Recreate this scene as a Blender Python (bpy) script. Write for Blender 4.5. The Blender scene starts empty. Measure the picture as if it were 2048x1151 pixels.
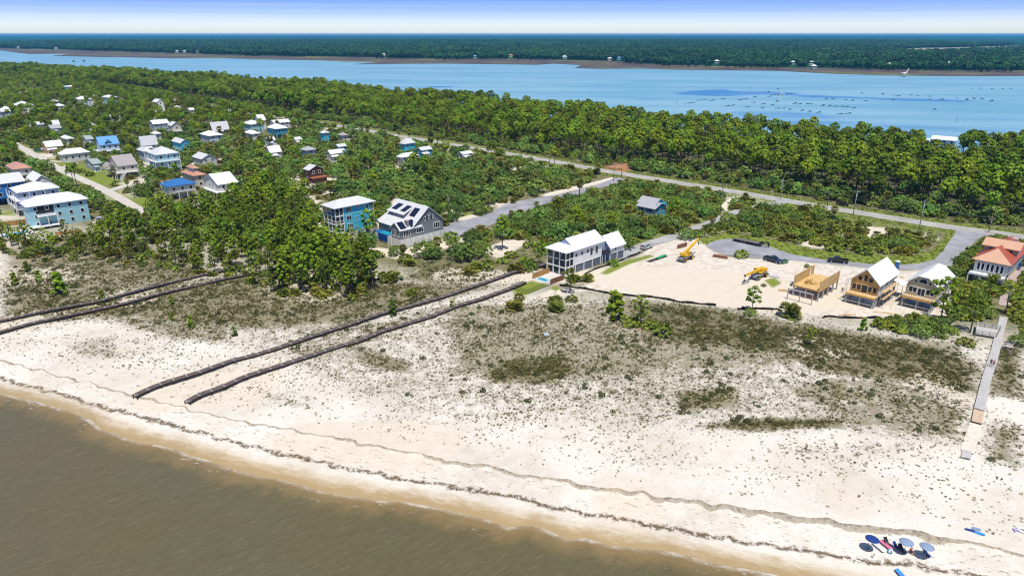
import bpy, math, random
import numpy as np
from mathutils import Vector
sc = bpy.context.scene
rnd = random.Random(7)
R = math.radians
# ------------------------------------------------------------------ camera, world, sun, exposure
CAM_H = 66.0; PITCH = 20.4
cam_d = bpy.data.cameras.new("camera"); cam = bpy.data.objects.new("camera", cam_d)
sc.collection.objects.link(cam); sc.camera = cam
cam_d.lens = 24; cam_d.sensor_width = 36; cam_d.clip_start = 1; cam_d.clip_end = 200000
cam.location = (0, 0, CAM_H); cam.rotation_euler = (R(90 - PITCH), 0, 0)
SUN_EL = R(70); SUN_AZ = (0.22, -0.975)          # horizontal direction towards the sun
sun_d = bpy.data.lights.new("sun", 'SUN'); sun = bpy.data.objects.new("sun", sun_d)
sc.collection.objects.link(sun)
sun_d.energy = 4.8; sun_d.angle = R(0.5); sun_d.color = (1, 0.955, 0.88)
sd = Vector((SUN_AZ[0] * math.cos(SUN_EL), SUN_AZ[1] * math.cos(SUN_EL), math.sin(SUN_EL)))
sun.rotation_euler = sd.to_track_quat('Z', 'Y').to_euler()
world = bpy.data.worlds.new("World"); sc.world = world; world.use_nodes = True
wn = world.node_tree; wn.nodes.clear()
def N(t, ty, **k):
    n = t.nodes.new(ty)
    for a, b in k.items(): setattr(n, a, b)
    return n
def setin(n, **k):
    for a, b in k.items():
        n.inputs[a.replace('_', ' ')].default_value = b
def ramp(t, stops, interp='LINEAR'):
    r = N(t, 'ShaderNodeValToRGB'); r.color_ramp.interpolation = interp
    e = r.color_ramp.elements
    while len(e) < len(stops): e.new(0.5)
    for el, (p, c) in zip(e, stops):
        el.position = p; el.color = (c[0], c[1], c[2], 1) if hasattr(c, '__len__') else (c, c, c, 1)
    return r
def mix(t, a, b, f, mode='MIX'):
    m = N(t, 'ShaderNodeMix', data_type='RGBA', blend_type=mode)
    for s, v in ((m.inputs[6], a), (m.inputs[7], b), (m.inputs[0], f)):
        if hasattr(v, 'is_output') or hasattr(v, 'links'): t.links.new(v, s)
        elif hasattr(v, '__len__'): s.default_value = (v[0], v[1], v[2], 1)
        elif s.type == 'VALUE': s.default_value = v
        else: s.default_value = (v, v, v, 1)
    return m.outputs[2]
def mth(t, op, a, b=0.0, clamp=False):
    m = N(t, 'ShaderNodeMath', operation=op, use_clamp=clamp)
    for s, v in ((m.inputs[0], a), (m.inputs[1], b)):
        if hasattr(v, 'links'): t.links.new(v, s)
        else: s.default_value = v
    return m.outputs[0]
# sky: Nishita, deepened quickly above the horizon as in the photograph, with thin high streaks of cirrus
sky = N(wn, 'ShaderNodeTexSky', sky_type='NISHITA'); sky.sun_disc = False
sky.sun_elevation = SUN_EL; sky.sun_rotation = math.atan2(SUN_AZ[0], SUN_AZ[1]); sky.altitude = 60
geo = N(wn, 'ShaderNodeTexCoord'); sep = N(wn, 'ShaderNodeSeparateXYZ'); wn.links.new(geo.outputs['Generated'], sep.inputs[0])
el = sep.outputs[2]
rp = ramp(wn, [(0.0, (0.93, 0.97, 1.0)), (0.035, (0.80, 0.86, 1.0)), (0.085, (0.36, 0.48, 0.90)), (0.157, (0.11, 0.215, 0.80)), (0.45, (0.12, 0.25, 0.58)), (1.0, (0.24, 0.27, 0.31))])
wn.links.new(mth(wn, 'MULTIPLY', el, 3.2), rp.inputs[0])
mp = N(wn, 'ShaderNodeMapping'); mp.inputs['Scale'].default_value = (1.0, 1.0, 150)
wn.links.new(geo.outputs['Generated'], mp.inputs[0])
nz = N(wn, 'ShaderNodeTexNoise'); setin(nz, Scale=1.3, Detail=4.0); wn.links.new(mp.outputs[0], nz.inputs['Vector'])
cr = ramp(wn, [(0.48, 0.0), (0.80, 0.34)]); wn.links.new(nz.outputs[0], cr.inputs[0])
base = mix(wn, sky.outputs[0], rp.outputs[0], 1.0, 'MULTIPLY')
base = mix(wn, base, (3.2, 3.35, 3.75), 1.0, 'MULTIPLY')
cl = mix(wn, base, (9.6, 11.0, 12.6), cr.outputs[0])
bg = N(wn, 'ShaderNodeBackground'); bg.inputs[1].default_value = 0.082
wn.links.new(cl, bg.inputs[0])
wo = N(wn, 'ShaderNodeOutputWorld'); wn.links.new(bg.outputs[0], wo.inputs[0])
vs = sc.view_settings; vs.view_transform = 'Standard'; vs.look = 'None'; vs.exposure = 0.0; vs.gamma = 1
cy = sc.cycles
try:
    cy.use_denoising = True; cy.denoiser = 'OPENIMAGEDENOISE'
except Exception: pass
cy.pixel_filter_type = 'BLACKMAN_HARRIS'; cy.filter_width = 1.15; cy.max_bounces = 6; cy.diffuse_bounces = 2; cy.glossy_bounces = 2; cy.transmission_bounces = 2
cy.transparent_max_bounces = 6; cy.volume_bounces = 1; cy.caustics_reflective = False; cy.caustics_refractive = False
# ------------------------------------------------------------------ helpers
C = sc.collection
FP = 24 / 36 * 2048; sp, cp = math.sin(R(PITCH)), math.cos(R(PITCH))
def G(px, py, z=0.0):
    """where the photograph's pixel meets the level z: used once, to survey the place"""
    u = (px - 1024) / FP; v = (575.5 - py) / FP
    dy, dz = cp + v * sp, -sp + v * cp
    t = (z - CAM_H) / dz
    return (u * t, dy * t)
def GP(pts, z=0.0): return [G(x, y, z) for x, y in pts]
MATS = {}
def newmat(name):
    m = bpy.data.materials.new(name); m.use_nodes = True; t = m.node_tree; t.nodes.clear()
    o = N(t, 'ShaderNodeOutputMaterial'); p = N(t, 'ShaderNodeBsdfPrincipled')
    t.links.new(p.outputs[0], o.inputs[0]); MATS[name] = m
    return m, t, p
def mat(name, col, rough=0.7, var=0.12, scale=1.5, metal=0.0, bump=0.0, spec=0.4, stripe=None, rand=0.0):
    """a painted or natural surface: base colour with blotches of wear, optional boards or seams"""
    if name in MATS: return MATS[name]
    m, t, p = newmat(name)
    tc = N(t, 'ShaderNodeTexCoord')
    n = N(t, 'ShaderNodeTexNoise'); setin(n, Scale=scale, Detail=5.0, Roughness=0.65); t.links.new(tc.outputs['Object'], n.inputs['Vector'])
    r = ramp(t, [(0.3, 1 - var), (0.7, 1 + var * 0.5)]); t.links.new(n.outputs[0], r.inputs[0])
    c = mix(t, col, r.outputs[0], 1.0, 'MULTIPLY')
    if stripe:
        axis, period, depth = stripe
        s = N(t, 'ShaderNodeSeparateXYZ'); t.links.new(tc.outputs['Object'], s.inputs[0])
        fr = mth(t, 'FRACT', mth(t, 'MULTIPLY', s.outputs[axis], 1.0 / period))
        line = mth(t, 'LESS_THAN', fr, 0.14)
        c = mix(t, c, [x * (1 - depth) for x in col], line)
        b = N(t, 'ShaderNodeBump'); setin(b, Strength=0.5, Distance=0.03)
        t.links.new(mth(t, 'SUBTRACT', 1.0, line), b.inputs['Height']); t.links.new(b.outputs[0], p.inputs['Normal'])
    elif bump:
        n2 = N(t, 'ShaderNodeTexNoise'); setin(n2, Scale=scale * 8, Detail=4.0); t.links.new(tc.outputs['Object'], n2.inputs['Vector'])
        b = N(t, 'ShaderNodeBump'); setin(b, Strength=bump, Distance=0.1)
        t.links.new(n2.outputs[0], b.inputs['Height']); t.links.new(b.outputs[0], p.inputs['Normal'])
    if rand:
        oi = N(t, 'ShaderNodeObjectInfo')
        h = N(t, 'ShaderNodeHueSaturation')
        t.links.new(mth(t, 'ADD', mth(t, 'MULTIPLY', oi.outputs['Random'], rand * 0.12), 0.5 - rand * 0.06), h.inputs['Hue'])
        t.links.new(mth(t, 'ADD', mth(t, 'MULTIPLY', oi.outputs['Random'], rand), 1 - rand / 2), h.inputs['Value'])
        t.links.new(c, h.inputs['Color']); c = h.outputs[0]
    t.links.new(c, p.inputs['Base Color'])
    setin(p, Roughness=rough, Metallic=metal); p.inputs['Specular IOR Level'].default_value = spec
    return m
class MB:
    def __init__(s): s.v = []; s.f = []; s.mi = []; s.cur = 0
    def add(s, vs, fs):
        o = len(s.v); s.v += [tuple(map(float, p)) for p in vs]; s.f += [tuple(o + i for i in f) for f in fs]; s.mi += [s.cur] * len(fs); return s
    def box(s, x0, x1, y0, y1, z0, z1):
        return s.add([(x0,y0,z0),(x1,y0,z0),(x1,y1,z0),(x0,y1,z0),(x0,y0,z1),(x1,y0,z1),(x1,y1,z1),(x0,y1,z1)],
                     [(0,3,2,1),(4,5,6,7),(0,1,5,4),(1,2,6,5),(2,3,7,6),(3,0,4,7)])
    def bar(s, a, b, w, h=None):
        """box beam from a to b, width w, height h"""
        h = h or w; a = Vector(a); b = Vector(b); d = (b - a)
        if d.length < 1e-6: return s
        d.normalize(); up = Vector((0,0,1)) if abs(d.z) < 0.95 else Vector((0,1,0))
        r = d.cross(up).normalized(); u = r.cross(d)
        vs = [p + r * (w/2 * i) + u * (h/2 * j) for p in (a, b) for i, j in ((-1,-1),(1,-1),(1,1),(-1,1))]
        return s.add(vs, [(0,1,2,3),(7,6,5,4),(0,4,5,1),(1,5,6,2),(2,6,7,3),(3,7,4,0)])
    def tube(s, a, b, r0, r1=None, n=8):
        r1 = r0 if r1 is None else r1; a = Vector(a); b = Vector(b); d = (b - a).normalized()
        up = Vector((0,0,1)) if abs(d.z) < 0.95 else Vector((0,1,0))
        x = d.cross(up).normalized(); y = x.cross(d)
        vs = [c + (x * math.cos(2*math.pi*i/n) + y * math.sin(2*math.pi*i/n)) * r for c, r in ((a, r0), (b, r1)) for i in range(n)]
        return s.add(vs, [tuple(range(n-1,-1,-1)), tuple(range(n, 2*n))] + [(i, (i+1)%n, n+(i+1)%n, n+i) for i in range(n)])
    def prism(s, poly, z0, z1):
        n = len(poly)
        return s.add([(x,y,z0) for x,y in poly] + [(x,y,z1) for x,y in poly],
                     [tuple(range(n-1,-1,-1)), tuple(range(n, 2*n))] + [(i,(i+1)%n,n+(i+1)%n,n+i) for i in range(n)])
    def profile(s, poly, y0, y1):
        """a closed outline in x,z extruded along y"""
        n = len(poly)
        return s.add([(x,y0,z) for x,z in poly] + [(x,y1,z) for x,z in poly],
                     [tuple(range(n)), tuple(range(2*n-1, n-1, -1))] + [(i,n+i,n+(i+1)%n,(i+1)%n) for i in range(n)])
    def profile_x(s, poly, x0, x1):
        """a closed outline in y,z extruded along x"""
        n = len(poly)
        return s.add([(x0,y,z) for y,z in poly] + [(x1,y,z) for y,z in poly],
                     [tuple(range(n-1,-1,-1)), tuple(range(n, 2*n))] + [(i,(i+1)%n,n+(i+1)%n,n+i) for i in range(n)])
    def slab(s, quad, th):
        """thick sheet: corners of the top face, thickness th straight down"""
        n = len(quad)
        return s.add(list(quad) + [(x,y,z-th) for x,y,z in quad],
                     [tuple(range(n)), tuple(range(2*n-1,n-1,-1))] + [(i,n+i,n+(i+1)%n,(i+1)%n) for i in range(n)])
    def build(s, name, m=None, parent=None, smooth=False, loc=None):
        me = bpy.data.meshes.new(name); me.from_pydata(s.v, [], s.f); me.update()
        for q in (m if isinstance(m, (list, tuple)) else [m] if m is not None else []): me.materials.append(MATS[q] if isinstance(q, str) else q)
        if any(s.mi): me.polygons.foreach_set('material_index', s.mi)
        if smooth: me.shade_smooth()
        o = bpy.data.objects.new(name, me); C.objects.link(o)
        if parent is not None: o.parent = parent
        if loc is not None: o.location = loc
        return o
def tag(o, label=None, cat=None, group=None, kind=None):
    if label: o['label'] = label
    if cat: o['category'] = cat
    if group: o['group'] = group
    if kind: o['kind'] = kind
    return o
def thing(name, label, cat, loc=(0,0,0), rot=0.0, group=None, scale=None):
    o = bpy.data.objects.new(name, None); C.objects.link(o); o.empty_display_size = 0.5
    o.location = (loc[0], loc[1], loc[2] if len(loc) > 2 else 0.0); o.rotation_euler = (0, 0, rot)
    if scale: o.scale = (scale,) * 3
    return tag(o, label, cat, group)
def copy_tree(o, parent=None, link=True):
    c = o.copy(); C.objects.link(c)
    if parent is not None: c.parent = parent
    for ch in list(o.children): copy_tree(ch, c)
    return c
def npmesh(name, V, F, m=None, attrs=None, smooth=False, kind=None):
    """numpy mesh: V (n,3), F (m,4) quads"""
    me = bpy.data.meshes.new(name); V = np.asarray(V, np.float32); F = np.asarray(F, np.int32); k = F.shape[1]
    me.vertices.add(len(V)); me.vertices.foreach_set('co', V.ravel())
    me.loops.add(F.size); me.loops.foreach_set('vertex_index', F.ravel())
    me.polygons.add(len(F)); me.polygons.foreach_set('loop_start', np.arange(0, F.size, k, dtype=np.int32))
    me.update(calc_edges=True)
    if smooth: me.polygons.foreach_set('use_smooth', np.ones(len(F), bool))
    for a, d in (attrs or {}).items():
        at = me.attributes.new(a, 'FLOAT', 'POINT'); at.data.foreach_set('value', np.asarray(d, np.float32))
    if m is not None: me.materials.append(MATS[m] if isinstance(m, str) else m)
    o = bpy.data.objects.new(name, me); C.objects.link(o)
    if kind: o['kind'] = kind
    return o
def grid_faces(nr, nc):
    i = np.arange(nr - 1)[:, None] * nc + np.arange(nc - 1)[None, :]
    return np.stack([i, i + 1, i + nc + 1, i + nc], -1).reshape(-1, 4)
def inpoly(x, y, poly):
    x = np.asarray(x, float); y = np.asarray(y, float); r = np.zeros(x.shape, bool); n = len(poly)
    for i in range(n):
        x1, y1 = poly[i]; x2, y2 = poly[(i + 1) % n]
        if y1 == y2: continue
        c = ((y1 > y) != (y2 > y)) & (x < (x2 - x1) * (y - y1) / (y2 - y1) + x1)
        r ^= c
    return r
def segdist(x, y, pts, closed=False):
    x = np.asarray(x, float); y = np.asarray(y, float); d = np.full(x.shape, 1e9); P = list(pts) + ([pts[0]] if closed else [])
    for (x1, y1), (x2, y2) in zip(P[:-1], P[1:]):
        dx, dy = x2 - x1, y2 - y1; L = dx*dx + dy*dy or 1e-9
        t = np.clip(((x - x1)*dx + (y - y1)*dy) / L, 0, 1)
        d = np.minimum(d, np.hypot(x - x1 - t*dx, y - y1 - t*dy))
    return d
def softpoly(x, y, poly, soft):
    """1 inside, fading to 0 over `soft` metres outside the edge"""
    ins = inpoly(x, y, poly); d = segdist(x, y, poly, True)
    return np.where(ins, np.clip(0.5 + d / soft, 0, 1), np.clip(0.5 - d / soft, 0, 1))
_rs = np.random.RandomState(3)
_perm = _rs.rand(256, 256)
def vnoise(x, y, s):
    x = np.asarray(x) / s + 1000.; y = np.asarray(y) / s + 1000.
    xi = np.floor(x).astype(int); yi = np.floor(y).astype(int); fx = x - xi; fy = y - yi
    fx = fx*fx*(3-2*fx); fy = fy*fy*(3-2*fy); p = lambda a, b: _perm[a & 255, b & 255]
    return (p(xi,yi)*(1-fx)+p(xi+1,yi)*fx)*(1-fy) + (p(xi,yi+1)*(1-fx)+p(xi+1,yi+1)*fx)*fy
def fbm(x, y, s): return 0.55*vnoise(x,y,s) + 0.28*vnoise(x+31,y-17,s/2.1) + 0.17*vnoise(x-77,y+5,s/4.3)
# ------------------------------------------------------------------ the lie of the land
EX = (0.943, -0.334); NX = (0.334, 0.943)        # along the shore, inland
def to_st(x, y): return x*EX[0] + y*EX[1], x*NX[0] + y*NX[1]
def to_xy(s, t): return s*EX[0] + t*NX[0], s*EX[1] + t*NX[1]
def curve(pix, z):
    P = sorted(to_st(*p) for p in GP(pix, z)); return np.array([p[0] for p in P]), np.array([p[1] for p in P])
SEA_Z = -1.3; BAY_Z = -1.2
WL = curve([(0,787),(25,791),(70,801),(110,812),(152,825),(180,838),(207,858),(236,868),(268,882),(295,886),(323,889),(355,899),(387,911),(420,920),(451,932),(506,949),(560,957),(598,968),(650,983),(700,991),(760,1000),(800,1001),(850,1010),(900,1020),(935,1027),(970,1036),(1017,1053),(1040,1050),(1064,1049),(1102,1061),(1134,1076),(1172,1074),(1219,1090),(1280,1096),(1340,1102),(1398,1116),(1457,1131),(1498,1137)], SEA_Z)
WR = curve([(0,757),(50,772),(125,790),(190,810),(237,822),(325,846),(350,857),(457,882),(597,916),(700,940),(800,957),(900,974),(1017,994),(1134,1020),(1222,1035),(1340,1056),(1427,1071),(1498,1081),(1600,1100),(1700,1113),(1788,1125),(1833,1127),(1860,1134),(1914,1143)], -0.85)
SCP = curve([(0,720),(75,739),(145,757),(207,774),(270,789),(345,810),(400,822),(466,836),(500,843),(597,862),(700,880),(800,900),(900,920),(950,928),(988,934),(1045,947),(1105,957),(1135,958),(1158,965),(1200,974),(1237,979),(1275,982),(1310,991),(1350,994),(1398,1002),(1450,1008),(1498,1017),(1590,1030),(1680,1042),(1752,1052),(1806,1060),(1860,1066),(1914,1076),(1950,1086),(1976,1092)], 0.0)
def lin(cv, s):
    s = np.asarray(s, float); S, T = cv
    k0 = (T[6] - T[0]) / (S[6] - S[0]) * 0.3; k1 = (T[-1] - T[-7]) / (S[-1] - S[-7]) * 0.3
    return np.where(s < S[0], T[0] + (s - S[0]) * k0, np.where(s > S[-1], T[-1] + (s - S[-1]) * k1, np.interp(s, S, T)))
def tw(s): return lin(WL, s) + 0.25 * (vnoise(s, s*0, 2.3) - .5)
def tsc(s): return lin(SCP, s) + 1.5 * (vnoise(s, s*0 + 9, 2.0) - .5) + 0.5 * (vnoise(s, s*0 + 4, 0.9) - .5)
def twr(s): return lin(WR, s)
BAYLINE = [(-3200,3300),(-2000,2280),(-1180,1560),(-800,1290),(-390,1000),(0,640),(170,488),(295,396),(520,188),(900,-160)]
def bay_dist(x, y):
    d = segdist(x, y, BAYLINE); poly = BAYLINE + [(-4000,-3000)]
    return np.where(inpoly(x, y, [(-9000,3300)] + BAYLINE + [(900,-4000),(-9000,-4000)]), d, -d)
# surveyed lines and areas
HWY = GP([(560,236),(652,248),(737,261),(764,267),(960,298),(1099,321),(1199,340),(1299,356),(1399,372),(1474,384),(1560,399),(1636,412),(1736,428),(1836,444),(1911,456),(2011,468),(2100,482)])
HWY = [(HWY[0][0]-330, HWY[0][1]+330)] + HWY + [(HWY[-1][0]+160, HWY[-1][1]-160)]
LOT = GP([(1150,584),(1165,572),(1200,558),(1240,533),(1262,518),(1285,507),(1300,492),(1350,478),(1402,478),(1420,496),(1440,508),(1460,514),(1534,517),(1611,523),(1691,531),(1786,540),(1861,540),(1898,537),(1922,548),(1925,575),(1905,620),(1888,642),(1757,638),(1714,638),(1656,634),(1559,620),(1505,618),(1432,612),(1394,609),(1320,598),(1254,592),(1217,588),(1180,581)])
CUL = GP([(1414,490),(1422,484),(1435,480),(1449,478),(1474,477),(1495,480),(1536,492),(1586,509),(1648,518.5),(1736,527),(1800,529),(1836,527),(1868,519),(1885,503),(1898,483),(1911,465),(1908,459),(1900,454),(2011,470),(1985,470),(1966,473),(1955,478),(1948,484),(1937,500),(1926,519),(1915,529),(1898,536),(1861,539),(1786,539),(1691,531),(1611,523),(1534,517),(1490,513),(1449,509),(1428,502),(1416,495)])
STREET = GP([(20,287),(42,295),(87,320),(120,339),(155,355),(195,373),(237,395),(270,415),(296,428)])
VERGE = GP([(1390,480),(1450,465),(1540,476),(1640,500),(1740,509),(1830,510),(1868,498),(1888,474),(1893,458),(1912,460),(1898,486),(1870,523),(1836,529),(1736,530),(1648,521),(1586,512),(1536,495),(1474,480),(1449,481),(1414,492)])
VERGE2 = GP([(1926,520),(1966,473),(1990,476),(1955,540),(1930,562),(1895,540)])
LAWN_C = GP([(1024,580),(1040,570),(1063,560),(1099,570),(1056,589),(1035,592)])
LAWNS = [GP(p) for p in ([(140,337),(185,330),(215,345),(255,358),(252,370),(185,371),(150,352)], [(278,398),(330,386),(350,402),(300,418)], [(120,322),(150,318),(160,325),(135,335)], [(1198,548),(1215,536),(1250,521),(1300,508),(1312,512),(1260,528),(1215,549)], [(1527,560),(1548,554),(1565,566),(1545,576)], [(1100,575),(1112,571),(1125,577),(1110,582)], [(0,418),(30,414),(45,430),(0,436)], [(560,268),(580,262),(590,268),(570,275)], [(640,252),(668,262),(655,272),(640,265)], [(900,435),(960,418),(990,414),(905,440)])]
BARES = [GP(p) for p in ([(725,492),(800,500),(892,478),(905,492),(840,512),(790,517),(735,503)], [(1060,598),(1100,580),(1150,574),(1150,582),(1105,600)], [(1690,455),(1712,446),(1760,455),(1800,460),(1870,470),(1878,479),(1800,482),(1740,479)], [(615,385),(640,400),(640,440),(680,470),(640,455),(622,420)], [(0,185),(60,176),(118,181),(110,190),(0,195)], [(1440,425),(1452,405),(1475,394),(1480,398),(1455,418)], [(760,450),(790,395),(830,390),(765,470)], [(880,425),(960,412),(1022,402),(1022,405),(960,418),(890,432)], [(1086,389),(1224,356),(1228,360),(1090,395)], [(960,500),(1040,470),(1060,480),(1000,520)], [(60,300),(95,296),(110,330),(90,322)])]
ORANGE = GP([(1200,337),(1225,328),(1256,325),(1266,342),(1232,346)])
FOREST = [HWY[i] for i in range(len(HWY))] + BAYLINE[::-1]
DUNES = [((x, y), d) for x, y, d in ()]
VEG = [(GP(p), d, s) for p, d, s in (([(450,640),(900,600),(1950,690),(1950,880),(1500,880),(1150,860),(700,800),(450,700)], .36, 12), ([(860,600),(1240,600),(1560,640),(1960,680),(1960,760),(1700,740),(1400,760),(1150,780),(880,760)], .56, 14), ([(0,480),(250,470),(430,540),(330,600),(0,600)], .62, 8), ([(1500,760),(1760,740),(1960,800),(1960,900),(1700,870)], .52, 10),
 ([(1250,600),(1420,615),(1560,640),(1700,660),(1900,690),(1965,740),(1950,790),(1800,765),(1650,750),(1560,715),(1450,700),(1340,700),(1240,650)], .88, 9),
 ([(960,745),(1000,715),(1140,700),(1165,740),(1110,772),(980,768)], .85, 5), ([(690,705),(740,695),(835,725),(820,750),(740,740)], .7, 5),
 ([(850,640),(1010,610),(1180,640),(1190,700),(1000,690),(870,680)], .5, 8), ([(1330,780),(1480,765),(1490,815),(1360,830)], .7, 5),
 ([(1390,852),(1500,836),(1690,838),(1690,856),(1500,862)], .95, 3), ([(1590,760),(1700,750),(1760,800),(1690,810),(1600,790)], .6, 5),
 ([(1830,810),(1930,800),(1930,880),(1840,870)], .62, 5), ([(1985,690),(2048,690),(2048,800),(1970,790)], .8, 5), ([(1960,850),(2048,840),(2048,940),(1965,920)], .6, 6),
 ([(0,560),(250,590),(400,560),(560,540),(760,560),(1000,570),(880,600),(700,650),(480,660),(250,640),(0,640)], .74, 9),
 ([(200,640),(380,610),(480,640),(470,690),(330,680)], .55, 6), ([(560,640),(760,640),(860,610),(960,590),(760,690),(600,740)], .45, 6),
 ([(880,500),(1080,510),(1040,550),(900,580),(800,560)], .6, 8), ([(500,770),(640,780),(640,830),(520,820)], .34, 6), ([(120,690),(230,670),(260,720),(150,720)], .4, 5),
 ([(1180,700),(1500,720),(1600,760),(1550,840),(1300,830),(1150,800)], .42, 10), ([(640,780),(1000,760),(1200,800),(1150,880),(800,850)], .32, 12),
 ([(1500,870),(1800,860),(1900,900),(1820,940),(1550,930)], .3, 10), ([(1100,900),(1400,890),(1420,960),(1200,950)], .26, 8), ([(0,665),(300,670),(420,700),(300,760),(0,715)], .22, 8), ([(460,680),(700,760),(640,840),(480,800),(330,790)], .2, 8))]
def veg_at(x, y):
    v = np.full(np.shape(x), 0.14)
    for p, d, s in VEG: v = np.maximum(v, d * softpoly(x, y, p, s))
    return v
def ground_z(x, y):
    x = np.asarray(x, float); y = np.asarray(y, float)
    s, t = to_st(x, y); w = tw(s); c = tsc(s); k = t - c
    hgt = np.interp(s, [-140,-90,-60,-20,10,32,37,44], [.3,.28,.3,.5,.75,.85,.45,.12])      # the scarp is higher to the east and dies out
    base = -np.maximum(hgt, .12)
    u = np.clip((t - w) / np.maximum(c - 0.9 - w, 1), 0, 1)
    beach = SEA_Z + (base - SEA_Z) * u ** 0.8
    z = np.where(t < w, SEA_Z - (w - t) * 0.09, beach)
    f = np.clip((k + 0.9) / 0.85, 0, 1); z = np.where(k > -0.9, base * (1 - f ** 1.3), z)
    amp = np.clip(k / 12, 0, 1) * np.clip((75 - k) / 25, 0, 1)
    lot = np.clip(segdist(x, y, LOT, True) / 8, 0, 1) * ~inpoly(x, y, LOT)
    z = np.where(k > 0, amp * lot * (0.75 * (fbm(x, y, 13.) - .45) + 0.22 * (vnoise(x, y, 2.1) - .5)), z)
    bd = bay_dist(x, y)
    return np.minimum(z, np.maximum(BAY_Z - 0.3 + np.maximum(bd, -40) * 0.06, -3.5))
def gz(x, y): return float(ground_z(np.array([x]), np.array([y]))[0])
# --- ground sheet
def spread_out(a, b, first, g):
    r = [a]; st = first
    while r[-1] < b: r.append(r[-1] + st); st *= g
    return r
sc_ = np.arange(-142, 72, 0.5)
scols = np.array([-x for x in spread_out(142.5, 3400, .8, 1.09)][::-1] + list(sc_) + spread_out(72.5, 1500, .8, 1.09))
ks = spread_out(0.0, 1.0, .35, 1.1) + list(np.arange(1.6, 78, 0.7)) + spread_out(78.5, 2600, .9, 1.03)
nb = 34; S = scols; W_, C_ = tw(S), tsc(S)
rows = [W_ - q for q in (60, 30, 15, 8, 4, 2, 1)] + [W_ + (C_ - 1.0 - W_) * i / nb for i in range(nb + 1)] + [C_ - q for q in (.85, .7, .55, .4, .25, .12)] + [C_ + k for k in ks]
T = np.array(rows); SS = np.broadcast_to(S, T.shape)
wdt_ = .25 + .62*np.interp(S, [-140,-90,-60,-20,10,32,37,44], [.3,.28,.3,.5,.75,.85,.45,.12]) + .55*(vnoise(S, S*0+40, 2.5)-.5)
gx, gy = to_xy(SS, T); gzz = ground_z(gx, gy)
fx, fy = gx.ravel(), gy.ravel()
print('ground', T.shape)
kk = (T - C_).ravel()
hd = segdist(fx, fy, HWY)
lot = softpoly(fx, fy, LOT, 1.5)
veg = veg_at(fx, fy) * (1 - lot) * np.clip((kk + .3) / 1.0, 0, 1)
near = np.clip((kk - 70) / 22, 0, 1)                       # inland of the open dunes: scrub and litter
village = near * (1 - lot)
lawn = np.maximum.reduce([softpoly(fx, fy, p, 1.2) for p in [VERGE, VERGE2, LAWN_C] + LAWNS])
lawn = np.maximum(lawn, np.clip((11.5 - hd) / 3, 0, 1) * 0.75)
scr_ = softpoly(fx, fy, GP([(1255,505),(1445,458),(1540,472),(1740,504),(1862,490),(1886,458),(1736,437),(1560,408),(1399,380),(1290,364),(1200,380),(1100,400),(1000,430),(1000,480),(1210,455)]), 3); lawn = np.maximum(lawn, .55 * scr_ * (1 - np.maximum.reduce([softpoly(fx, fy, p, 2.0) for p in BARES])))
lawn = np.maximum(lawn, 0.8 * np.clip((9 - segdist(fx, fy, STREET)) / 4, 0, 1) * (fbm(fx, fy, 9.) > .42))
bare = np.maximum.reduce([softpoly(fx, fy, p, 2.0) for p in BARES])
bare = np.maximum(bare, ~inpoly(fx, fy, FOREST) * .8 * np.clip((vnoise(fx, fy, 17.) - .62) * 6, 0, 1) * (fx < 120))
ingrove = softpoly(fx, fy, GP([(0,480),(250,520),(420,560),(640,585),(760,570),(750,500),(640,430),(300,420),(0,440)]), 8)
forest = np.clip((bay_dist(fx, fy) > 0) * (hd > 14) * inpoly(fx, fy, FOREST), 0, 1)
litter = np.clip(np.maximum(village * (1 - bare), ingrove * .6), 0, 1)
org = softpoly(fx, fy, ORANGE, 1.5)
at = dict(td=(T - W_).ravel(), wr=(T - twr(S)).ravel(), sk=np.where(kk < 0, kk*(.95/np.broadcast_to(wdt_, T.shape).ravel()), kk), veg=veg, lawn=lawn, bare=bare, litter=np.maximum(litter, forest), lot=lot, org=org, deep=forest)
# ground material
m, t, p = newmat('ground')
def A(name):
    a = N(t, 'ShaderNodeAttribute'); a.attribute_name = name; return a.outputs['Fac']
tc = N(t, 'ShaderNodeTexCoord'); POS = tc.outputs['Object']
def noise(scale, detail=4.0, rough=.6, vec=None):
    n = N(t, 'ShaderNodeTexNoise'); setin(n, Scale=scale, Detail=detail, Roughness=rough); t.links.new(vec or POS, n.inputs['Vector']); return n.outputs[0]
def aniso(deg, fx_, fy_):
    q_ = N(t, 'ShaderNodeMapping', vector_type='TEXTURE'); q_.inputs['Rotation'].default_value = (0, 0, R(deg)); q_.inputs['Scale'].default_value = (1/fx_, 1/fy_, 1); t.links.new(POS, q_.inputs[0]); return q_
def sstep(v, a, b):
    r = N(t, 'ShaderNodeMapRange', interpolation_type='SMOOTHSTEP'); t.links.new(v, r.inputs[0]); r.inputs[1].default_value = a; r.inputs[2].default_value = b
    return r.outputs[0]
n_big, n_mid, n_fine, n_spk = noise(.06), noise(.45, 5), noise(2.6, 4), noise(5.5, 3, .7)
sand = mix(t, (.545,.487,.40), (.665,.62,.545), sstep(n_big, .3, .65))
sand = mix(t, sand, (.735,.70,.635), mth(t, 'MULTIPLY', sstep(n_mid, .4, .75), .6))
sand = mix(t, sand, (.36,.29,.185), mth(t, 'MULTIPLY', sstep(n_spk, .54, .70), .55))
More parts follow.
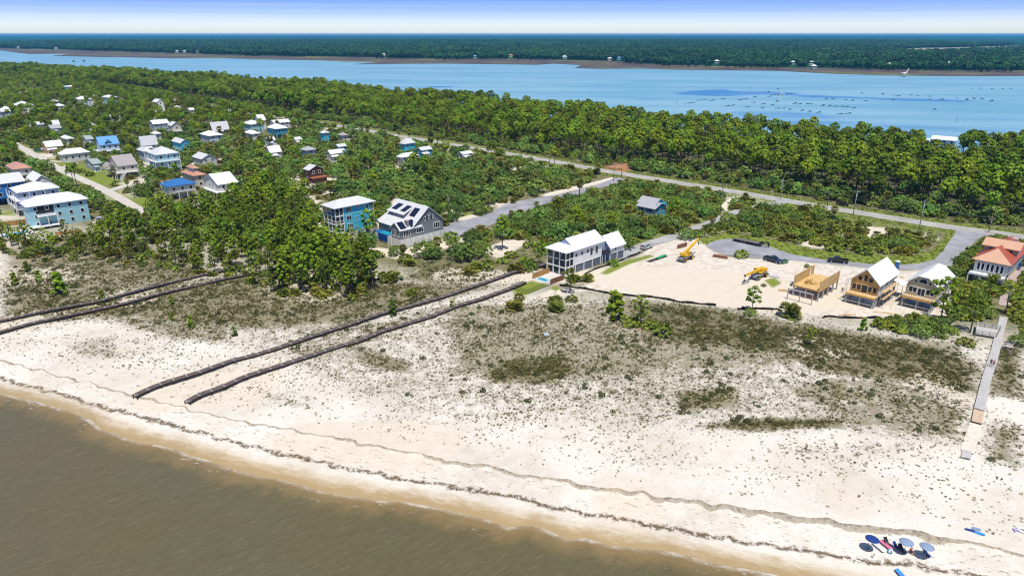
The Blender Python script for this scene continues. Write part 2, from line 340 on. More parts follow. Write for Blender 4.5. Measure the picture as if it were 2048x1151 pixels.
lots = mix(t, (.53,.463,.378), (.655,.603,.52), sstep(n_mid, .35, .65)); lots = mix(t, lots, (.50,.36,.25), mth(t, 'MULTIPLY', sstep(noise(.22, 5), .55, .72), .55)); rut = noise(.5, 5, .7, aniso(50, .12, 1.6).outputs[0]); lots = mix(t, lots, (.47,.375,.275), mth(t, 'MULTIPLY', mth(t, 'MULTIPLY', sstep(rut, .52, .62), sstep(n_big, .42, .55)), .7)); lots = mix(t, lots, (.16,.17,.05), mth(t, 'MULTIPLY', sstep(noise(.33, 6, .75), .665, .73), .8))
sand = mix(t, sand, lots, A('lot'))
# dune plants: tan runners, then dark tufts, where the survey says they grow
vv = A('veg'); v1 = mth(t, 'ADD', vv, mth(t, 'MULTIPLY', mth(t, 'SUBTRACT', n_mid, .5), .9))
tanm = mth(t, 'MULTIPLY', sstep(mth(t, 'ADD', v1, mth(t, 'MULTIPLY', mth(t, 'SUBTRACT', n_fine, .5), 1.1)), .30, .62), .8)
sand = mix(t, sand, (.43,.375,.30), mth(t, 'MULTIPLY', sstep(v1, .12, .75), .50))
col = mix(t, sand, mix(t, (.30,.245,.155), (.165,.15,.065), n_fine), tanm)
col = mix(t, col, mix(t, (.115,.108,.045), (.17,.15,.075), n_fine), mth(t, 'MULTIPLY', sstep(mth(t, 'ADD', vv, mth(t, 'MULTIPLY', mth(t, 'SUBTRACT', noise(.16, 6, .7), .5), 1.5)), .58, 1.0), .55))
drk = sstep(mth(t, 'ADD', mth(t, 'MULTIPLY', v1, .62), mth(t, 'MULTIPLY', mth(t, 'SUBTRACT', noise(3.4, 3, .75), .5), 1.9)), .46, .60)
col = mix(t, col, mix(t, (.075,.075,.025), (.13,.10,.055), n_mid), mth(t, 'MULTIPLY', drk, .85))
# leaf litter and low scrub inland
lit = mix(t, mix(t, (.30,.245,.15), (.12,.115,.04), sstep(n_fine, .35, .65)), (.075,.095,.025), sstep(n_mid, .42, .62))
col = mix(t, col, lit, A('litter'))
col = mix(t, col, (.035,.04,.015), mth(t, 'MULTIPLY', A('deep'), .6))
col = mix(t, col, mix(t, (.72,.66,.56), (.50,.41,.29), n_mid), mth(t, 'MULTIPLY', A('bare'), sstep(mth(t, 'ADD', A('bare'), mth(t, 'SUBTRACT', n_mid, .5)), .35, .6)))
grs = mix(t, mix(t, (.125,.175,.018), (.21,.25,.035), n_mid), (.34,.29,.13), mth(t, 'MULTIPLY', sstep(n_fine, .52, .75), .6))
col = mix(t, col, grs, mth(t, 'MULTIPLY', A('lawn'), sstep(mth(t, 'ADD', A('lawn'), mth(t, 'MULTIPLY', mth(t, 'SUBTRACT', n_mid, .5), .8)), .25, .55)))
col = mix(t, col, (.42,.20,.10), mth(t, 'MULTIPLY', A('org'), sstep(n_mid, .3, .5)))
# beach: drifts of dry weed, the wrack line, damp then wet sand
td, wr_, sk = A('td'), A('wr'), A('sk')
mpn = aniso(-19.5, .7, 2.2)
strk = noise(1.15, 5, .72, mpn.outputs[0]); strk2 = noise(.5, 4, .7, mpn.outputs[0])
onb = mth(t, 'MULTIPLY', sstep(mth(t, 'MULTIPLY', sk, -1.0), .4, 1.0), sstep(wr_, -2.5, 0.0))
weed = mth(t, 'MULTIPLY', onb, mth(t, 'MULTIPLY', sstep(strk, .56, .64), sstep(strk2, .40, .55)))
col = mix(t, col, (.17,.12,.075), mth(t, 'MULTIPLY', weed, .8))
wline = mth(t, 'ABSOLUTE', mth(t, 'ADD', wr_, mth(t, 'MULTIPLY', mth(t, 'SUBTRACT', noise(.35, 3, .6), .5), 3.2)))
wm = mth(t, 'MULTIPLY', mth(t, 'SUBTRACT', 1.0, sstep(wline, .12, .70)), sstep(noise(1.3, 5, .75), .39, .51))
col = mix(t, col, mix(t, (.055,.032,.010), (.13,.08,.03), n_fine), mth(t, 'MULTIPLY', wm, .92))
damp = mth(t, 'SUBTRACT', 1.0, sstep(mth(t, 'ADD', wr_, mth(t, 'MULTIPLY', mth(t, 'SUBTRACT', strk2, .5), 2.0)), -5.0, -.6))
col = mix(t, col, (.56,.455,.30), mth(t, 'MULTIPLY', damp, .80))
wet = mth(t, 'SUBTRACT', 1.0, sstep(mth(t, 'ADD', td, mth(t, 'MULTIPLY', mth(t, 'SUBTRACT', strk2, .5), 5.0)), .2, 4.2))
col = mix(t, col, (.33,.225,.095), mth(t, 'MULTIPLY', wet, .85))
skn = mth(t, 'ADD', sk, mth(t, 'MULTIPLY', mth(t, 'SUBTRACT', noise(.7, 3, .6), .5), 1.1))
cut = mth(t, 'MULTIPLY', sstep(skn, -.95, -.80), mth(t, 'SUBTRACT', 1.0, sstep(sk, -.08, .05)))
col = mix(t, col, mix(t, (.10,.072,.04), (.36,.30,.215), sstep(mth(t, 'ADD', noise(1.6, 5, .75), mth(t, 'MULTIPLY', sk, -.22)), .42, .66)), mth(t, 'MULTIPLY', cut, .85))
t.links.new(col, p.inputs['Base Color'])
t.links.new(mth(t, 'SUBTRACT', .95, mth(t, 'MULTIPLY', wet, .55)), p.inputs['Roughness']); p.inputs['Specular IOR Level'].default_value = .25
bp = N(t, 'ShaderNodeBump'); setin(bp, Strength=.8, Distance=.25)
t.links.new(mth(t, 'ADD', mth(t, 'ADD', n_mid, mth(t, 'MULTIPLY', n_fine, .35)), mth(t, 'MULTIPLY', tanm, .5)), bp.inputs['Height']); t.links.new(bp.outputs[0], p.inputs['Normal'])
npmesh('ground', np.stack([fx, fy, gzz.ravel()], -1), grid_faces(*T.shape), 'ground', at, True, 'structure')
# ------------------------------------------------------------------ sea: murky brown water with wind ripples, painted glints and a lace of foam
m, t, p = newmat('sea_water')
tc = N(t, 'ShaderNodeTexCoord'); POS = tc.outputs['Object']
td = A('td')
mpn = aniso(38, .50, 2.5)
mpf = aniso(-19.5, .4, 1.4)
rip = noise(1.0, 6, .72, mpn.outputs[0]); rip2 = noise(2.7, 3, .6, mpn.outputs[0]); patch = noise(.035, 3); lace = noise(1.3, 6, .75, mpf.outputs[0]); lace2 = noise(.33, 3, .6)
deepc = mix(t, (.120,.101,.047), (.112,.102,.053), sstep(patch, .35, .65))
deepc = mix(t, deepc, (.215,.175,.095), mth(t, 'MULTIPLY', sstep(rip, .53, .72), .55)); deepc = mix(t, deepc, (.095,.072,.03), mth(t, 'MULTIPLY', mth(t, 'SUBTRACT', 1.0, sstep(rip, .36, .48)), .5))  # ripple glints and dark troughs put into the water colour
shal = mth(t, 'SUBTRACT', 1.0, sstep(mth(t, 'ADD', td, mth(t, 'MULTIPLY', mth(t, 'SUBTRACT', lace2, .5), 6.0)), 0.0, 5.0))
wc = mix(t, deepc, (.25,.17,.075), mth(t, 'MULTIPLY', shal, .9))
edge = mth(t, 'SUBTRACT', 1.0, sstep(mth(t, 'ADD', td, mth(t, 'MULTIPLY', mth(t, 'SUBTRACT', lace, .5), 2.2)), .1, 1.1))
band = mth(t, 'MULTIPLY', mth(t, 'SUBTRACT', 1.0, sstep(td, 1.0, 4.5)), mth(t, 'MULTIPLY', sstep(lace, .57, .68), sstep(lace2, .45, .6)))
glints = mth(t, 'MULTIPLY', sstep(noise(1.9, 5, .75, mpn.outputs[0]), .695, .76), .6)  # glints on the water painted as pale specks
fm = mth(t, 'MAXIMUM', mth(t, 'MAXIMUM', mth(t, 'MULTIPLY', edge, mth(t, 'ADD', .16, mth(t, 'MULTIPLY', sstep(lace2, .42, .7), .5))), mth(t, 'MULTIPLY', band, .75)), glints, True)
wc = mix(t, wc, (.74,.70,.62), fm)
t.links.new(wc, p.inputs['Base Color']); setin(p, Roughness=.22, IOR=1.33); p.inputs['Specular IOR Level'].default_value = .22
bp = N(t, 'ShaderNodeBump'); setin(bp, Strength=.55, Distance=.35); t.links.new(mth(t, 'ADD', rip, mth(t, 'MULTIPLY', rip2, .4)), bp.inputs['Height']); t.links.new(bp.outputs[0], p.inputs['Normal'])
Sx = np.array([-1500,-800,-400,-250] + list(np.arange(-180, 110, .7)) + [150, 250, 400, 900]); q = np.array([-.6, 0, .4, .8, 1.3, 2, 3, 4.5, 6.5, 10, 15, 25, 45, 80, 160, 400, 1200])
TT = tw(Sx)[None, :] - q[:, None]; SX = np.broadcast_to(Sx, TT.shape); X, Y = to_xy(SX, TT)
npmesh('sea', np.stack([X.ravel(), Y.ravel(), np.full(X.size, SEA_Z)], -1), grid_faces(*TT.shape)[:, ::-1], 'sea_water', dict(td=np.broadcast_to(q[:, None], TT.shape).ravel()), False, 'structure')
# ------------------------------------------------------------------ bay
m, t, p = newmat('bay_water')
tc = N(t, 'ShaderNodeTexCoord'); POS = tc.outputs['Object']
mpn = aniso(-6, .004, .02)
big = noise(1.0, 4, .6, mpn.outputs[0]); chop = noise(.35, 4, .7); calm = A('calm')
wc = mix(t, (.15,.34,.42), (.24,.42,.48), sstep(big, .35, .65)); wc = mix(t, wc, (.02,.16,.34), mth(t, 'MULTIPLY', calm, sstep(mth(t, 'ADD', calm, mth(t, 'MULTIPLY', mth(t, 'SUBTRACT', noise(.02, 4, .7, aniso(-8, .25, 1.0).outputs[0]), .5), 1.8)), .3, .9)))
t.links.new(wc, p.inputs['Base Color']); setin(p, IOR=1.33)
t.links.new(mth(t, 'SUBTRACT', .34, mth(t, 'MULTIPLY', calm, .12)), p.inputs['Roughness'])
bp = N(t, 'ShaderNodeBump'); setin(bp, Strength=.6, Distance=.5); t.links.new(chop, bp.inputs['Height']); t.links.new(bp.outputs[0], p.inputs['Normal'])
bx = np.concatenate([np.linspace(-9000,-1500,16)[:-1], np.linspace(-1500,1800,150), np.linspace(1800,9000,16)[1:]]); by = np.concatenate([np.linspace(-900,300,8)[:-1], np.linspace(300,1500,150), np.linspace(1500,5200,16)[1:]])
BX, BY = np.meshgrid(bx, by); calm = np.zeros(BX.shape)
for poly, w in (([(1340,187),(1390,180),(1450,178),(1500,183),(1560,183),(1640,190),(1700,193),(1800,196),(1960,201),(1940,206),(1800,203),(1690,197),(1600,195),(1540,190),(1450,193),(1390,192)], .85), ([(1450,222),(1600,222),(1700,232),(1750,246),(1650,250),(1480,250)], .6), ([(1230,197),(1360,196),(1350,200),(1250,201)], .5), ([(840,172),(910,172),(905,175),(850,176)], .8), ([(1700,205),(2048,232),(2048,245),(1850,232)], .25), ([(1650,235),(2048,262),(2048,285),(1780,270)], .45), ([(0,108),(55,110),(60,113),(0,113)], .6)):
    calm = np.maximum(calm, w * softpoly(BX, BY, GP(poly, BAY_Z), 14))
bf = grid_faces(*BX.shape); bf = bf[bay_dist(BX.ravel(), BY.ravel())[bf].min(1) < 60]
npmesh('bay', np.stack([BX.ravel(), BY.ravel(), np.full(BX.size, BAY_Z)], -1), bf, 'bay_water', dict(calm=calm.ravel()), False, 'structure')
# ------------------------------------------------------------------ far shore: salt marsh, then the mainland out to the horizon
MARSH = GP([(-260,92),(-100,96),(0,101),(37,106),(60,108.5),(142,107.5),(105,112),(190,114.2),(250,114.8),(350,117.3),(445,116.4),(512,119),(637,121),(687,123.5),(760,124.5),(707,129),(787,128.2),(887,127.5),(1024,129),(1074,130),(1106,127.6),(1164,130.5),(1150,135.6),(1166,136.8),(1199,138),(1286,137.4),(1349,139.6),(1536,141.5),(1568,142.6),(1661,147.5),(1773,151),(1911,152.4),(2048,152.2),(2300,153)], BAY_Z)
WOODEDGE = GP([(-260,88),(-100,92),(0,95.5),(112,98.5),(225,102),(350,105),(450,109),(512,111),(737,114.5),(912,118),(1024,117),(1100,119.5),(1224,122),(1274,126),(1349,130),(1536,134),(1711,137),(1911,141),(2048,141),(2300,141)], 0)
m, t, p = newmat('marsh_grass'); tc = N(t, 'ShaderNodeTexCoord'); POS = tc.outputs['Object']
mc = mix(t, (.055,.036,.036), (.10,.07,.05), sstep(noise(.02, 5), .4, .62)); mc = mix(t, mc, (.12,.12,.035), sstep(noise(.006, 4), .47, .62)); mc = mix(t, mc, (.17,.15,.13), mth(t, 'MULTIPLY', sstep(noise(.011, 5, .7), .58, .7), .7))
t.links.new(mc, p.inputs['Base Color']); setin(p, Roughness=.95)
mb = MB(); n = len(MARSH); back = [(x*1.12, y*1.12 + 60) for x, y in WOODEDGE]
mb.prism(MARSH + back[::-1], BAY_Z - .3, BAY_Z + .5); mb.build('marsh', 'marsh_grass')['kind'] = 'structure'
m, t, p = newmat('mainland'); tc = N(t, 'ShaderNodeTexCoord'); POS = tc.outputs['Object']
mc = mix(t, (.006,.045,.02), (.018,.075,.03), sstep(noise(.004, 6, .7), .38, .62)); mc = mix(t, mc, (.012,.022,.010), sstep(noise(.0012, 5), .5, .62))
t.links.new(mc, p.inputs['Base Color']); setin(p, Roughness=1.0); p.inputs['Specular IOR Level'].default_value = 0
edge = [(x*1.01, y*1.01) for x, y in WOODEDGE]
mb = MB(); mb.prism(edge + [(30000, 3000), (34000, 34000), (-34000, 34000), (-30000, 9000)], BAY_Z - .4, BAY_Z + .9); mb.build('mainland', 'mainland')['kind'] = 'structure'
CLEAR = GP([(1740,98.5),(1790,96),(1850,93.5),(1900,93),(2048,89),(2048,93.2),(1960,96),(1900,98),(1850,99.5)], 6)
mat('cleared_land', (.30,.25,.17), .95, .35, .01)
MB().slab([(x, y, .4) for x, y in CLEAR][::-1], .3).build('cleared_land', 'cleared_land')['kind'] = 'structure'
# ------------------------------------------------------------------ roads
mat('asphalt', (.30,.30,.32), .9, .36, .16, bump=.3); mat('asphalt_old', (.37,.365,.36), .9, .34, .14, bump=.3)
mat('concrete_road', (.53,.49,.43), .9, .2, .5, bump=.2); mat('concrete', (.60,.57,.51), .85, .15, .8); mat('shell_path', (.66,.60,.50), .95, .2, .6)
mat('road_yellow', (.62,.40,.06), .8, .25, .8); mat('road_white', (.72,.72,.70), .8, .25, .8); mat('pavers', (.42,.33,.30), .9, .2, 1.5)
def resample(pts, step):
    P = np.array(pts, float); d = np.r_[0, np.cumsum(np.hypot(*np.diff(P[:, :2], axis=0).T))]
    n = max(2, int(d[-1] / step)); u = np.linspace(0, d[-1], n); q = np.stack([np.interp(u, d, P[:, k]) for k in range(P.shape[1])], -1)
    for _ in range(4):
        q[1:-1] = (q[:-2] + 2*q[1:-1] + q[2:]) / 4
    return q
def ribbon(name, pts, off0, off1, z, m, step=3.0, parent=None, th=0.0):
    q = resample(pts, step); tg = np.gradient(q[:, :2], axis=0); tg /= np.hypot(*tg.T)[:, None]; nn = np.stack([-tg[:, 1], tg[:, 0]], -1)
    a = q[:, :2] + nn * off0; b = q[:, :2] + nn * off1; k = len(q)
    V = np.concatenate([np.c_[a, np.full(k, z)], np.c_[b, np.full(k, z)]]); i = np.arange(k - 1)
    o = npmesh(name, V, np.stack([i + k, i, i + 1, i + 1 + k], -1), m)
    if parent: o.parent = parent
    return o
hw = ribbon('highway', HWY, -3.7, 3.7, .030, 'asphalt_old'); tag(hw, kind='structure')
for nm, a, b, mm in (('edge_line', 3.2, 3.36, 'road_white'), ('edge_line', -3.36, -3.2, 'road_white'), ('centre_line', .08, .26, 'road_yellow'), ('centre_line', -.26, -.08, 'road_yellow')):
    ribbon(nm, HWY, a, b, .036, mm, parent=hw)
mb = MB(); mb.add([(x, y, .022) for x, y in CUL], [tuple(range(len(CUL)))]); mb.build('street', 'asphalt')['kind'] = 'structure'
mb = MB(); BL = GP([(885,449),(925,441),(969,429),(1022,404),(1060,398),(1110,390),(1190,371),(1236,354)]); BR = GP([(1256,358),(1244,363),(1196,377),(1120,397),(1040,425),(969,455),(930,470),(893,477)])
mb.add([(x, y, .026) for x, y in BL + BR], [tuple(range(16))]); mb.build('side_street', 'asphalt')['kind'] = 'structure'
for kz, (nm, pix, w, mm) in enumerate((('driveway', [(1236,517),(1262,500),(1300,487),(1370,466),(1430,443),(1480,421),(1530,411),(1575,401)], 5.0, 'asphalt_old'),
    ('village_street', [(0,270),(42,295),(87,320),(120,339),(155,355),(195,373),(237,395),(270,415),(297,429)], 4.6, 'concrete_road'),
    ('sand_track', [(0,186),(40,182),(80,180),(118,184)], 14, 'shell_path'), ('sand_path', [(1446,421),(1453,408),(1466,398),(1475,394)], 3.2, 'shell_path'),
    ('footpath', [(1088,391),(1140,377),(1190,366),(1226,356)], 3.0, 'shell_path'), ('footpath', [(897,432),(950,417),(1022,404)], 3.0, 'shell_path'),
    ('driveway', [(212,383),(250,372),(285,360)], 4.5, 'concrete_road'), ('driveway', [(300,330),(345,345),(382,353)], 9, 'concrete'), ('driveway', [(120,338),(150,326)], 4, 'concrete_road'),
    ('driveway', [(112,228),(128,227),(142,226)], 16, 'concrete_road'), ('driveway', [(78,318),(105,312)], 4, 'concrete'), ('driveway', [(190,446),(215,440)], 5, 'concrete'),
    ('driveway', [(606,378),(625,372),(655,362)], 7, 'concrete_road'), ('brick_path', [(2021,545),(2025,560),(2014,585),(2009,612)], 2.6, 'pavers'), ('brick_path', [(2042,512),(2034,530),(2024,552)], 5.5, 'pavers'))):
    tag(ribbon(nm, GP(pix), -w/2, w/2, .041 + .004 * kz if nm != 'village_street' else .115, mm), kind='structure')
mb = MB(); q = GP([(368,408),(405,399),(422,415),(385,426)]); mb.add([(x, y, .02) for x, y in q], [(0,1,2,3)]); mb.build('parking_slab', 'concrete')['kind'] = 'structure'
# ------------------------------------------------------------------ boardwalks
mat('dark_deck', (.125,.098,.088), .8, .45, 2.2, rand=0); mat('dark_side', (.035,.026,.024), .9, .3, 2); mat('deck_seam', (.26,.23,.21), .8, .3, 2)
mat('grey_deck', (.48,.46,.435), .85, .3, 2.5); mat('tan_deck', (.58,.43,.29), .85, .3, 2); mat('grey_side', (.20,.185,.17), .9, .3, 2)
def boardwalk(label, pix, zdeck, width, mats, side=.32, group=None, plank=.36, z0=None):
    q = resample(GP(pix, zdeck), .5); L = len(q)
    zg = ground_z(q[:, 0], q[:, 1])
    for _ in range(10): zg[1:-1] = (zg[:-2] + 2*zg[1:-1] + zg[2:]) / 4
    z = np.maximum(zg + .45, zdeck - .15 + .28 * (vnoise(q[:, 0], q[:, 1], 9) - .5))
    q = resample(np.c_[q, z], plank); tg = np.gradient(q[:, :2], axis=0); tg /= np.hypot(*tg.T)[:, None]; nn = np.stack([-tg[:, 1], tg[:, 0]], -1)
    root = thing('boardwalk', label, 'boardwalk', (q[0, 0], q[0, 1], 0), 0, group); ox, oy = q[0, 0], q[0, 1]
    d, sd, ps = MB(), [MB(), MB()], MB()
    P = lambda i, o, dz=0: (q[i, 0] - ox + nn[i, 0]*o, q[i, 1] - oy + nn[i, 1]*o, q[i, 2] + dz)
    every = int(round(2.4 / plank))
    for i in range(len(q) - 1):
        j = i + 1; g = .06
        a = [P(i, -width/2), P(j, -width/2), P(j, width/2), P(i, width/2)]
        a[1] = tuple(np.array(a[1])*(1-g) + np.array(a[0])*g); a[2] = tuple(np.array(a[2])*(1-g) + np.array(a[3])*g)
        jit = rnd.uniform(-.012, .012); a = [(x, y, zz + jit) for x, y, zz in a]
        d.cur = int(i % every == 0); d.slab(a, .05)
        for o in (-width/2 + .03, width/2 - .03):
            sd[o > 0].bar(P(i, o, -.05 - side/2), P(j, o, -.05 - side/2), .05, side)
            if i % every == 0:
                b = P(i, o * .93, -.05); ps.bar(b, (b[0], b[1], gz(b[0] + ox, b[1] + oy) - .3), .16)
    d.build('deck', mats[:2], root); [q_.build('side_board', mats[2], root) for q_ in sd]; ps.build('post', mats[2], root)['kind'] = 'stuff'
    return root
DK = ('dark_deck', 'deck_seam', 'dark_side')
BW1 = [(-60,651),(0,638),(62,625),(125,613),(200,599),(250,585),(312,569),(362,557),(410,545),(460,535),(512,524),(545,518),(600,508)]
BW2 = [(-60,678),(0,661),(62,643),(112,633),(187,618),(250,603),(325,584),(375,572),(445,556),(512,543),(562,531),(640,517)]
BW3 = [(269,787),(296,774),(325,763),(400,742),(462,718),(512,705),(562,690),(612,674),(662,658),(712,642),(762,624),(812,611),(887,590),(937,573),(982,558),(1024,543),(1061,533),(1092,527)]
BW4 = [(374,800),(385,793),(400,785),(450,768),(487,751),(512,743),(562,727),(612,710),(662,694),(712,680),(762,660),(812,644),(862,629),(912,609),(962,595),(1020,574),(1050,561)]
boardwalk('dark timber boardwalk crossing the grassy dune at the left edge, the one nearer the pines', BW1, .9, 1.25, DK)
boardwalk('dark timber boardwalk at the left edge just below its twin, farther from the pines', BW2, .9, 1.25, DK)
boardwalk('long dark timber boardwalk ending at the beach scarp, left of its neighbour', BW3, .9, 1.35, DK)
boardwalk('long dark timber boardwalk leading from the fenced lawn and pool down to the beach', BW4, .9, 1.35, DK)
boardwalk('wide pale grey boardwalk on which two people walk', [(2008,632),(2003,650),(1996,680),(1989,707),(1982,730),(1975,751),(1969,775),(1964,796),(1958.5,818)], .55, 1.65, ('grey_deck', 'grey_deck', 'grey_side'), .22)
boardwalk('weathered tan section of boardwalk half buried in sand, below the grey boardwalk', [(1957.5,821),(1955.5,832),(1953,845)], .4, 1.6, ('tan_deck', 'tan_deck', 'grey_side'), .18)
tag(ribbon('sand_path', GP([(1953,846),(1945,868),(1937,893),(1934,903)], .1), -1.0, 1.0, .16, 'shell_path'), kind='structure')
mb = MB()
a = [G(*p, .25) for p in ((1925,899),(1944,902),(1942,917),(1922,913))]
for i in range(6):
    u0, u1 = i/6, (i + .92)/6; L0 = [np.array(a[0])*(1-u) + np.array(a[3])*u for u in (u0, u1)]; R0 = [np.array(a[1])*(1-u) + np.array(a[2])*u for u in (u0, u1)]
    mb.slab([(*L0[0], .3), (*R0[0], .3), (*R0[1], .28), (*L0[1], .28)], .08)
tag(mb.build('access_mat', 'grey_deck'), 'short grey board mat on white sand at the foot of the sandy path', 'mat')
# side platform with rails, bench beside the grey walk
def local_pts(c, pts): return [(x - c[0], y - c[1]) for x, y in pts]
q = GP([(1952,655),(1999,663),(1991,678),(1949,671)], 0); c = q[0]
r = thing('side_platform', 'grey timber platform with railings on the left side of the grey boardwalk', 'platform', (*c, 0)); q = local_pts(c, q)
MB().prism(q, .42, .52).build('floor', 'grey_deck', r)
for i in range(4):
    (x0, y0), (x1, y1) = q[i], q[(i+1) % 4]
    for u in (0, .33, .66): MB().bar((x0+(x1-x0)*u, y0+(y1-y0)*u, -.2), (x0+(x1-x0)*u, y0+(y1-y0)*u, 1.5), .1).build('post', 'grey_side', r)
    if i != 1:
        b = MB()
        for z in (.85, 1.15, 1.5): b.bar((x0, y0, z), (x1, y1, z), .08, .14)
        b.build('rail', 'grey_deck', r)
    if i in (0, 3): MB().bar((x0*.96+.1, y0*.96-.1, .95), (x1*.96+.1, y1*.96-.1, .95), .4, .06).build('bench_seat', 'grey_deck', r)
c = G(2016, 697); r = thing('bench', 'small pale bench beside the grey boardwalk on the right edge', 'bench', (*c, 0), R(-25))
MB().box(-.9, .9, -.35, .35, .55, .62).build('seat', 'grey_deck', r)
for x in (-.75, .75): MB().box(x-.06, x+.06, -.3, .3, -.1, .55).build('leg', 'grey_side', r)
MB().bar((-.9, .4, 1.05), (.9, .4, 1.05), .06, .35).build('backrest', 'grey_deck', r)
q = GP([(2007,688),(2019,712),(2024,716),(2012,690)]); c = q[0]; mb = MB()
for i in range(9):
    u0, u1 = i/9, (i+.9)/9; p = lambda u, a, b: tuple(np.array(q[a])*(1-u) + np.array(q[b])*u - np.array(c))
    mb.slab([(*p(u0,0,1), .4-.2*u0), (*p(u0,3,2), .4-.2*u0), (*p(u1,3,2), .4-.2*u1), (*p(u1,0,1), .4-.2*u1)], .07)
tag(mb.build('ramp', 'dark_deck', loc=(*c, 0)), 'narrow dark plank ramp beside the small pale bench', 'ramp')
# ------------------------------------------------------------------ silt fences, utility poles and lines
mat('black_fabric', (.012,.013,.015), .55, .3, 1.5); mat('stake', (.25,.18,.11), .9)
def silt_fence(label, pix):
    q = resample(GP(pix), .8); o = q[0]; r = thing('silt_fence', label, 'silt fence', (*o, 0)); f, s = MB(), MB()
    V = []; top = []
    for i, (x, y) in enumerate(q):
        h = .62 + .25 * math.sin(i * .9) * rnd.random(); dx, dy = rnd.uniform(-.12, .12), rnd.uniform(-.25, .1)
        V.append((x - o[0], y - o[1], -.1)); top.append((x - o[0] + dx, y - o[1] + dy, h))
        if i % 3 == 0: s.bar((x - o[0], y - o[1] + .05, -.1), (x - o[0] + dx*.6, y - o[1] + .05, .95), .05)
    for i in range(len(q) - 1):
        a, b, c2, d = V[i], V[i+1], top[i+1], top[i]
        f.add([a, b, c2, d] + [(x, y + .03, z) for x, y, z in (a, b, c2, d)], [(0,1,2,3), (7,6,5,4), (3,2,6,7), (0,3,7,4), (1,5,6,2)])
    f.build('fabric', 'black_fabric', r); s.build('stake', 'stake', r)['kind'] = 'stuff'
silt_fence('black silt fence along the seaward edge of the building lot', [(1119,572),(1158,577),(1180,580),(1217,588),(1254,592),(1306,595),(1340,601),(1357,605),(1394,608),(1432,612)])
silt_fence('sagging black silt fence under the lone pine at the lot edge', [(1474,620),(1490,619),(1505,617),(1534,620),(1559,619)])
silt_fence('black silt fence in front of the yellow timber house', [(1644,637),(1656,632),(1680,637),(1714,637),(1757,637)])
silt_fence('black silt fence running beside the long white house', [(1150,562),(1158,558),(1183,542),(1207,533),(1225,529),(1247,520),(1259,514),(1281,506)])
mat('pole_wood', (.17,.135,.11), .9, .3, 3); mat('pole_grey', (.28,.30,.30), .8, .2, 3); mat('wire', (.05,.05,.05), .5); mat('transformer', (.42,.44,.45), .5)
POLES = []
def pole(label, base, top, grey=False, box=False, arm=True):
    x, y = G(*base); zs = np.linspace(4, 16, 121)
    f = y * cp - (zs - CAM_H) * sp; up = y * sp + (zs - CAM_H) * cp; py = 575.5 - FP * up / f
    h = float(np.clip(zs[np.argmin(np.abs(py - top[1]))], 6, 13)); m = 'pole_grey' if grey else 'pole_wood'
    xt, _ = x + (top[0] - base[0]) * (y*cp + (CAM_H-h)*sp) / FP * .35, 0
    r = thing('utility_pole', label, 'utility pole', (x, y, 0), R(45)); MB().tube((0,0,-.5), (rnd.uniform(-.15,.15), 0, h), .17, .12, 8).build('shaft', m, r, True)
    if arm: MB().bar((0, -1.2, h - .7), (0, 1.2, h - .7), .12, .16).build('crossarm', m, r)
    if arm:
        for yy in (-1.1, 0, 1.1): MB().tube((0, yy, h - .62), (0, yy, h - .36), .06, .03, 6).build('insulator', 'transformer', r)
    if box: MB().tube((.32, 0, h - 2.6), (.32, 0, h - 1.5), .26, .26, 10).build('transformer', 'transformer', r)
    POLES.append((x, y, h)); return r
pole('wooden utility pole by the orange bare soil, the right one of two', (1243,354), (1245,325))
pole('wooden utility pole by the orange bare soil, the left one of two', (1227,361), (1228,327))
pole('tall dark pole behind the sandy path in the palmetto scrub', (1440,429), (1445,365), box=True)
pole('slim grey-green pole beside the highway in front of the pines, left of the black SUV', (1561,399), (1563,358), True)
pole('wooden pole just left of the black SUV on the verge', (1653,419), (1658,382))
pole('grey-green pole just right of the black SUV on the verge', (1706,431), (1713,380), True, True)
pole('tall pole with transformer left of the street junction', (1837,462), (1848,400), True, True)
pole('pole behind the red-roofed house', (1977,464), (1982,437), False, True)
pole('utility pole behind the grey house with solar panels', (897,431), (896,389), False, True)
pole('grey pole at the end of the concrete village street', (269,396), (265,369), True)
pole('thin pole halfway along the concrete village street', (154,373), (150,347))
pole('thin pole far along the highway among trees', (1099,338), (1099,297)); pole('slender pole near the bay behind the forest', (655,302), (654,262))
def wires(label, ks):
    P = [POLES[k] for k in ks]; mb = MB()
    for (x0, y0, h0), (x1, y1, h1) in zip(P[:-1], P[1:]):
        for off in (-.75, 0, .75):
            pr = None
            for i in range(13):
                u = i / 12; p = (x0+(x1-x0)*u + off*.7, y0+(y1-y0)*u + off*.7, (h0-.35)*(1-u) + (h1-.35)*u - 1.6*4*u*(1-u))
                if pr: mb.tube(pr, p, .022, None, 4)
                pr = p
    o = mb.v[0]; mb.v = [(x-o[0], y-o[1], z-o[2]) for x, y, z in mb.v]
    tag(mb.build('power_line', 'wire', loc=o), label, 'power line')
wires('power line strung along the highway between the poles', [1, 3, 4, 6, 7])
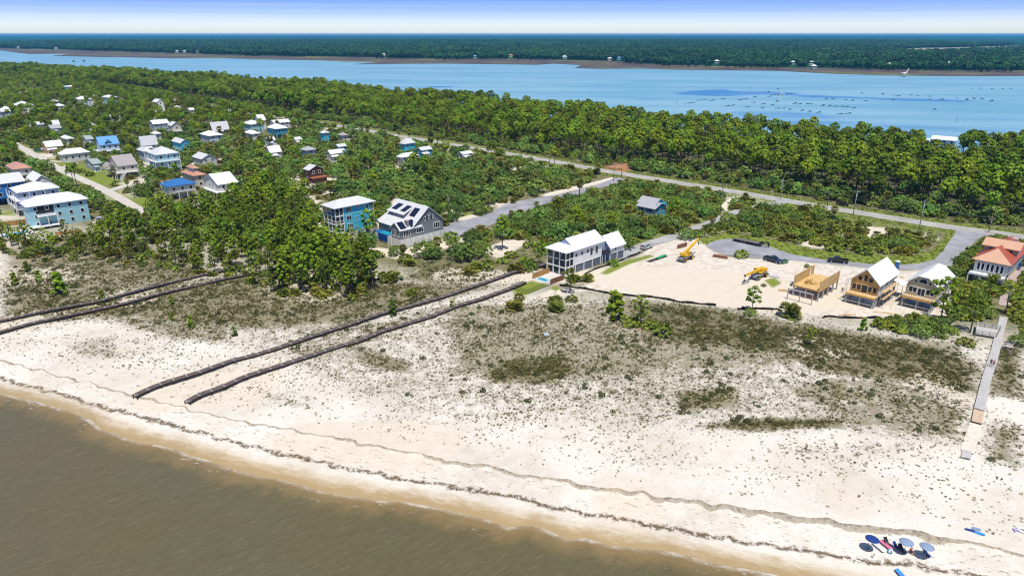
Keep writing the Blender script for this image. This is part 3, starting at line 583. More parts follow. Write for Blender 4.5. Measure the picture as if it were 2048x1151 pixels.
# ------------------------------------------------------------------ houses: local x runs away to the right (45 deg), local y away to the left; the near corner is the origin
A45 = R(45)
for nm, c in dict(white=(.78,.77,.74), offwhite=(.66,.65,.61), pale_blue=(.50,.62,.68), aqua=(.34,.60,.66), turquoise=(.06,.52,.72), teal=(.05,.33,.43), royal=(.03,.19,.52), lavender=(.34,.42,.58), grey_wall=(.21,.225,.235), bluegrey=(.36,.44,.50), tan=(.56,.48,.28), orange_wall=(.58,.30,.14), brown_wall=(.10,.055,.04), cream=(.62,.56,.45), pinkish=(.56,.38,.32)).items():  # lavender also stands in for white walls in shade
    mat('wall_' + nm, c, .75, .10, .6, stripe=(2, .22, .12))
for nm, c in dict(white=(.76,.76,.75), light=(.62,.62,.61), grey=(.40,.40,.41), taupe=(.37,.33,.32), blue=(.03,.15,.40), sky=(.10,.32,.62), red=(.40,.085,.04), peach=(.60,.35,.22), green=(.34,.40,.38), tile=(.52,.27,.18)).items():  # peach is the red metal with sun sheen mixed into the colour
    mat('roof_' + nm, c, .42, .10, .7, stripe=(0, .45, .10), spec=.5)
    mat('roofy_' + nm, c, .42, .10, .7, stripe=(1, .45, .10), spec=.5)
mat('trim', (.80,.80,.78), .6, .08); m_, t_, p_ = newmat('glass'); p_.inputs['Base Color'].default_value = (.012,.018,.022, 1); setin(p_, Roughness=.12); p_.inputs['Specular IOR Level'].default_value = .45
mat('shade_black', (.02,.02,.022), .9); mat('screen', (.03,.033,.037), .7); t_s = MATS['screen'].node_tree; ms_ = N(t_s, 'ShaderNodeMixShader'); tb_ = N(t_s, 'ShaderNodeBsdfTransparent'); ms_.inputs[0].default_value = .72; o_s = [x for x in t_s.nodes if x.type == 'OUTPUT_MATERIAL'][0]; p_s = [x for x in t_s.nodes if x.type == 'BSDF_PRINCIPLED'][0]; t_s.links.new(tb_.outputs[0], ms_.inputs[1]); t_s.links.new(p_s.outputs[0], ms_.inputs[2]); t_s.links.new(ms_.outputs[0], o_s.inputs[0]); mat('timber_grey', (.42,.41,.39), .9, .25, 2); mat('osb', (.60,.40,.17), .85, .25, 1.2); mat('osb_dark', (.62,.35,.09), .85, .28, 1.0)
mat('lumber', (.62,.42,.20), .85, .25, 1.2); mat('house_wrap', (.62,.63,.64), .7, .2, .8); mat('louvre', (.10,.11,.13), .8, .2, 1, stripe=(2, .3, -2.6)); mat('lattice', (.58,.59,.57), .8, .12, .8, stripe=(0, 1.6, -.25))
mat('solar', (.008,.014,.04), .18, .2, .8, spec=.6); mat('pool_water', (.02,.33,.45), .08, .1, .5); mat('pool_tile', (.01,.07,.30), .25, .15, 2); mat('tile_blue', (.03,.16,.42), .4, .15, 2)
mat('wood_fence', (.46,.24,.075), .8, .2, 1.2, stripe=(2, .2, .4)); mat('brown_fence', (.20,.09,.05), .8, .2, 1.2); mat('steel_black', (.015,.015,.017), .5); mat('stone', (.28,.27,.27), .8, .3, 2)
def fpt(face, at, u, out, z): return (u, at - out, z) if face == 'y' else (at - out, u, z)
def window(par, face, at, u, z, w, h, mull=1, fr='trim', fw=.12):
    f = MB(); P = lambda a, o, zz: fpt(face, at, a, o, zz)
    for a, b in (((u-w/2, z-h/2), (u+w/2, z-h/2)), ((u-w/2, z+h/2), (u+w/2, z+h/2)), ((u-w/2, z-h/2), (u-w/2, z+h/2)), ((u+w/2, z-h/2), (u+w/2, z+h/2))):
        f.bar(P(a[0], .04, a[1]), P(b[0], .04, b[1]), fw, fw)
    for i in range(1, mull): f.bar(P(u-w/2+w*i/mull, .04, z-h/2), P(u-w/2+w*i/mull, .04, z+h/2), fw*.8, fw*.8)
    o = f.build('window', fr, par)
    g = MB(); a, b = P(u-w/2, -.02, z-h/2), P(u+w/2, .035, z+h/2)
    g.box(min(a[0],b[0]), max(a[0],b[0]), min(a[1],b[1]), max(a[1],b[1]), a[2], b[2]); g.build('pane', 'glass', o)
    return o
def hip(par, x0, x1, y0, y1, z, rise, m, over=.6, name='roof', cut0=None):
    x0 -= over; x1 += over; y0 -= over; y1 += over; th = .18; mb = MB()
    if x1 - x0 >= y1 - y0: d = (y1-y0)/2; ra, rb = (x0+d, (y0+y1)/2), (x1-d+.01, (y0+y1)/2)
    else: d = (x1-x0)/2; ra, rb = ((x0+x1)/2, y0+d), ((x0+x1)/2, y1-d)
    b = [(x0,y0),(x1,y0),(x1,y1),(x0,y1)]
    vs = [(x,y,z-th) for x,y in b] + [(x,y,z) for x,y in b] + [(*ra, z+rise), (*rb, z+rise)]
    fs = [(0,3,2,1),(0,1,5,4),(1,2,6,5),(2,3,7,6),(3,0,4,7)]
    fs += [(4,5,9,8),(5,6,9),(6,7,8,9),(7,4,8)] if x1-x0 >= y1-y0 else [(4,5,8),(5,6,9,8),(6,7,9),(7,4,8,9)]
    mb.add(vs, fs); return mb.build(name, m, par)
def gable(par, x0, x1, y0, y1, z, rise, axis, m, over=.5, og=.4, name='roof', wall=None):
    th = .16; mb = MB()
    if axis == 'x': a, b = y0, y1
    else: a, b = x0, x1
    c = (a+b)/2; k = rise/(c-a); lo = z - over*k
    P = [(a-over, lo-th), (a-over, lo), (c, z+rise), (b+over, lo), (b+over, lo-th), (c, z+rise-th*1.2)]
    if axis == 'x': mb.profile_x([P[i] for i in (0,1,2,5)], x0-og, x1+og); mb.profile_x([P[i] for i in (5,2,3,4)], x0-og, x1+og)
    else: mb.profile([P[i] for i in (0,1,2,5)], y0-og, y1+og); mb.profile([P[i] for i in (5,2,3,4)], y0-og, y1+og)
    r = mb.build(name, m, par)
    if wall:
        g = MB(); q = [(a, z-.01), (b, z-.01), (c, z+rise-.22)]
        g.profile_x(q, x0, x1) if axis == 'x' else g.profile(q, y0, y1)
        g.build('gable_wall', wall, par)
    return r
def rail(par, pts, z, h=1.0, m='trim', step=.6, w=.07):
    mb = MB()
    for (x0,y0), (x1,y1) in zip(pts[:-1], pts[1:]):
        mb.bar((x0,y0,z+h), (x1,y1,z+h), w*1.4); mb.bar((x0,y0,z+.12), (x1,y1,z+.12), w)
        n = max(1, int(math.hypot(x1-x0, y1-y0)/step))
        for i in range(n+1): u = i/n; mb.bar((x0+(x1-x0)*u, y0+(y1-y0)*u, z), (x0+(x1-x0)*u, y0+(y1-y0)*u, z+h), w*.8)
    return mb.build('railing', m, par)
def posts(par, pts, z0, z1, w=.22, m='trim', name='post'):
    for x, y in pts: MB().box(x-w/2, x+w/2, y-w/2, y+w/2, z0, z1).build(name, m, par)
def stairs(par, a, b, w, n=10, m='timber_grey', name='stairs'):
    """straight flight from a (top) to b (foot)"""
    mb = MB(); a = Vector(a); b = Vector(b); h = Vector((b.x-a.x, b.y-a.y, 0)).normalized(); s = Vector((-h.y, h.x, 0)) * w/2
    for i in range(n):
        p = a + (b-a)*(i+.5)/n; mb.bar(p - s, p + s, .3, .06)
    for k in (-1, 1): mb.bar(a + s*k, b + s*k, .08, .28); mb.bar(a + s*k + Vector((0,0,.9)), b + s*k + Vector((0,0,.9)), .07, .1)
    return mb.build(name, m, par)
HOUSES = []      # (polygon in world, screen box) for keeping trees off and views open
def register(cx, cy, rot, x0, x1, y0, y1, ztop, keep=1.0):
    c, s = math.cos(rot), math.sin(rot); P = [(cx + x*c - y*s, cy + x*s + y*c) for x, y in ((x0,y0),(x1,y0),(x1,y1),(x0,y1))]
    sx, sy = [], []
    for x, y in P:
        for z in (1.5 if ztop > 5 else .5, ztop):
            f = y*cp - (z-CAM_H)*sp; sx.append(1024 + FP*x/f); sy.append(575.5 - FP*(y*sp + (z-CAM_H)*cp)/f)
    HOUSES.append((P, (min(sx), max(sx), min(sy), max(sy)), math.hypot(cx, cy), keep))
def wall_windows(r, face, at, u0, u1, z, n, w=.9, h=1.3, fr='trim', mull=1):
    for i in range(n): window(r, face, at, u0 + (u1-u0)*(i+.5)/n, z, w, h, mull, fr)
def column_hit(px, z, p, d):
    k = (px - 1024) / FP; return (k*(p[1]*cp - (z-CAM_H)*sp) - p[0]) / (d[0] - k*d[1]*cp)
DX = (math.cos(A45), math.sin(A45)); DY = (-DX[1], DX[0])
def village_house(label, e, zE, roof, rise, wall, roofm, stilt=0.0, deck=None, group=None, keep=.85, over=.6, fl=None, clampL=(5, 24), clampD=(5, 16), porch=False):
    xL, xN, xR, yN = e; n = G(xN, yN, zE)
    L = float(np.clip(column_hit(xR, zE, n, DX), *clampL)) - 2*over; D = float(np.clip(column_hit(xL, zE, n, DY), *clampD)) - 2*over
    ox, oy = n[0] + over*(DX[0]+DY[0]), n[1] + over*(DX[1]+DY[1])
    r = thing('house', label, 'house', (ox, oy, 0), A45, group); register(ox, oy, A45, -1, L+1, -1, D+1, zE + rise*.6, keep)
    W = 'wall_' + wall
    MB().box(0, L, 0, D, stilt, zE).build('wall', W, r)
    rm = ('roof_' if roof != 'gy' else 'roofy_') + roofm
    if roof == 'hip': hip(r, 0, L, 0, D, zE, rise, rm, over)
    else: gable(r, 0, L, 0, D, zE, rise, roof[1], rm, over*.8, over*.7, wall=W)
    if stilt > 1:
        nx, ny = max(2, int(L/3.5)+1), max(2, int(D/3.5)+1)
        posts(r, [(.15 + (L-.3)*i/(nx-1), .15 + (D-.3)*j/(ny-1)) for i in range(nx) for j in range(ny) if i in (0,) or j == 0], -.3, stilt, .28, 'trim')
        MB().box(L*.45, L*.95, D*.35, D*.9, -.2, stilt-.01).build('lower_room', W, r)
    z0 = max(stilt, .2); nf = fl or max(1, int(round((zE - z0)/2.9)))
    for k in range(nf):
        zc = z0 + (zE-z0)*(k+.52)/nf; hh = min(1.4, (zE-z0)/nf*.5)
        wall_windows(r, 'y', 0, .3, L-.3, zc, max(1, int(L/3.2)), 1.1, hh); wall_windows(r, 'x', 0, .3, D-.3, zc, max(1, int(D/3.2)), 1.0, hh)
    if deck:
        w = 1.9
        for k in range(nf if deck == 'all' else 1):
            zk = z0 + (zE-z0)*k/nf - (.02 if k == 0 else 0)
            pl = [(-w,-w),(L,-w),(L,-.01),(-.01,-.01),(-.01,D),(-w,D)]
            MB().prism(pl, zk-.2, zk).build('deck', 'trim', r); rail(r, [(L,-w),(-w,-w),(-w,D)], zk)
        top = zE if deck == 'all' else z0
        posts(r, [(x, -w+.1) for x in np.linspace(-w+.1, L-.1, max(2, int(L/3.2)))] + [(-w+.1, y) for y in np.linspace(1.2, D-.1, max(2, int(D/3.5)))], -.3, top, .2)
    if porch:
        MB().slab([(-.3,-2.6,zE*.62),(L*.6,-2.6,zE*.62),(L*.6,-.01,zE*.75),(-.3,-.01,zE*.75)], .15).build('porch_roof', rm, r)
        posts(r, [(0,-2.4),(L*.3,-2.4),(L*.57,-2.4)], 0, zE*.62-.1, .16); MB().box(-.3, L*.6, -2.6, -.01, -.1, stilt + .15).build('porch_floor', 'trim', r)
    return r, L, D
# --- A: turquoise tower house
ox, oy = -59.4, 223.5; L, D = 15.4, 7.4
r = thing('house', 'tall turquoise house with three stacked porches and a white hip roof', 'house', (ox, oy, 0), A45); register(ox, oy, A45, -.5, L, -.5, D, 12.5, 1)
FL = (2.7, 5.55, 8.4, 11.3)
MB().box(3.2, L-1.8, 0, D, 2.7, 11.3).build('wall', 'wall_turquoise', r); MB().box(L-1.8, L, 1.5, D, 2.7, 8.4).build('rear_wall', 'wall_turquoise', r)
MB().box(4.2, 8.0, .15, D-.3, -.3, 2.5).build('lower_wall', 'wall_offwhite', r); MB().box(8.0, 11, .02, D-.3, -.3, 2.69).build('lower_wall', 'wall_aqua', r)
MB().box(11.2, L, .3, D-.3, -.3, 2.5).build('carport_room', 'wall_cream', r); window(r, 'y', .3, 12.3, 1.2, 1.4, 1.8, 1, 'timber_grey')
hip(r, 0, L, 0, D, 11.3, 1.9, 'roof_light', .7)
for k, z in enumerate(FL[:3]):
    MB().prism([(-.1,-.1),(3.19,-.1),(3.19,D+.1),(-.1,D+.1)], z-.35, z).build('porch_floor', 'trim', r)
    rail(r, [(3.1,0),(0,0),(0,D)], z, .95, 'trim', 2.4, .09)
    MB().add([(.08,.08,z+.1),(.08,D-.1,z+.1),(.08,D-.1,FL[k+1]-.4),(.08,.08,FL[k+1]-.4),(3.1,.08,z+.1),(3.1,.08,FL[k+1]-.4)], [(0,1,2,3),(0,3,5,4)]).build('screen', 'screen', r)
    for y, w in ((1.2,1.6),(3.7,1.8),(6.1,1.6)): window(r, 'x', 3.2, y, z+1.25, w, 2.1, 2)
posts(r, [(0,0),(3.1,0),(1.6,0),(0,D/3),(0,2*D/3),(0,D)], -.3, 11.15, .24)
for z in FL[1:3]: MB().box(3.2, L-1.8, -.05, 0, z-.15, z+.1).build('trim_band', 'wall_aqua', r)
for u, z, w, h, mu in ((5.2,10,1.9,1.5,2),(8.6,10.5,1.3,.55,1),(10.4,10.5,1.3,.55,1),(12.6,9.8,.9,1.6,1),(5.2,7.1,1.9,1.5,2),(7.9,6.7,.6,.8,1),(10.4,7.2,.6,1.0,1),(5.4,4.2,2.1,1.5,3),(8.0,3.5,.7,.7,1),(12.4,4.3,1.4,1.2,2)): window(r, 'y', 0, u, z, w, h, mu)
MB().prism([(L-1.79,0),(L,0),(L,1.49),(L-1.79,1.49)], 8.1, 8.3).build('balcony_floor', 'trim', r); rail(r, [(L-1.8,0),(L,0),(L,1.4)], 8.3, .9); posts(r, [(L-.1,.1)], -.3, 11.2, .2)
# --- B: grey shingle house with solar panels
ox, oy = -36.4, 214.6
r = thing('house', 'large grey house with solar panels on its white roof and a raised pool', 'house', (ox, oy, 0), A45); register(ox, oy, A45, -1, 18.5, -1, 17, 11, 1)
ZF = 2.85
MB().box(5.6, 18, 0, 16.5, ZF, 6.9).build('wall', 'wall_grey_wall', r); MB().box(0, 5.59, 0, 5, ZF, 6.4).build('wing_wall', 'wall_grey_wall', r); MB().box(3, 5.59, 5.01, 16.5, ZF, 5.9).build('front_wall', 'wall_grey_wall', r)
gable(r, 5.6, 18, 0, 16.5, 6.9, 5.2, 'y', 'roofy_light', .7, .5, wall='wall_grey_wall')
gable(r, 0, 8.4, 0, 5, 6.4, 2.0, 'x', 'roof_light', .5, .45, name='wing_roof', wall='wall_grey_wall')
MB().slab([(2.2,5.2,5.75),(2.2,17,5.75),(6.9,17,8.0),(6.9,5.2,8.0)][::-1], .15).build('porch_roof', 'roofy_light', r)
for y0, y1 in ((11.3, 15.2), (6.6, 10.2)):
    g = MB(); g.profile([(6.6, 7.4), (6.6, 9.2), (11.2, 11.0), (11.2, 11.0)][:3] + [(10.8, 10.6)], y0, y1); g.build('dormer_wall', 'wall_grey_wall', r)
    MB().slab([(6.0,y0-.5,9.15),(6.0,y1+.5,9.15),(11.6,y1+.5,11.4),(11.6,y0-.5,11.4)][::-1], .18).build('dormer_roof', 'roofy_light', r)
    window(r, 'x', 6.6, (y0+y1)/2, 8.3, 2.6, 1.1, 4)
    MB().slab([(7.3,y0+.5,9.75),(7.3,y1-.5,9.75),(10.6,y1-.5,11.08),(10.6,y0+.5,11.08)][::-1], .05).build('solar_panel', 'solar', r)
zz = lambda x: 6.9 + (x-5.6)*5.2/6.2
MB().slab([(7.7,2.4,zz(7.7)+.15),(7.7,5.3,zz(7.7)+.15),(10.4,5.3,zz(10.4)+.15),(10.4,2.4,zz(10.4)+.15)][::-1], .05).build('solar_panel', 'solar', r)
wy = lambda y: 6.4 + y*2.0/2.5
for x0, x1 in ((.2, 2.6), (4.3, 6.7)): MB().slab([(x0,-.1,wy(-.1)+.1),(x1,-.1,wy(-.1)+.1),(x1,2.2,wy(2.2)+.1),(x0,2.2,wy(2.2)+.1)], .05).build('solar_panel', 'solar', r)
MB().box(3.0, 3.9, .2, 1.6, 6.3, 8.7).build('chimney', 'stone', r)
gable(r, 14.5, 20.2, 13, 16.4, 8.2, .6, 'x', 'roof_light', .3, .2, name='rear_roof', wall='wall_pale_blue')
for u, z, w, h, mu in ((8.0,4.6,3.0,1.5,3),(15.2,5.1,2.6,2.0,3),(10.2,8.2,.8,1.3,1),(12,8.3,.8,1.3,1),(13.8,8.4,.8,1.3,1),(2.6,4.5,2.6,2.2,4)): window(r, 'y', 0, u, z, w, h, mu, fw=.16)
for u in (10.2, 12, 13.8):
    for s in (-.66, .66): MB().box(u+s-.2, u+s+.2, -.06, -.005, 7.55, 9.0).build('shutter', 'steel_black', r)
for u, w, mu in ((2.5,4.4,6),): window(r, 'x', 0, u, 4.7, w, 2.2, mu, fw=.16)
window(r, 'x', 3, 12.4, 4.5, 4.2, 1.7, 5, fw=.16); window(r, 'x', 3, 7.2, 4.3, 2.4, 2.2, 2, fw=.16)
MB().box(-.12, 18.0, -.12, 0, -.4, ZF).build('slatted_base', 'lattice', r); MB().box(-.12, -.005, .005, 16.5, -.4, ZF).build('slatted_base', 'wall_offwhite', r); MB().box(17.88, 18.1, 0, 16, -.4, ZF).build('slatted_base', 'lattice', r)
for x in np.linspace(.2, 17.8, 8): MB().box(x-.14, x+.14, -.2, -.121, -.4, ZF+.02).build('pier', 'trim', r)
for y in (5.2, 7.2, 12.2, 15.9): MB().box(-.22, -.121, y-.14, y+.14, -.4, ZF+.02).build('pier', 'trim', r)
MB().box(-.1, 2.99, 5.01, 16.5, ZF-.12, ZF).build('deck', 'concrete', r)
MB().box(-.35, -.221, 7.1, 12.3, .7, ZF+.05).build('pool_wall', 'pool_tile', r); MB().box(-.3, 2.6, 6.9, 12.6, ZF+.003, ZF+.3).build('pool_rim', 'tile_blue', r); MB().box(-.1, 2.3, 7.2, 12.3, ZF+.25, ZF+.32).build('pool_water', 'pool_water', r)
MB().box(.1, 2.2, 12.8, 14.6, ZF+.003, ZF+.5).build('spa', 'tile_blue', r)
stairs(r, (-.1,16.0,ZF), (-4.6,16.0,0), 1.6, 12); rail(r, [(3,16.5),(0,16.5),(0,14.8)], ZF, 1.0, 'timber_grey')
for k in range(7): pass
# --- C: long white house with a porch darkened by added mesh, and its annex
ox, oy = 15.2, 187.2
r = thing('house', 'long white house with a two-storey seaward porch and white metal roofs', 'house', (ox, oy, 0), A45); register(ox, oy, A45, -.5, 27, -1.5, 7, 9.5, 1)
Y0, Y1, XE = -.4, 6.8, 16.6
MB().box(3.6, XE, Y0, Y1, 2.6, 7.4).build('wall', 'wall_white', r); MB().box(4.6, XE-.2, Y0+.12, Y1-.2, -.3, 2.59).build('louvre_base', 'louvre', r)
g = MB(); zr = 10.0; ym = (Y0+Y1)/2; ze = 7.3; ov = .65; xg = 3.6; q = .58; half = (Y1-Y0)/2+ov; zg_ = ze + (zr-ze)*(1-q); yl, yh = ym-half*q, ym+half*q
vs = [(-.6,Y0-ov,ze),(17.6,Y0-ov,ze),(17.6,ym,zr),(xg,ym,zr),(xg,yl,zg_),(xg,yh,zg_),(-.6,Y1+ov,ze),(17.6,Y1+ov,ze)]
vs += [(x,y,z-.18) for x,y,z in vs]
g.add(vs, [(0,1,2,3,4),(3,2,7,6,5),(0,4,5,6),(12,11,10,9,8),(13,14,15,10,11),(14,13,12,8),(0,8,9,1),(6,7,15,14),(0,6,14,8),(1,9,10,2),(2,10,15,7)]).build('roof', 'roof_white', r)
MB().add([(xg+.05,yl+.2,zg_),(xg+.05,yh-.2,zg_),(xg+.05,ym,zr-.25)], [(0,2,1)]).build('gablet', 'wall_lavender', r)  # bluish shade on the white gablet, painted as its wall colour
for z in (2.6, 4.95): MB().prism([(-.1,Y0-.1),(3.59,Y0-.1),(3.59,Y1+.1),(-.1,Y1+.1)], z-.3, z).build('porch_floor', 'trim', r)
posts(r, [(.05,Y0+.05),(3.45,Y0+.05),(1.75,Y0+.05)] + [(.05, Y0+(Y1-Y0)*k/3) for k in (1,2,3)], -.2, 7.15, .26)
for k in (1, 2): MB().bar((.05, Y0+(Y1-Y0)*k/3-.9, 7.1), (.05, Y0+(Y1-Y0)*k/3, 5.0), .14).build('brace', 'trim', r)
for z in (2.6, 4.95):
    MB().bar((.05,Y0,z+.9), (.05,Y1,z+.9), .06).build('rail', 'steel_black', r); MB().bar((0,Y0+.02,z+.9), (3.5,Y0+.02,z+.9), .06).build('rail', 'steel_black', r)
    MB().add([(.1,Y0+.1,z),(.1,Y1-.1,z),(.1,Y1-.1,z+2.1),(.1,Y0+.1,z+2.1),(3.5,Y0+.1,z),(3.5,Y0+.1,z+2.1)], [(0,1,2,3),(0,3,5,4)]).build('screen', 'screen', r)  # dark mesh added so the porch interior looks shaded
    for y in (.9, 3.2, 5.4): window(r, 'x', 3.6, y, z+1.15, 1.8, 2.0, 2, 'steel_black')
MB().box(1.2, 2.8, 1.5, 4.2, 2.601, 3.3).build('porch_sofa', 'wall_pale_blue', r)
for u, z, w, h in ((4.7,5.5,.55,.7),(7.3,5.5,.55,.7),(9.9,5.6,.55,.75),(11.7,5.1,.75,1.9),(14.2,5.15,.75,1.9)): window(r, 'y', Y0, u, z, w, h, 1, 'steel_black')
MB().box(3.6, XE+.05, Y0-.04, Y0-.002, 2.45, 2.75).build('trim_band', 'trim', r); MB().box(XE-.3, XE+.06, Y0-.05, Y0-.003, 2.76, 7.2).build('corner_board', 'trim', r)
posts(r, [(x, Y0+.06) for x in (4.4, 8.4, 12.4, 16.4)], -.3, 2.44, .24)
for x in np.arange(4.2, 16.5, 1.3): MB().bar((x,Y0-.55,7.12), (x,Y0+.02,7.0), .1).build('rafter_tail', 'timber_grey', r)
MB().box(19.7, 27, -1.3, 4.6, 2.8, 5.0).build('annex_wall', 'wall_white', r); MB().box(20, 26.8, -1.2, 4.4, -.3, 2.79).build('annex_base', 'louvre', r); MB().box(16.6, 19.69, .6, 5, -.2, 6.4).build('link_wall', 'wall_lavender', r)  # the link wall's bluish shade is put into its colour
MB().box(19.62, 19.698, -1.25, 4.6, -.2, 5.0).build('annex_front', 'wall_lavender', r)  # thin facing coloured like the white annex front in shade
gable(r, 19.7, 27, -1.3, 4.6, 5.0, 3.0, 'x', 'roof_white', .5, .4, name='annex_roof', wall='wall_lavender'); posts(r, [(19.8,-1.35),(23.4,-1.35),(26.9,-1.35),(17.4,-.3)], -.3, 2.8, .24)  # annex gable triangle coloured with the same bluish shade
MB().box(19.7, 27.02, -1.345, -1.305, 2.55, 2.85).build('trim_band', 'trim', r)
gable(r, 17.2, 19.5, -1.6, .5, 3.4, .8, 'x', 'steel_black', .2, .2, name='entry_roof'); posts(r, [(17.2,-1.5),(19.4,-1.5)], -.2, 3.3, .14); window(r, 'y', .6, 18.1, 1.6, 1.3, 2.2, 1, 'wall_brown_wall'); window(r, 'y', -1.3, 22.4, 3.8, .6, .6, 1, 'steel_black')
def frame(px, py, z=0): return G(px, py, z)
def in_c(x, y): return (ox + x*DX[0] + y*DY[0], oy + x*DX[1] + y*DY[1])
def c_thing(name, label, cat, x, y): return thing(name, label, cat, (*in_c(x, y), 0), A45)
t_ = c_thing('pool_terrace', 'pale terrace with a small blue pool in front of the long white house', 'pool', -8.6, -1.8)
MB().prism([(0,0),(8.5,.3),(8.5,6.9),(.3,6.3)], -.2, .12).build('paving', 'concrete', t_); MB().prism([(.6,2.0),(3.0,2.0),(3.0,6.0),(.6,6.0)], .13, .2).build('coping', 'trim', t_); MB().prism([(.85,2.25),(2.75,2.25),(2.75,5.75),(.85,5.75)], .201, .22).build('pool_water', 'pool_water', t_)
t_ = c_thing('screen_wall', 'honey coloured timber screen along the left side of the small pool', 'fence', -8.0, 4.95); MB().box(0, 7, -.05, .05, 0, 1.7).build('panel', 'wood_fence', t_); posts(t_, [(0,.1),(2.3,.1),(4.6,.1),(7,.1)], -.2, 1.75, .12, 'brown_fence')
t_ = c_thing('screen_wall', 'dark brown timber screen on the right side of the small pool, behind a pine', 'fence', -8.2, -1.9); MB().box(0, 5.5, -.05, .05, 0, 1.6).build('panel', 'brown_fence', t_); posts(t_, [(0,-.1),(2.7,-.1),(5.5,-.1)], -.2, 1.7, .12, 'brown_fence')
t_ = c_thing('iron_fence', 'black iron fence around the green lawn below the small pool', 'fence', -18.2, -2.3); rail(t_, [(9.6,.2),(0,0),(.3,6.2),(3.7,6.2)], 0, 1.2, 'steel_black', .22, .035)
# --- D: open frame with plywood side walls
ox, oy = 80.4, 167.0
r = thing('unfinished_house', 'unroofed timber house frame with plywood side walls on posts', 'house frame', (ox, oy, 0), A45); register(ox, oy, A45, -4, 13, 0, 7, 5.6, 1)
posts(r, [(x, y) for x in (.2, 3.4, 6.6, 9.8, 12.8) for y in (.2, 3.5, 6.8)], -.3, 2.6, .3, 'timber_grey'); MB().box(0, 13, 0, 7, 2.6, 2.95).build('joists', 'osb_dark', r); MB().box(-.1, 13.05, -.05, 7.05, 2.951, 3.05).build('floor', 'osb', r)
for y in (.05, 6.95):
    MB().box(0, 10.2, y-.06, y+.06, 3.051, 5.6).build('side_wall', 'osb', r); MB().box(11.0, 13, y-.06, y+.06, 3.051, 5.6).build('side_wall', 'osb', r)
    for x in np.arange(0, 13.1, 1.2): MB().box(x-.05, x+.05, y-.14 if y > 3 else y+.061, y-.061 if y > 3 else y+.14, 3.051, 5.6).build('stud', 'lumber', r)
posts(r, [(-3.7,.2),(-3.7,3.4),(-3.7,6.6)], -.3, 2.8, .22, 'timber_grey'); MB().box(-3.85, -3.55, 0, 6.8, 2.801, 3.1).build('front_beam', 'timber_grey', r)
q = MB(); [q.bar((2.2+rnd.uniform(0,2.5), 4+rnd.uniform(-.8,1.5), 3.15+.12*k), (3.6+rnd.uniform(0,2.2), 3.2+rnd.uniform(-.8,2.2), 3.15+.12*k), .2, .06) for k in range(9)]; o = q.build('lumber_pile', 'osb_dark'); 
o.location = (ox, oy, 0); o.rotation_euler = (0, 0, A45); tag(o, 'loose boards and trestles on the open plywood floor of the house frame', 'lumber')
q = MB()
for x0, y0 in ((3.2,5.0),(4.6,4.4)):
    q.box(x0, x0+1.6, y0, y0+.3, 3.85, 3.95)
    for dx in (.1, 1.5):
        for dy in (-.15, .45): q.bar((x0+dx, y0+dy, 3.051), (x0+dx, y0+.15, 3.86), .07)
o = q.build('sawhorse', 'lumber'); o.location = (ox, oy, 0); o.rotation_euler = (0, 0, A45); tag(o, 'pair of timber sawhorses standing on the open plywood floor', 'sawhorse')
# --- E: plywood house, F: tan house
def site_house(label, ox, oy, wallm, sidem, Lx, roof, tan_trim):
    r = thing('house', label, 'house', (ox, oy, 0), A45); register(ox, oy, A45, 0, Lx, 0, 7, 9, 1)
    xs = (.2, 2.2, 5.5, 8.8, 12.1, Lx-.2)
    posts(r, [(x, y) for x in xs for y in (.15, 3.5, 6.85)], -.3, 2.55, .32, 'timber_grey'); MB().box(0, Lx, 0, 7, 2.55, 2.85).build('joists', 'timber_grey', r); MB().box(-.15, 2.0, -.1, 7.1, 2.851, 3.0).build('deck', 'lumber', r); MB().box(-.2, -.151, -.1, 7.1, 2.5, 2.95).build('deck_fascia', 'osb_dark', r)
    for y in (.15, 6.85): MB().box(.2, Lx-.2, y-.06, y+.06, .7, .9).build('girt', 'timber_grey', r)
    MB().box(.05, .2, .3, 6.7, .75, .95).build('girt', 'timber_grey', r)
    MB().box(2.2, Lx, .1, 6.9, 2.851, 6.3).build('wall', sidem, r); MB().box(2.1, 2.199, .1, 6.9, 2.851, 6.3).build('front_wall', wallm, r)
    MB().box(3.5, Lx-1, .5, 6.5, -.2, 2.5).build('lower_room', 'wall_lavender' if tan_trim else 'shade_black', r) if tan_trim else MB().box(2.3, 6, .8, 6.2, -.2, 2.3).build('lower_room', 'wall_bluegrey', r)
    return r
ox, oy = 92.2, 161.7
r = site_house('unfinished house with bare yellow plywood front and white metal roof', ox, oy, 'osb_dark', 'house_wrap', 16.2, 'gable', False)
gable(r, 2.1, 16.2, .1, 6.9, 6.3, 3.3, 'x', 'roof_white', .45, .5); MB().profile_x([(.1,6.29),(6.9,6.29),(3.5,9.35)], 2.1, 2.199).build('gable_wall', 'osb_dark', r); MB().profile_x([(.1,6.29),(6.9,6.29),(3.5,9.3)], 16.1, 16.19).build('gable_wall', 'house_wrap', r)
for u, z, w, h, mu in ((6.0,4.3,1.0,1.6,1),(4.85,4.3,1.0,1.6,1),(2.1,4.3,1.0,1.6,1),(.95,4.3,1.0,1.6,1),(3.45,4.15,1.5,2.1,1),(4.8,6.75,1.0,1.25,1),(3.5,7.0,.95,1.7,1),(2.2,6.7,1.0,1.25,1)): window(r, 'x', 2.1, u, z, w, h, mu, 'lumber')
for u in (4.6, 8.2, 12.5): window(r, 'y', .1, u, 4.7, 1.2, 1.2, 1, 'timber_grey')
MB().slab([(13.2,-2.6,3.6),(17.2,-2.6,3.6),(17.2,0,4.6),(13.2,0,4.6)], .12).build('lean_to_roof', 'roof_white', r); posts(r, [(13.3,-2.5),(17.1,-2.5)], -.3, 3.5, .15, 'lumber')
E0 = (ox, oy)
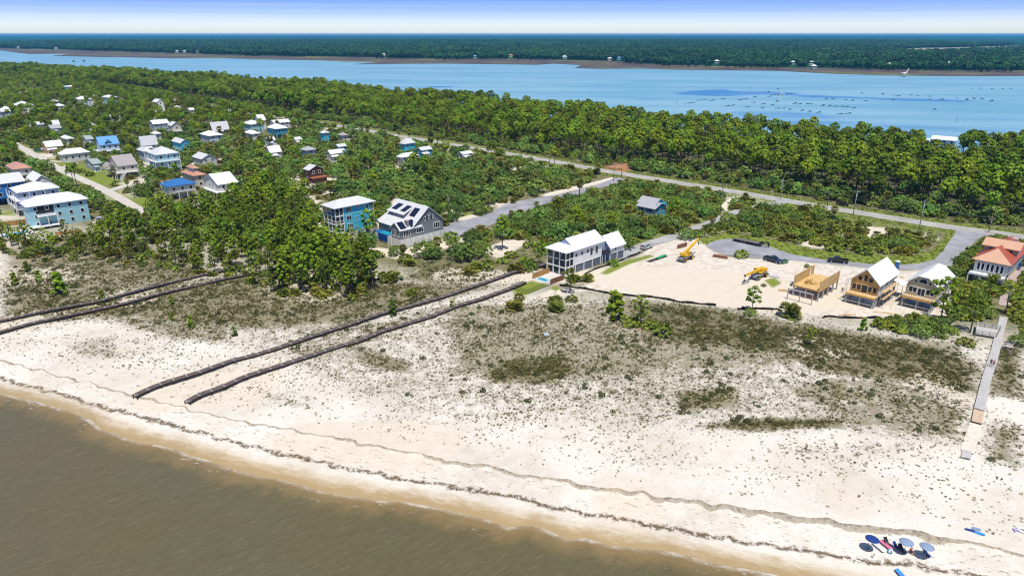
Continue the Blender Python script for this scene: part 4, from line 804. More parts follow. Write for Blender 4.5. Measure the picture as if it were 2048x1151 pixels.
sf = thing('scaffold', 'steel scaffold and ladder along the right side of the plywood house', 'scaffold', (ox, oy, 0), A45)
for x in np.linspace(2.5, 12.5, 5):
    f = MB()
    for y in (-.5, -1.5): f.tube((x,y,-.1), (x,y,6.0), .04, n=5)
    for z in (.6, 2.4, 4.2, 5.6): f.tube((x,-.5,z), (x,-1.5,z), .035, n=5)
    f.build('scaffold_frame', 'timber_grey', sf)
for z in (2.3, 4.2): MB().box(2.4, 12.6, -1.45, -.55, z, z+.06).build('plank', 'lumber', sf)
lad = MB(); [lad.bar((1.0,7.6+s,-.1), (1.0,7.2+s,6.6), .06) for s in (0,.5)]; [lad.bar((1.0,7.6-.4*k/16,.4+.38*k), (1.0,8.1-.4*k/16,.4+.38*k), .04) for k in range(16)]
o = lad.build('ladder', 'timber_grey'); o.location = (ox, oy, 0); o.rotation_euler = (0,0,A45); tag(o, 'tall thin ladder leaning at the left corner of the plywood house', 'ladder')
ox, oy = 105.5, 159.1
r = site_house('tan house with an arched white gable window and white clipped metal roof', ox, oy, 'wall_tan', 'wall_tan', 15.5, 'clip', True)
z0, z1, xa, xb, yc = 6.1, 9.3, 1.6, 16.0, 3.5; zc = 8.4; yo = 1.15
vs = [(xa,-.5,z0),(xb,-.5,z0),(xb,yc-yo,zc),(xb-2.3,yc,z1),(xa+2.3,yc,z1),(xa,yc-yo,zc),(xa,yc+yo,zc),(xb,yc+yo,zc),(xb,7.5,z0),(xa,7.5,z0)]
vs += [(x,y,z-.16) for x,y,z in vs]
MB().add(vs, [(0,1,2,3,4,5),(9,6,4,3,7,8),(5,4,6),(2,7,3),(15,14,13,12,11,10),(18,17,13,14,16,19),(0,10,11,1),(9,8,18,19),(0,5,15,10),(5,6,16,15),(6,9,19,16),(1,11,12,2),(2,12,17,7),(7,17,18,8)]).build('roof', 'roof_white', r)
MB().profile_x([(.1,6.28),(6.9,6.28),(yc+yo,8.15),(yc-yo,8.15)], 2.1, 2.199).build('gable_wall', 'wall_tan', r); MB().box(2.05, 2.099, .1, 6.9, 5.7, 5.9).build('trim_band', 'tan_deck', r)
for u, mu in ((5.5,2),(1.5,2)): window(r, 'x', 2.1, u, 4.5, 1.9, 1.5, mu)
window(r, 'x', 2.1, 3.5, 4.1, 1.7, 2.1, 2)
f = MB(); pts = [(3.5+1.05*math.cos(a), 6.55+1.35*math.sin(a)) for a in np.linspace(0, math.pi, 9)]
for a, b in zip(pts[:-1], pts[1:]): f.bar((2.03,a[0],a[1]), (2.03,b[0],b[1]), .14)
f.bar((2.03,2.45,6.55), (2.03,4.55,6.55), .14); w_ = f.build('arched_window', 'trim', r)
MB().add([(2.06,y,z) for y, z in pts], [tuple(range(9))]).build('pane', 'glass', w_)
for s in (-1, 1):
    f = MB(); q = [(3.5+s*1.3,6.5),(3.5+s*2.4,6.5),(3.5+s*1.3,7.5)]
    for a, b in zip(q, q[1:] + q[:1]): f.bar((2.03,*a), (2.03,*b), .1)
    w_ = f.build('side_light', 'trim', r); MB().add([(2.06,*p) for p in q], [(0,1,2)]).build('pane', 'glass', w_)
for u in (5, 9, 13): window(r, 'y', .1, u, 4.6, 1.0, 1.4, 1)
rail(r, [(-.1,0),(-.1,7)], 3.0, .95, 'timber_grey', .5)
# --- G: red-roofed house
ox, oy = 137.9, 179.7
r = thing('house', 'house with red metal roofs, front slopes painted peach for sun sheen, and a white terrace, at the right edge', 'house', (ox, oy, 0), A45); register(ox, oy, A45, -4, 22, -1, 9, 8, 1)
L, D = 21.5, 8.0
MB().box(0, L, 0, D, 2.6, 6.0).build('wall', 'wall_offwhite', r); MB().box(.5, L, .4, D-.4, -.3, 2.59).build('lower_wall', 'wall_cream', r)
x0, x1, y0, y1, z = -.7, L+.7, -.8, D+.8, 6.0; yc = D/2; rz = 9.0
MB().add([(x0,y0,z-.2),(x0,y1,z-.2),(x0,y0,z),(x0,y1,z),(x0+5,yc,rz),(x0+5.02,yc,rz-.2)], [(2,4,3),(0,2,3,1),(0,1,5)]).build('front_roof', 'roofy_peach', r)  # front slope of the red roof, its bright sheen painted in
MB().add([(x0,y0,z),(x1,y0,z),(x1,yc,rz),(x0+5,yc,rz),(x0,y1,z),(x1,y1,z),(x0,y0,z-.2),(x1,y0,z-.2),(x1,y1,z-.2),(x0,y1,z-.2)], [(0,1,2,3),(4,3,2,5),(0,6,7,1),(4,5,8,9),(1,7,8,5,2),(6,9,8,7)]).build('roof', 'roof_red', r)
MB().box(8.5, 13.5, -.1, D+.1, 6.2, 8.8).build('upper_wall', 'wall_pinkish', r); MB().slab([(7.6,-.7,8.5),(7.6,D+.7,8.5),(11.6,D+.7,10.0),(11.6,-.7,10.0)][::-1], .2).build('upper_roof', 'roofy_peach', r); MB().slab([(11.61,-.7,10.0),(11.61,D+.7,10.0),(14.5,D+.7,8.6),(14.5,-.7,8.6)][::-1], .2).build('upper_roof', 'roofy_red', r)  # upper front slope also carries the painted sheen, rear slope stays red
MB().box(15.5, 16.8, 1.5, 3.2, 6.8, 9.8).build('chimney', 'wall_pinkish', r)
for u in (6.6, 1.4): window(r, 'x', 8.5, u, 7.6, .9, .8, 1)
for u in (1.3, 2.4, 3.6, 4.7, 5.9, 6.9): window(r, 'x', 0, u, 4.1, .8, 2.3, 1, fw=.2)
for u in (3, 8, 13, 18): window(r, 'y', 0, u, 4.5, 1.1, 1.3, 2)
MB().prism([(-3.6,-.5),(-.01,-.5),(-.01,D+.5),(-3.6,D+.5)], 2.3, 2.55).build('terrace', 'trim', r); rail(r, [(-.1,-.45),(-3.55,-.45),(-3.55,D+.45),(-.1,D+.45)], 2.55, .95, 'steel_black', .5); posts(r, [(-3.4,y) for y in (-.3,2.5,5.5,8.3)], -.3, 2.3, .26)
MB().box(-3.0, -2.4, .8, 2.8, 2.551, 3.0).build('lounger', 'steel_black', r)
# --- H: small teal house in the scrub
ox, oy = G(1311, 443); ox, oy = ox + .5, oy + .5
r = thing('house', 'small teal house with a two-step grey roof among scrub oaks', 'house', (ox, oy, 0), A45); register(ox, oy, A45, -2, 6, -1, 10, 7.5, .95)
MB().box(0, 6, 0, 8.6, 1.2, 6.3).build('wall', 'wall_teal', r); posts(r, [(.2,.2),(.2,4.3),(.2,8.4),(5.8,.2)], -.3, 1.2, .3, 'trim')
gable(r, 0, 6, 1.4, 8.6, 6.3, 1.7, 'y', 'roofy_grey', .5, .5, wall='wall_turquoise'); gable(r, -2.2, 5.4, -.2, 7.6, 5.3, 1.5, 'y', 'roofy_grey', .4, .5, name='porch_roof')
MB().prism([(-2.2,0),(-.01,0),(-.01,4.6),(-2.2,4.6)], 2.5, 2.7).build('balcony', 'trim', r); rail(r, [(0,0),(-2.15,0),(-2.15,4.55),(0,4.55)], 2.7, .9); posts(r, [(-2.1,.1),(-2.1,4.5)], -.3, 5.2, .2)
for u in (1.3, 3.2, 6.6): window(r, 'x', 0, u, 3.9, 1.1, 1.7, 1)
for u in (1.6, 4.3): window(r, 'y', 0, u, 4.0, 1.0, 1.3, 1)
stairs(r, (-.3,6.4,2.6), (-3.6,6.4,0), 1.2, 9, 'trim')
# --- the village: near eave corner surveyed as (left, near, right columns, near row), eave height, roof, walls
VH = [
 ((38,51,177,414.5), 8.4, 'hip', 2.6, 'aqua', 'white', 0, None, 'pale aqua house with long white hip roof beside the orange-fenced pool, at left'),
 ((18,32.7,119.5,385.6), 9.0, 'hip', 2.3, 'lavender', 'white', 2.8, 'all', 'lavender blue house with white roof and stacked porches, behind the pale aqua house'),
 ((-60,-40,52,372), 9.0, 'gx', 2.6, 'royal', 'light', 2.8, None, 'royal blue house with pale roof cut by the left edge'),
 ((292,311,359,310), 9.8, 'hip', 3.0, 'aqua', 'light', 3.0, 'all', 'three-storey house with light hip roof and white balconies all round'),
 ((205,234,277,332), 6.3, 'gx', 4.0, 'cream', 'taupe', 3.0, 'one', 'stilted house with taupe roof, white wraparound deck and stair, by the green lawn'),
 ((272,286,303,303), 6.0, 'hip', 1.6, 'bluegrey', 'light', 0, None, 'low blue-grey house tucked behind the three-storey balcony house'),
 ((164,184,200,328), 3.8, 'gx', 1.6, 'bluegrey', 'green', 0, None, 'low blue-grey bungalow at the far edge of the green lawn'),
 ((382,402,435,318), 4.6, 'gy', 1.9, 'offwhite', 'light', 0, None, 'plain pale house with light gable roof right of the three-storey house'),
 ((360,386,414,352), 5.6, 'hip', 1.3, 'cream', 'tile', 0, None, 'cream house with two-tier orange tile roof'),
 ((402,434,478,369), 5.8, 'gx', 3.4, 'offwhite', 'white', 2.5, 'one', 'house with large white roof slope and side deck behind the blue-roofed house'),
 ((318,335,394,374), 6.0, 'hip', 2.1, 'offwhite', 'blue', 2.9, None, 'white house on stilts with deep blue metal roof'),
 ((9,24,64,339), 5.0, 'hip', 2.0, 'offwhite', 'tile', 1.5, None, 'white house with low orange tile hip roof near the left edge'),
 ((50,67,103,362.7), 4.6, 'gy', 2.3, 'offwhite', 'white', 0, None, 'small white gable-roofed house beside the village street'),
 ((189,198,240,289), 6.5, 'gx', 3.8, 'pale_blue', 'sky', 2.5, 'one', 'house with sky blue steep roof and white balcony'),
 ((114,121,181,309.5), 4.4, 'hip', 2.4, 'offwhite', 'white', 0, None, 'rambling white-roofed house left of the lawn'),
 ((82,91,128,293.5), 4.2, 'gx', 2.6, 'orange_wall', 'white', 0, None, 'orange-walled house with a long white roof slope'),
 ((119.6,131,147,278), 4.2, 'hip', 1.4, 'offwhite', 'white', 0, None, 'small white-roofed cottage left of the sky blue roof'),
 ((161,171,189,279), 4.4, 'gx', 1.8, 'bluegrey', 'green', 0, None, 'cottage with grey-green roof half hidden by palms'),
 ((92,101,125,257), 4.2, 'gx', 1.8, 'bluegrey', 'grey', 0, None, 'grey-roofed cottage left of the paved court, the lower of two'),
 ((101,105,114,248), 5.0, 'gx', 2.4, 'bluegrey', 'light', 0, None, 'narrow pale-roofed house just above the grey-roofed cottage'),
 ((42,47,57,243), 4.5, 'hip', 1.2, 'offwhite', 'white', 0, None, 'little white house in dense trees near the left edge'),
 ((68,74,83,249), 4.5, 'gx', 1.5, 'bluegrey', 'light', 0, None, 'pale roof peeping out among palms left of the grey cottages'),
 ((23,33,68,211), 8.5, 'hip', 2.8, 'offwhite', 'white', 0, None, 'tall white house with white hip roof near the far left clearing'),
 ((-9,2,33,223.5), 6.0, 'hip', 3.6, 'pale_blue', 'white', 0, None, 'white pyramid roof cut by the left edge'),
 ((101,106,115,203), 6.5, 'hip', 1.2, 'aqua', 'white', 0, None, 'tiny two-storey aqua house with white cap roof'),
 ((108,115,131,212), 4.6, 'hip', 1.6, 'offwhite', 'white', 0, None, 'low white roof below the tiny aqua house'),
 ((145,157,185,199), 7.0, 'hip', 2.4, 'pale_blue', 'white', 0, None, 'pale blue house with broad white hip roof, upper left'),
 ((200,213,235,195), 8.0, 'hip', 1.8, 'aqua', 'white', 0, None, 'aqua house with white roof standing among yellow-green pines'),
 ((125,131,159,173.5), 6.0, 'hip', 1.2, 'turquoise', 'white', 0, None, 'long turquoise house with a flat white roof at the edge of the far forest'),
 ((171,177,186,250), 4.5, 'hip', 1.4, 'offwhite', 'white', 0, None, 'small white hip roof alone above the scrub oaks'),
 ((303,313,329,204), 9.5, 'gy', 2.0, 'white', 'white', 0, None, 'tall all-white modern house in the pines'),
 ((346,350,357,215), 5.0, 'hip', 1.4, 'offwhite', 'white', 0, None, 'small white roof right of the tall modern house'),
 ((372,379,390,220), 5.0, 'gx', 1.4, 'offwhite', 'white', 0, None, 'white roof glimpsed through pines, upper middle of the village'),
 ((295,305,340,248), 6.0, 'gx', 2.2, 'bluegrey', 'white', 0, None, 'long white roof of the house with a porch gable to its right'),
 ((333,342,364,251), 7.0, 'gy', 2.0, 'cream', 'light', 3, 'one', 'house with grey porch gable and deck facing right'),
 ((417,424,460,259), 4.0, 'gx', 4.6, 'brown_wall', 'light', 0, None, 'brown A-frame with broad pale roof'),
 ((397.5,417,447.5,272), 5.0, 'hip', 2.2, 'pale_blue', 'white', 0, None, 'white pyramid-roofed house below the brown A-frame'),
 ((276,282,317,288.5), 6.0, 'gx', 4.2, 'white', 'light', 0, None, 'white house with steep pale roof above the three-storey house'),
 ((341,360,381,285.7), 5.4, 'gy', 1.7, 'turquoise', 'light', 0, None, 'bright turquoise shed-like house with pale roof'),
 ((300,308,320,268), 4.5, 'hip', 1.3, 'offwhite', 'white', 0, None, 'low white roof behind the steep pale roof'),
 ((214,224,242,234), 4.5, 'hip', 1.4, 'offwhite', 'white', 0, None, 'white roof in tree shade in the middle of the village'),
 ((507,517,533,240), 7.0, 'gx', 3.4, 'white', 'white', 0, None, 'white house with steep roof below the far forest'),
 ((536,548,582,246), 5.0, 'gx', 1.6, 'offwhite', 'white', 0, None, 'cluster-like long low white house among pines'),
 ((483,500,528,249), 6.0, 'hip', 2.2, 'aqua', 'white', 0, None, 'white hip-roofed house left of the teal house with stairs'),
 ((532,551,577,258), 6.6, 'hip', 2.6, 'teal', 'white', 2.6, None, 'teal house with white hip roof and brown stairs'),
 ((487,503,522,268), 4.6, 'hip', 1.8, 'offwhite', 'white', 0, None, 'white roof half covered by oaks left of the teal house'),
 ((526,534,552,280), 4.0, 'gx', 1.8, 'pale_blue', 'white', 0, None, 'small white-roofed shed below the teal house'),
 ((580,590,606,279), 3.8, 'gx', 1.0, 'offwhite', 'white', 0, None, 'flat white strip roof right of the teal house'),
 ((529,539,565,304), 5.0, 'gx', 2.8, 'offwhite', 'white', 0, None, 'white gable roof amid scrub oaks in the middle distance'),
 ((599,612,634,301), 4.6, 'hip', 1.8, 'bluegrey', 'grey', 0, None, 'grey hip-roofed house in scrub oaks'),
 ((640,646,653,266), 7.0, 'hip', 1.2, 'turquoise', 'white', 0, None, 'narrow tall turquoise house beside the highway'),
 ((604,618,649,340), 6.4, 'gy', 1.7, 'brown_wall', 'light', 0, None, 'dark brown house with pale gable roof and red-orange deck'),
 ((650,660,687,307), 4.4, 'gx', 1.5, 'offwhite', 'white', 0, None, 'long white roof in front of the small teal box house'),
 ((667,676,695,293), 5.4, 'gx', 1.0, 'teal', 'light', 0, None, 'small teal box house behind the long white roof'),
 ((792,803,838,315), 4.6, 'hip', 1.7, 'offwhite', 'white', 0, None, 'white hip roof alone in the scrub left of the highway'),
 ((800,808,832,288), 6.0, 'hip', 2.6, 'turquoise', 'light', 0, None, 'house with blue-grey roof near the highway bend'),
 ((830,842,866,300), 5.5, 'gx', 1.2, 'teal', 'light', 0, None, 'teal cottage beside the highway, left of its longest gap'),
 ((914,925,947,308), 3.8, 'gx', .9, 'offwhite', 'white', 0, None, 'low white trailer-like house close to the highway'),
 ((674,684,698,271), 4.2, 'hip', 1.6, 'cream', 'taupe', 0, None, 'taupe-roofed cottage right beside the highway'),
]
V_ = []
for e, zE, roof, rise, wall, rm, st, deck, lab in VH:
    V_.append(village_house(lab, e, zE, roof, rise, wall, rm, st, deck, keep=.95 if e[3] > 285 else .8, porch=(st == 0 and e[3] > 255 and roof == 'gx')))
r, L, D = V_[4]; stairs(r, (L*.25,-1.9,3), (L*.25-3.2,-4.6,0), 1.3, 10, 'trim'); gable(r, -3.4, -.1, D*.35, D*.8, 5.6, 1.4, 'y', 'roofy_taupe', .4, .3, name='wing_roof', wall='wall_cream')
r, L, D = V_[8]; MB().box(L*.3, L*.75, D*.25, D*.75, 6.2, 8.3).build('upper_wall', 'wall_offwhite', r); wall_windows(r, 'y', D*.25, L*.32, L*.73, 7.5, 3, .8, .8); wall_windows(r, 'x', L*.3, D*.27, D*.73, 7.5, 2, .8, .8); hip(r, L*.3, L*.75, D*.25, D*.75, 8.3, 1.0, 'roof_tile', .5, name='upper_roof')
r, L, D = V_[10]; stairs(r, (1.2,-.6,2.9), (-4.0,-2.2,0), 1.3, 10, 'dark_deck')
r, L, D = V_[13]; gable(r, L*.3, L*.6, -.2, D*.5, 7.4, 1.6, 'y', 'roofy_sky', .3, .3, name='dormer_roof', wall='wall_pale_blue')
r, L, D = V_[44]; stairs(r, (L*.6,-.6,2.6), (L*.6+1,-4.2,0), 1.3, 8, 'brown_fence')
r, L, D = V_[51]; MB().box(-.5, L+1, -3.6, -.01, 2.6, 2.8).build('deck', 'orange_deck' if 'orange_deck' in MATS else mat('orange_deck', (.42,.13,.05), .8, .2, 1), r); rail(r, [(-.4,-3.5),(L+.9,-3.5)], 2.8, .9, 'brown_fence'); MB().box(0, L, -3, -.3, -.2, 2.58).build('lower_wall', 'wall_brown_wall', r)
r, L, D = V_[0]
MB().box(2, 8, -2.4, -.01, 4.5, 4.7).build('porch_roof', 'roof_white', r); posts(r, [(2.1,-2.3),(5,-2.3),(7.9,-2.3)], .2, 4.5, .22); MB().box(-.6, 9, -2.8, -.01, .9, 1.2).build('porch_floor', 'trim', r); MB().box(2.2, 7.8, -.06, -.003, 5.0, 7.9).build('recess_shade', 'shade_black', r); rail(r, [(2,-2.2),(8,-2.2)], 4.7, .9)  # flat dark panel painted as the shade of a porch opening
# pool by the pale aqua house
o0 = G(18, 470); t_ = thing('pool_terrace', 'white pool terrace with turquoise pool behind pines at the left edge', 'pool', (*o0, 0), A45)
MB().prism([(-8,-3),(7,-3),(7,5),(-8,5)], -.2, .14).build('paving', 'trim', t_); MB().prism([(-1,-1.4),(5,-1.4),(5,1.8),(-1,1.8)], .145, .17).build('pool_water', 'pool_water', t_)
f0 = G(2, 453); t_ = thing('privacy_fence', 'orange timber fence behind the pool terrace at the left edge', 'fence', (*f0, 0), R(28)); MB().box(-6, 9.5, -.05, .05, 0, 1.8).build('panel', 'wood_fence', t_); posts(t_, [(x,-.08) for x in np.arange(-6, 9.6, 2.2)], -.2, 1.9, .14, 'brown_fence')
f0 = G(112, 470); t_ = thing('privacy_fence', 'low orange fence beside the seaward pines, right of the pale aqua house', 'fence', (*f0, 0), R(25)); MB().box(0, 8, -.05, .05, 0, 1.1).build('panel', 'wood_fence', t_); posts(t_, [(x,-.08) for x in np.arange(0, 8.1, 2)], -.2, 1.2, .12, 'brown_fence')
# boathouse on the near bay shore, and its jetty
x, y = G(1885, 275, 5); r = thing('boathouse', 'white-roofed boathouse rising behind the bay-side pines at right', 'boathouse', (x, y, BAY_Z), R(-42)); register(x, y, R(-42), -9, 9, -4, 4, 6, .98)
posts(r, [(a, b) for a in (-8,-3,3,8) for b in (-3.5,3.5)], -2, 3.5, .3, 'timber_grey'); MB().box(-8, 8, -3.6, 3.6, 2.2, 2.6).build('platform', 'timber_grey', r); gable(r, -5, 8, -3.6, 3.6, 5.6, 1.6, 'x', 'roof_white', .6, .6, wall='wall_pale_blue'); MB().box(-4.5, 7.6, -3.3, 3.3, 2.61, 5.55).build('wall', 'wall_pale_blue', r); MB().slab([(-9.5,-2.6,4.2),(-5.2,-2.6,4.2),(-5.2,2.6,4.7),(-9.5,2.6,4.7)], .2).build('side_roof', 'roof_white', r)
for u in (-2, 2, 6): window(r, 'y', -3.3, u, 4.1, 1.4, 1.4, 1)
# far shore houses among the trees, the long dock, skiffs and markers in the bay
FAR = []
FS = [(36,94,'white'),(112,96,'white'),(354,101.5,'white'),(369,101.5,'white'),(396,102,'white'),(767,107.5,'cream'),(779,107,'cream'),(950,111,'sky'),(1022,109.5,'tile'),(1102,109,'white'),(1129,112,'white'),(1143,110,'white'),(1203,111,'white'),(1220,115.5,'cream'),(1238,114,'sky'),(1247,113,'white'),(1256,112,'light'),(1286,112.5,'white'),(1294,113,'white'),(1434,120.5,'white'),(1587,122.5,'white'),(1623,122.5,'green'),(1628,130,'white'),(1739,124.7,'light'),(1782,125.5,'white'),(1808,122.5,'light'),(1899,123.5,'white')]
wh = ['among the trees near the left edge','left of all the shoreline gaps','leftmost of a close row of three','middle of a close row of three','rightmost of a close row of three','left of its lower twin, behind wide marsh','with the longest pale front, behind wide marsh','blue-roofed, alone above the marsh','with a reddish roof, above the marsh spit','very small, in trees above the marsh spit','bright, above the inlet of the marsh','dim, right of the bright one above the inlet','tall, at the head of the green marsh point','low, beside the green marsh point','blue-roofed, beside the green marsh point','plain, right of the blue-roofed one','faint, ending the row at the marsh point','left of a close pair','right of a close pair','small, alone in unbroken forest','broad and low, left of a green-roofed one','green-roofed, with a lawn','directly below the green-roofed one','faint, left of the long dock','long and low, left of the dock','just above the long dock','tiny, right of the long dock']
for (px, py, rc), w in zip(FS, wh):
    x, y = G(px, py, 7); L_ = 9 + rnd.random()*6 + (8 if 760 < px < 785 else 0); r = thing('shore_house', 'distant house on the far shore, ' + w, 'house', (x, y, 0), R(rnd.uniform(-12, 12)), 'houses on the far shore'); FAR.append((x, y))
    D_ = 8; wc = {'cream': 'cream', 'sky': 'aqua', 'green': 'offwhite', 'white': 'bluegrey'}.get(rc, 'cream'); rr = 'roof_' + ('white' if rc in ('white', 'cream') else rc)
    r.scale = (.9, .9, .8); MB().box(-L_/2, L_/2, -D_/2, D_/2, -.5, 6.5).build('wall', 'wall_' + wc, r); hip(r, -L_/2, L_/2, -D_/2, D_/2, 6.5, 3.5, rr, 1.0); wall_windows(r, 'y', -D_/2, -L_/2+1, L_/2-1, 3.8, 4, 1.4, 2.2)
    if px in (1203, 767): MB().box(-3, 4, -9, -5.1, 2.4, 2.7).build('deck', 'trim', r)
a, b = np.array(G(1808, 152, 0)), np.array(G(1820, 136, 0)); r = thing('dock', 'long dock crossing the far marsh to a covered boat lift', 'dock', (*a, 0)); d = b - a
mbq = MB(); mbq.bar((0,0,1.2), (d[0],d[1],1.2), 2.2, .3); mbq.build('walkway', 'timber_grey', r); 
for k in range(12): MB().bar((d[0]*k/12, d[1]*k/12, -2), (d[0]*k/12, d[1]*k/12, 1.2), .5).build('pile', 'timber_grey', r)
posts(r, [(-3.3,-3.3),(3.3,-3.3),(-3.3,4),(3.3,4)], -2, 4.5, .4, 'timber_grey'); hip(r, -3.6, 3.6, -3.6, 4.4, 4.5, 1.6, 'roof_light', .4); MB().box(-4, 4, -4, 5, .6, 1.0).build('platform', 'timber_grey', r)
mat('hull', (.72,.72,.70), .35, .08); mat('hull_dark', (.08,.10,.13), .4)
def skiff(label, px, py, rot, s=1.0, top=True):
    x, y = G(px, py, BAY_Z); r = thing('motorboat', label, 'boat', (x, y, BAY_Z), rot, None, s); mb = MB(); st = []
    for u, w, k in ((-3.6,1.2,.1),(-1.5,1.35,0),(1.2,1.25,.05),(2.8,.75,.25),(3.8,.06,.5)): st.append([(u,-w,.95+k*.6),(u,-w*.7,k-.15),(u,0,k-.3),(u,w*.7,k-.15),(u,w,.95+k*.6)])
    V = [p for q in st for p in q]; F = [(i*5+j, i*5+j+1, i*5+j+6, i*5+j+5) for i in range(4) for j in range(4)] + [(0,1,2,3,4)]; mb.add(V, F); mb.build('hull', 'hull', r); MB().slab([(-3.5,-1.1,.6),(2.6,-.7,.75),(2.6,.7,.75),(-3.5,1.1,.6)], .06).build('floor', 'hull', r); MB().box(-.5, .6, -.45, .45, .61, 1.6).build('console', 'hull', r); MB().box(-4.1, -3.5, -.3, .3, .1, 1.6).build('outboard', 'hull_dark', r)
    if top: MB().slab([(-1.4,-1.1,2.5),(1.2,-1.1,2.5),(1.2,1.1,2.5),(-1.4,1.1,2.5)], .1).build('canopy', 'trim', r); posts(r, [(-1.2,-.9),(-1.2,.9),(1,-.9),(1,.9)], .6, 2.42, .07, 'timber_grey')
skiff('white work boat among the oyster lines, the farther one', 1563, 191, R(20), 1.2); skiff('white work boat among the oyster lines, the nearer one', 1558, 203.5, R(30), 1.1); skiff('small white boat by the marsh at the left edge', 6, 121, R(5), 1.6)
mat('float_black', (.03,.08,.13), .6)
OY = [(1380,206,24),(1398,201,10),(1410,200,10),(1425,201,14),(1446,198,14),(1455,212,12),(1465,211,12),(1480,200,12),(1490,198,16),(1495,214,10),(1510,194,12),(1525,216,10),(1507,205,10),(1527,208,12),(1540,193,12),(1549,190,12),(1575,188,8),(1583,188,8),(1545,210,10),(1555,217,12),(1567,217,9),(1580,219,9),(1590,207,16),(1600,208,12),(1615,208,10),(1622,208,8),(1653,198,12),(1666,198,10),(1693,200,8),(1706,201,12),(1647,211,14),(1660,212,14),(1671,213,12),(1684,213,14),(1694,214,16),(1708,216,16),(1681,228,16),(1697,227,18),(1605,221,12),(1620,223,10),(1638,225,14),(1724,186,8),(1766,188,14),(1796,192,22),(1787,200,8),(1732,202,8),(1822,190,5),(1861,199,8),(1884,199,20),(1915,197,8),(1935,199,20),(1949,197,16),(1965,198,16),(1984,202,24),(1870,219,14),(1945,177,10),(1962,177,10),(1985,178,10),(2006,178,10),(2022,178,10),(1836,192,6),(1860,193,8),(1537,184,10),(1556,178,10),(915,143,20)]
for px, py, w in OY:
    x, y = G(px, py, BAY_Z); n = max(4, int(w*.55)); dx = w * y / FP; kd = rnd.uniform(.6, 1.3) if px != 915 else .1; mb = MB()
    for i in range(n):
        u = i/(n-1) - .5; mb.bar((u*dx, u*dx*1.4*kd + 8*u*u, .05), (u*dx + dx/n*.8, (u+.8/n)*dx*1.4*kd + 8*u*u, .05), (2.6 if px > 1100 else 1.6)*(1 - .9*abs(u)), .4)
    mb.build('oyster_line', 'float_black', loc=(x, y, BAY_Z)); o = bpy.context.scene.collection.objects[-1]
    tag(o, 'short dark line of oyster floats curving on the pale bay', 'oyster line', 'lines of oyster floats in the bay')
for px, py, lab in ((1912,244,'lone channel stake standing in the bay right of the oyster lines'), (1501,182,'thin stake at the left end of the dark bay patch'), (1353,208,'thin stake above the tree tops left of the oyster lines')):
    x, y = G(px, py, BAY_Z); tag(MB().tube((0,0,-2), (.3,0,5.2), .16, .12, 6).build('stake', 'pole_wood', loc=(x, y, BAY_Z)), lab, 'stake')
# ------------------------------------------------------------------ plants
def leafmat(name, c0, c1, rand=.35, hue=.05, trans=.25, rough=.75, place=0):
    m, t, p = newmat(name)
    oi = N(t, 'ShaderNodeObjectInfo'); tc = N(t, 'ShaderNodeTexCoord')
    n = N(t, 'ShaderNodeTexNoise'); setin(n, Scale=.9, Detail=3.0); t.links.new(tc.outputs['Object'], n.inputs['Vector'])
    c = mix(t, c0, c1, sst(t, n.outputs[0], .35, .65))
    if place:                                                   # stands of darker and lighter timber
        n2 = N(t, 'ShaderNodeTexNoise'); setin(n2, Scale=place, Detail=5.0, Roughness=.65); t.links.new(oi.outputs['Location'], n2.inputs['Vector']); rr_ = ramp(t, [(.36, (.38,.42,.55)), (.5, (.9,.9,.9)), (.66, (1.5,1.35,1.1))]); t.links.new(n2.outputs[0], rr_.inputs[0]); c = mix(t, c, rr_.outputs[0], 1.0, 'MULTIPLY')
    h = N(t, 'ShaderNodeHueSaturation'); t.links.new(c, h.inputs['Color'])
    t.links.new(mth(t, 'ADD', mth(t, 'MULTIPLY', oi.outputs['Random'], hue), .5 - hue*.40), h.inputs['Hue'])
    r2 = mth(t, 'FRACT', mth(t, 'MULTIPLY', oi.outputs['Random'], 7.13)); t.links.new(mth(t, 'ADD', mth(t, 'MULTIPLY', r2, rand), 1 - rand*.5), h.inputs['Value'])
    t.links.new(h.outputs[0], p.inputs['Base Color']); setin(p, Roughness=rough); p.inputs['Specular IOR Level'].default_value = .25
    tr = N(t, 'ShaderNodeBsdfTranslucent'); t.links.new(h.outputs[0], tr.inputs[0]); ms = N(t, 'ShaderNodeMixShader'); ms.inputs[0].default_value = trans
    o = [x for x in t.nodes if x.type == 'OUTPUT_MATERIAL'][0]; t.links.new(p.outputs[0], ms.inputs[1]); t.links.new(tr.outputs[0], ms.inputs[2]); t.links.new(ms.outputs[0], o.inputs[0])
    return m
def sst(t, v, a, b):
    r = N(t, 'ShaderNodeMapRange', interpolation_type='SMOOTHSTEP'); t.links.new(v, r.inputs[0]); r.inputs[1].default_value = a; r.inputs[2].default_value = b
    return r.outputs[0]
leafmat('pine_needles', (.125,.19,.010), (.25,.33,.016), .95, .05); leafmat('oak_leaves', (.10,.17,.026), (.22,.305,.058), .75, .06); leafmat('palm_fronds', (.15,.17,.018), (.32,.29,.055), .55, .06, .15); leafmat('palm_dead', (.36,.27,.10), (.25,.17,.06), .3, .03, .1)
leafmat('shrub_leaves', (.13,.18,.020), (.30,.35,.04), .75, .06); leafmat('dune_grass', (.125,.125,.034), (.29,.25,.095), .7, .06, .3); leafmat('turf_blades', (.13,.18,.02), (.23,.26,.04), .4, .04, .3); leafmat('dune_leaves', (.065,.08,.022), (.13,.14,.04), .6, .06); leafmat('far_needles', (.02,.085,.022), (.045,.135,.032), .6, .06, .1, place=.0035); leafmat('greyleaf', (.15,.16,.11), (.22,.22,.16), .4, .04)
mat('bark', (.115,.08,.06), .95, .3, 3); mat('bark_grey', (.20,.18,.155), .95, .3, 3)
rs = np.random.RandomState(11)
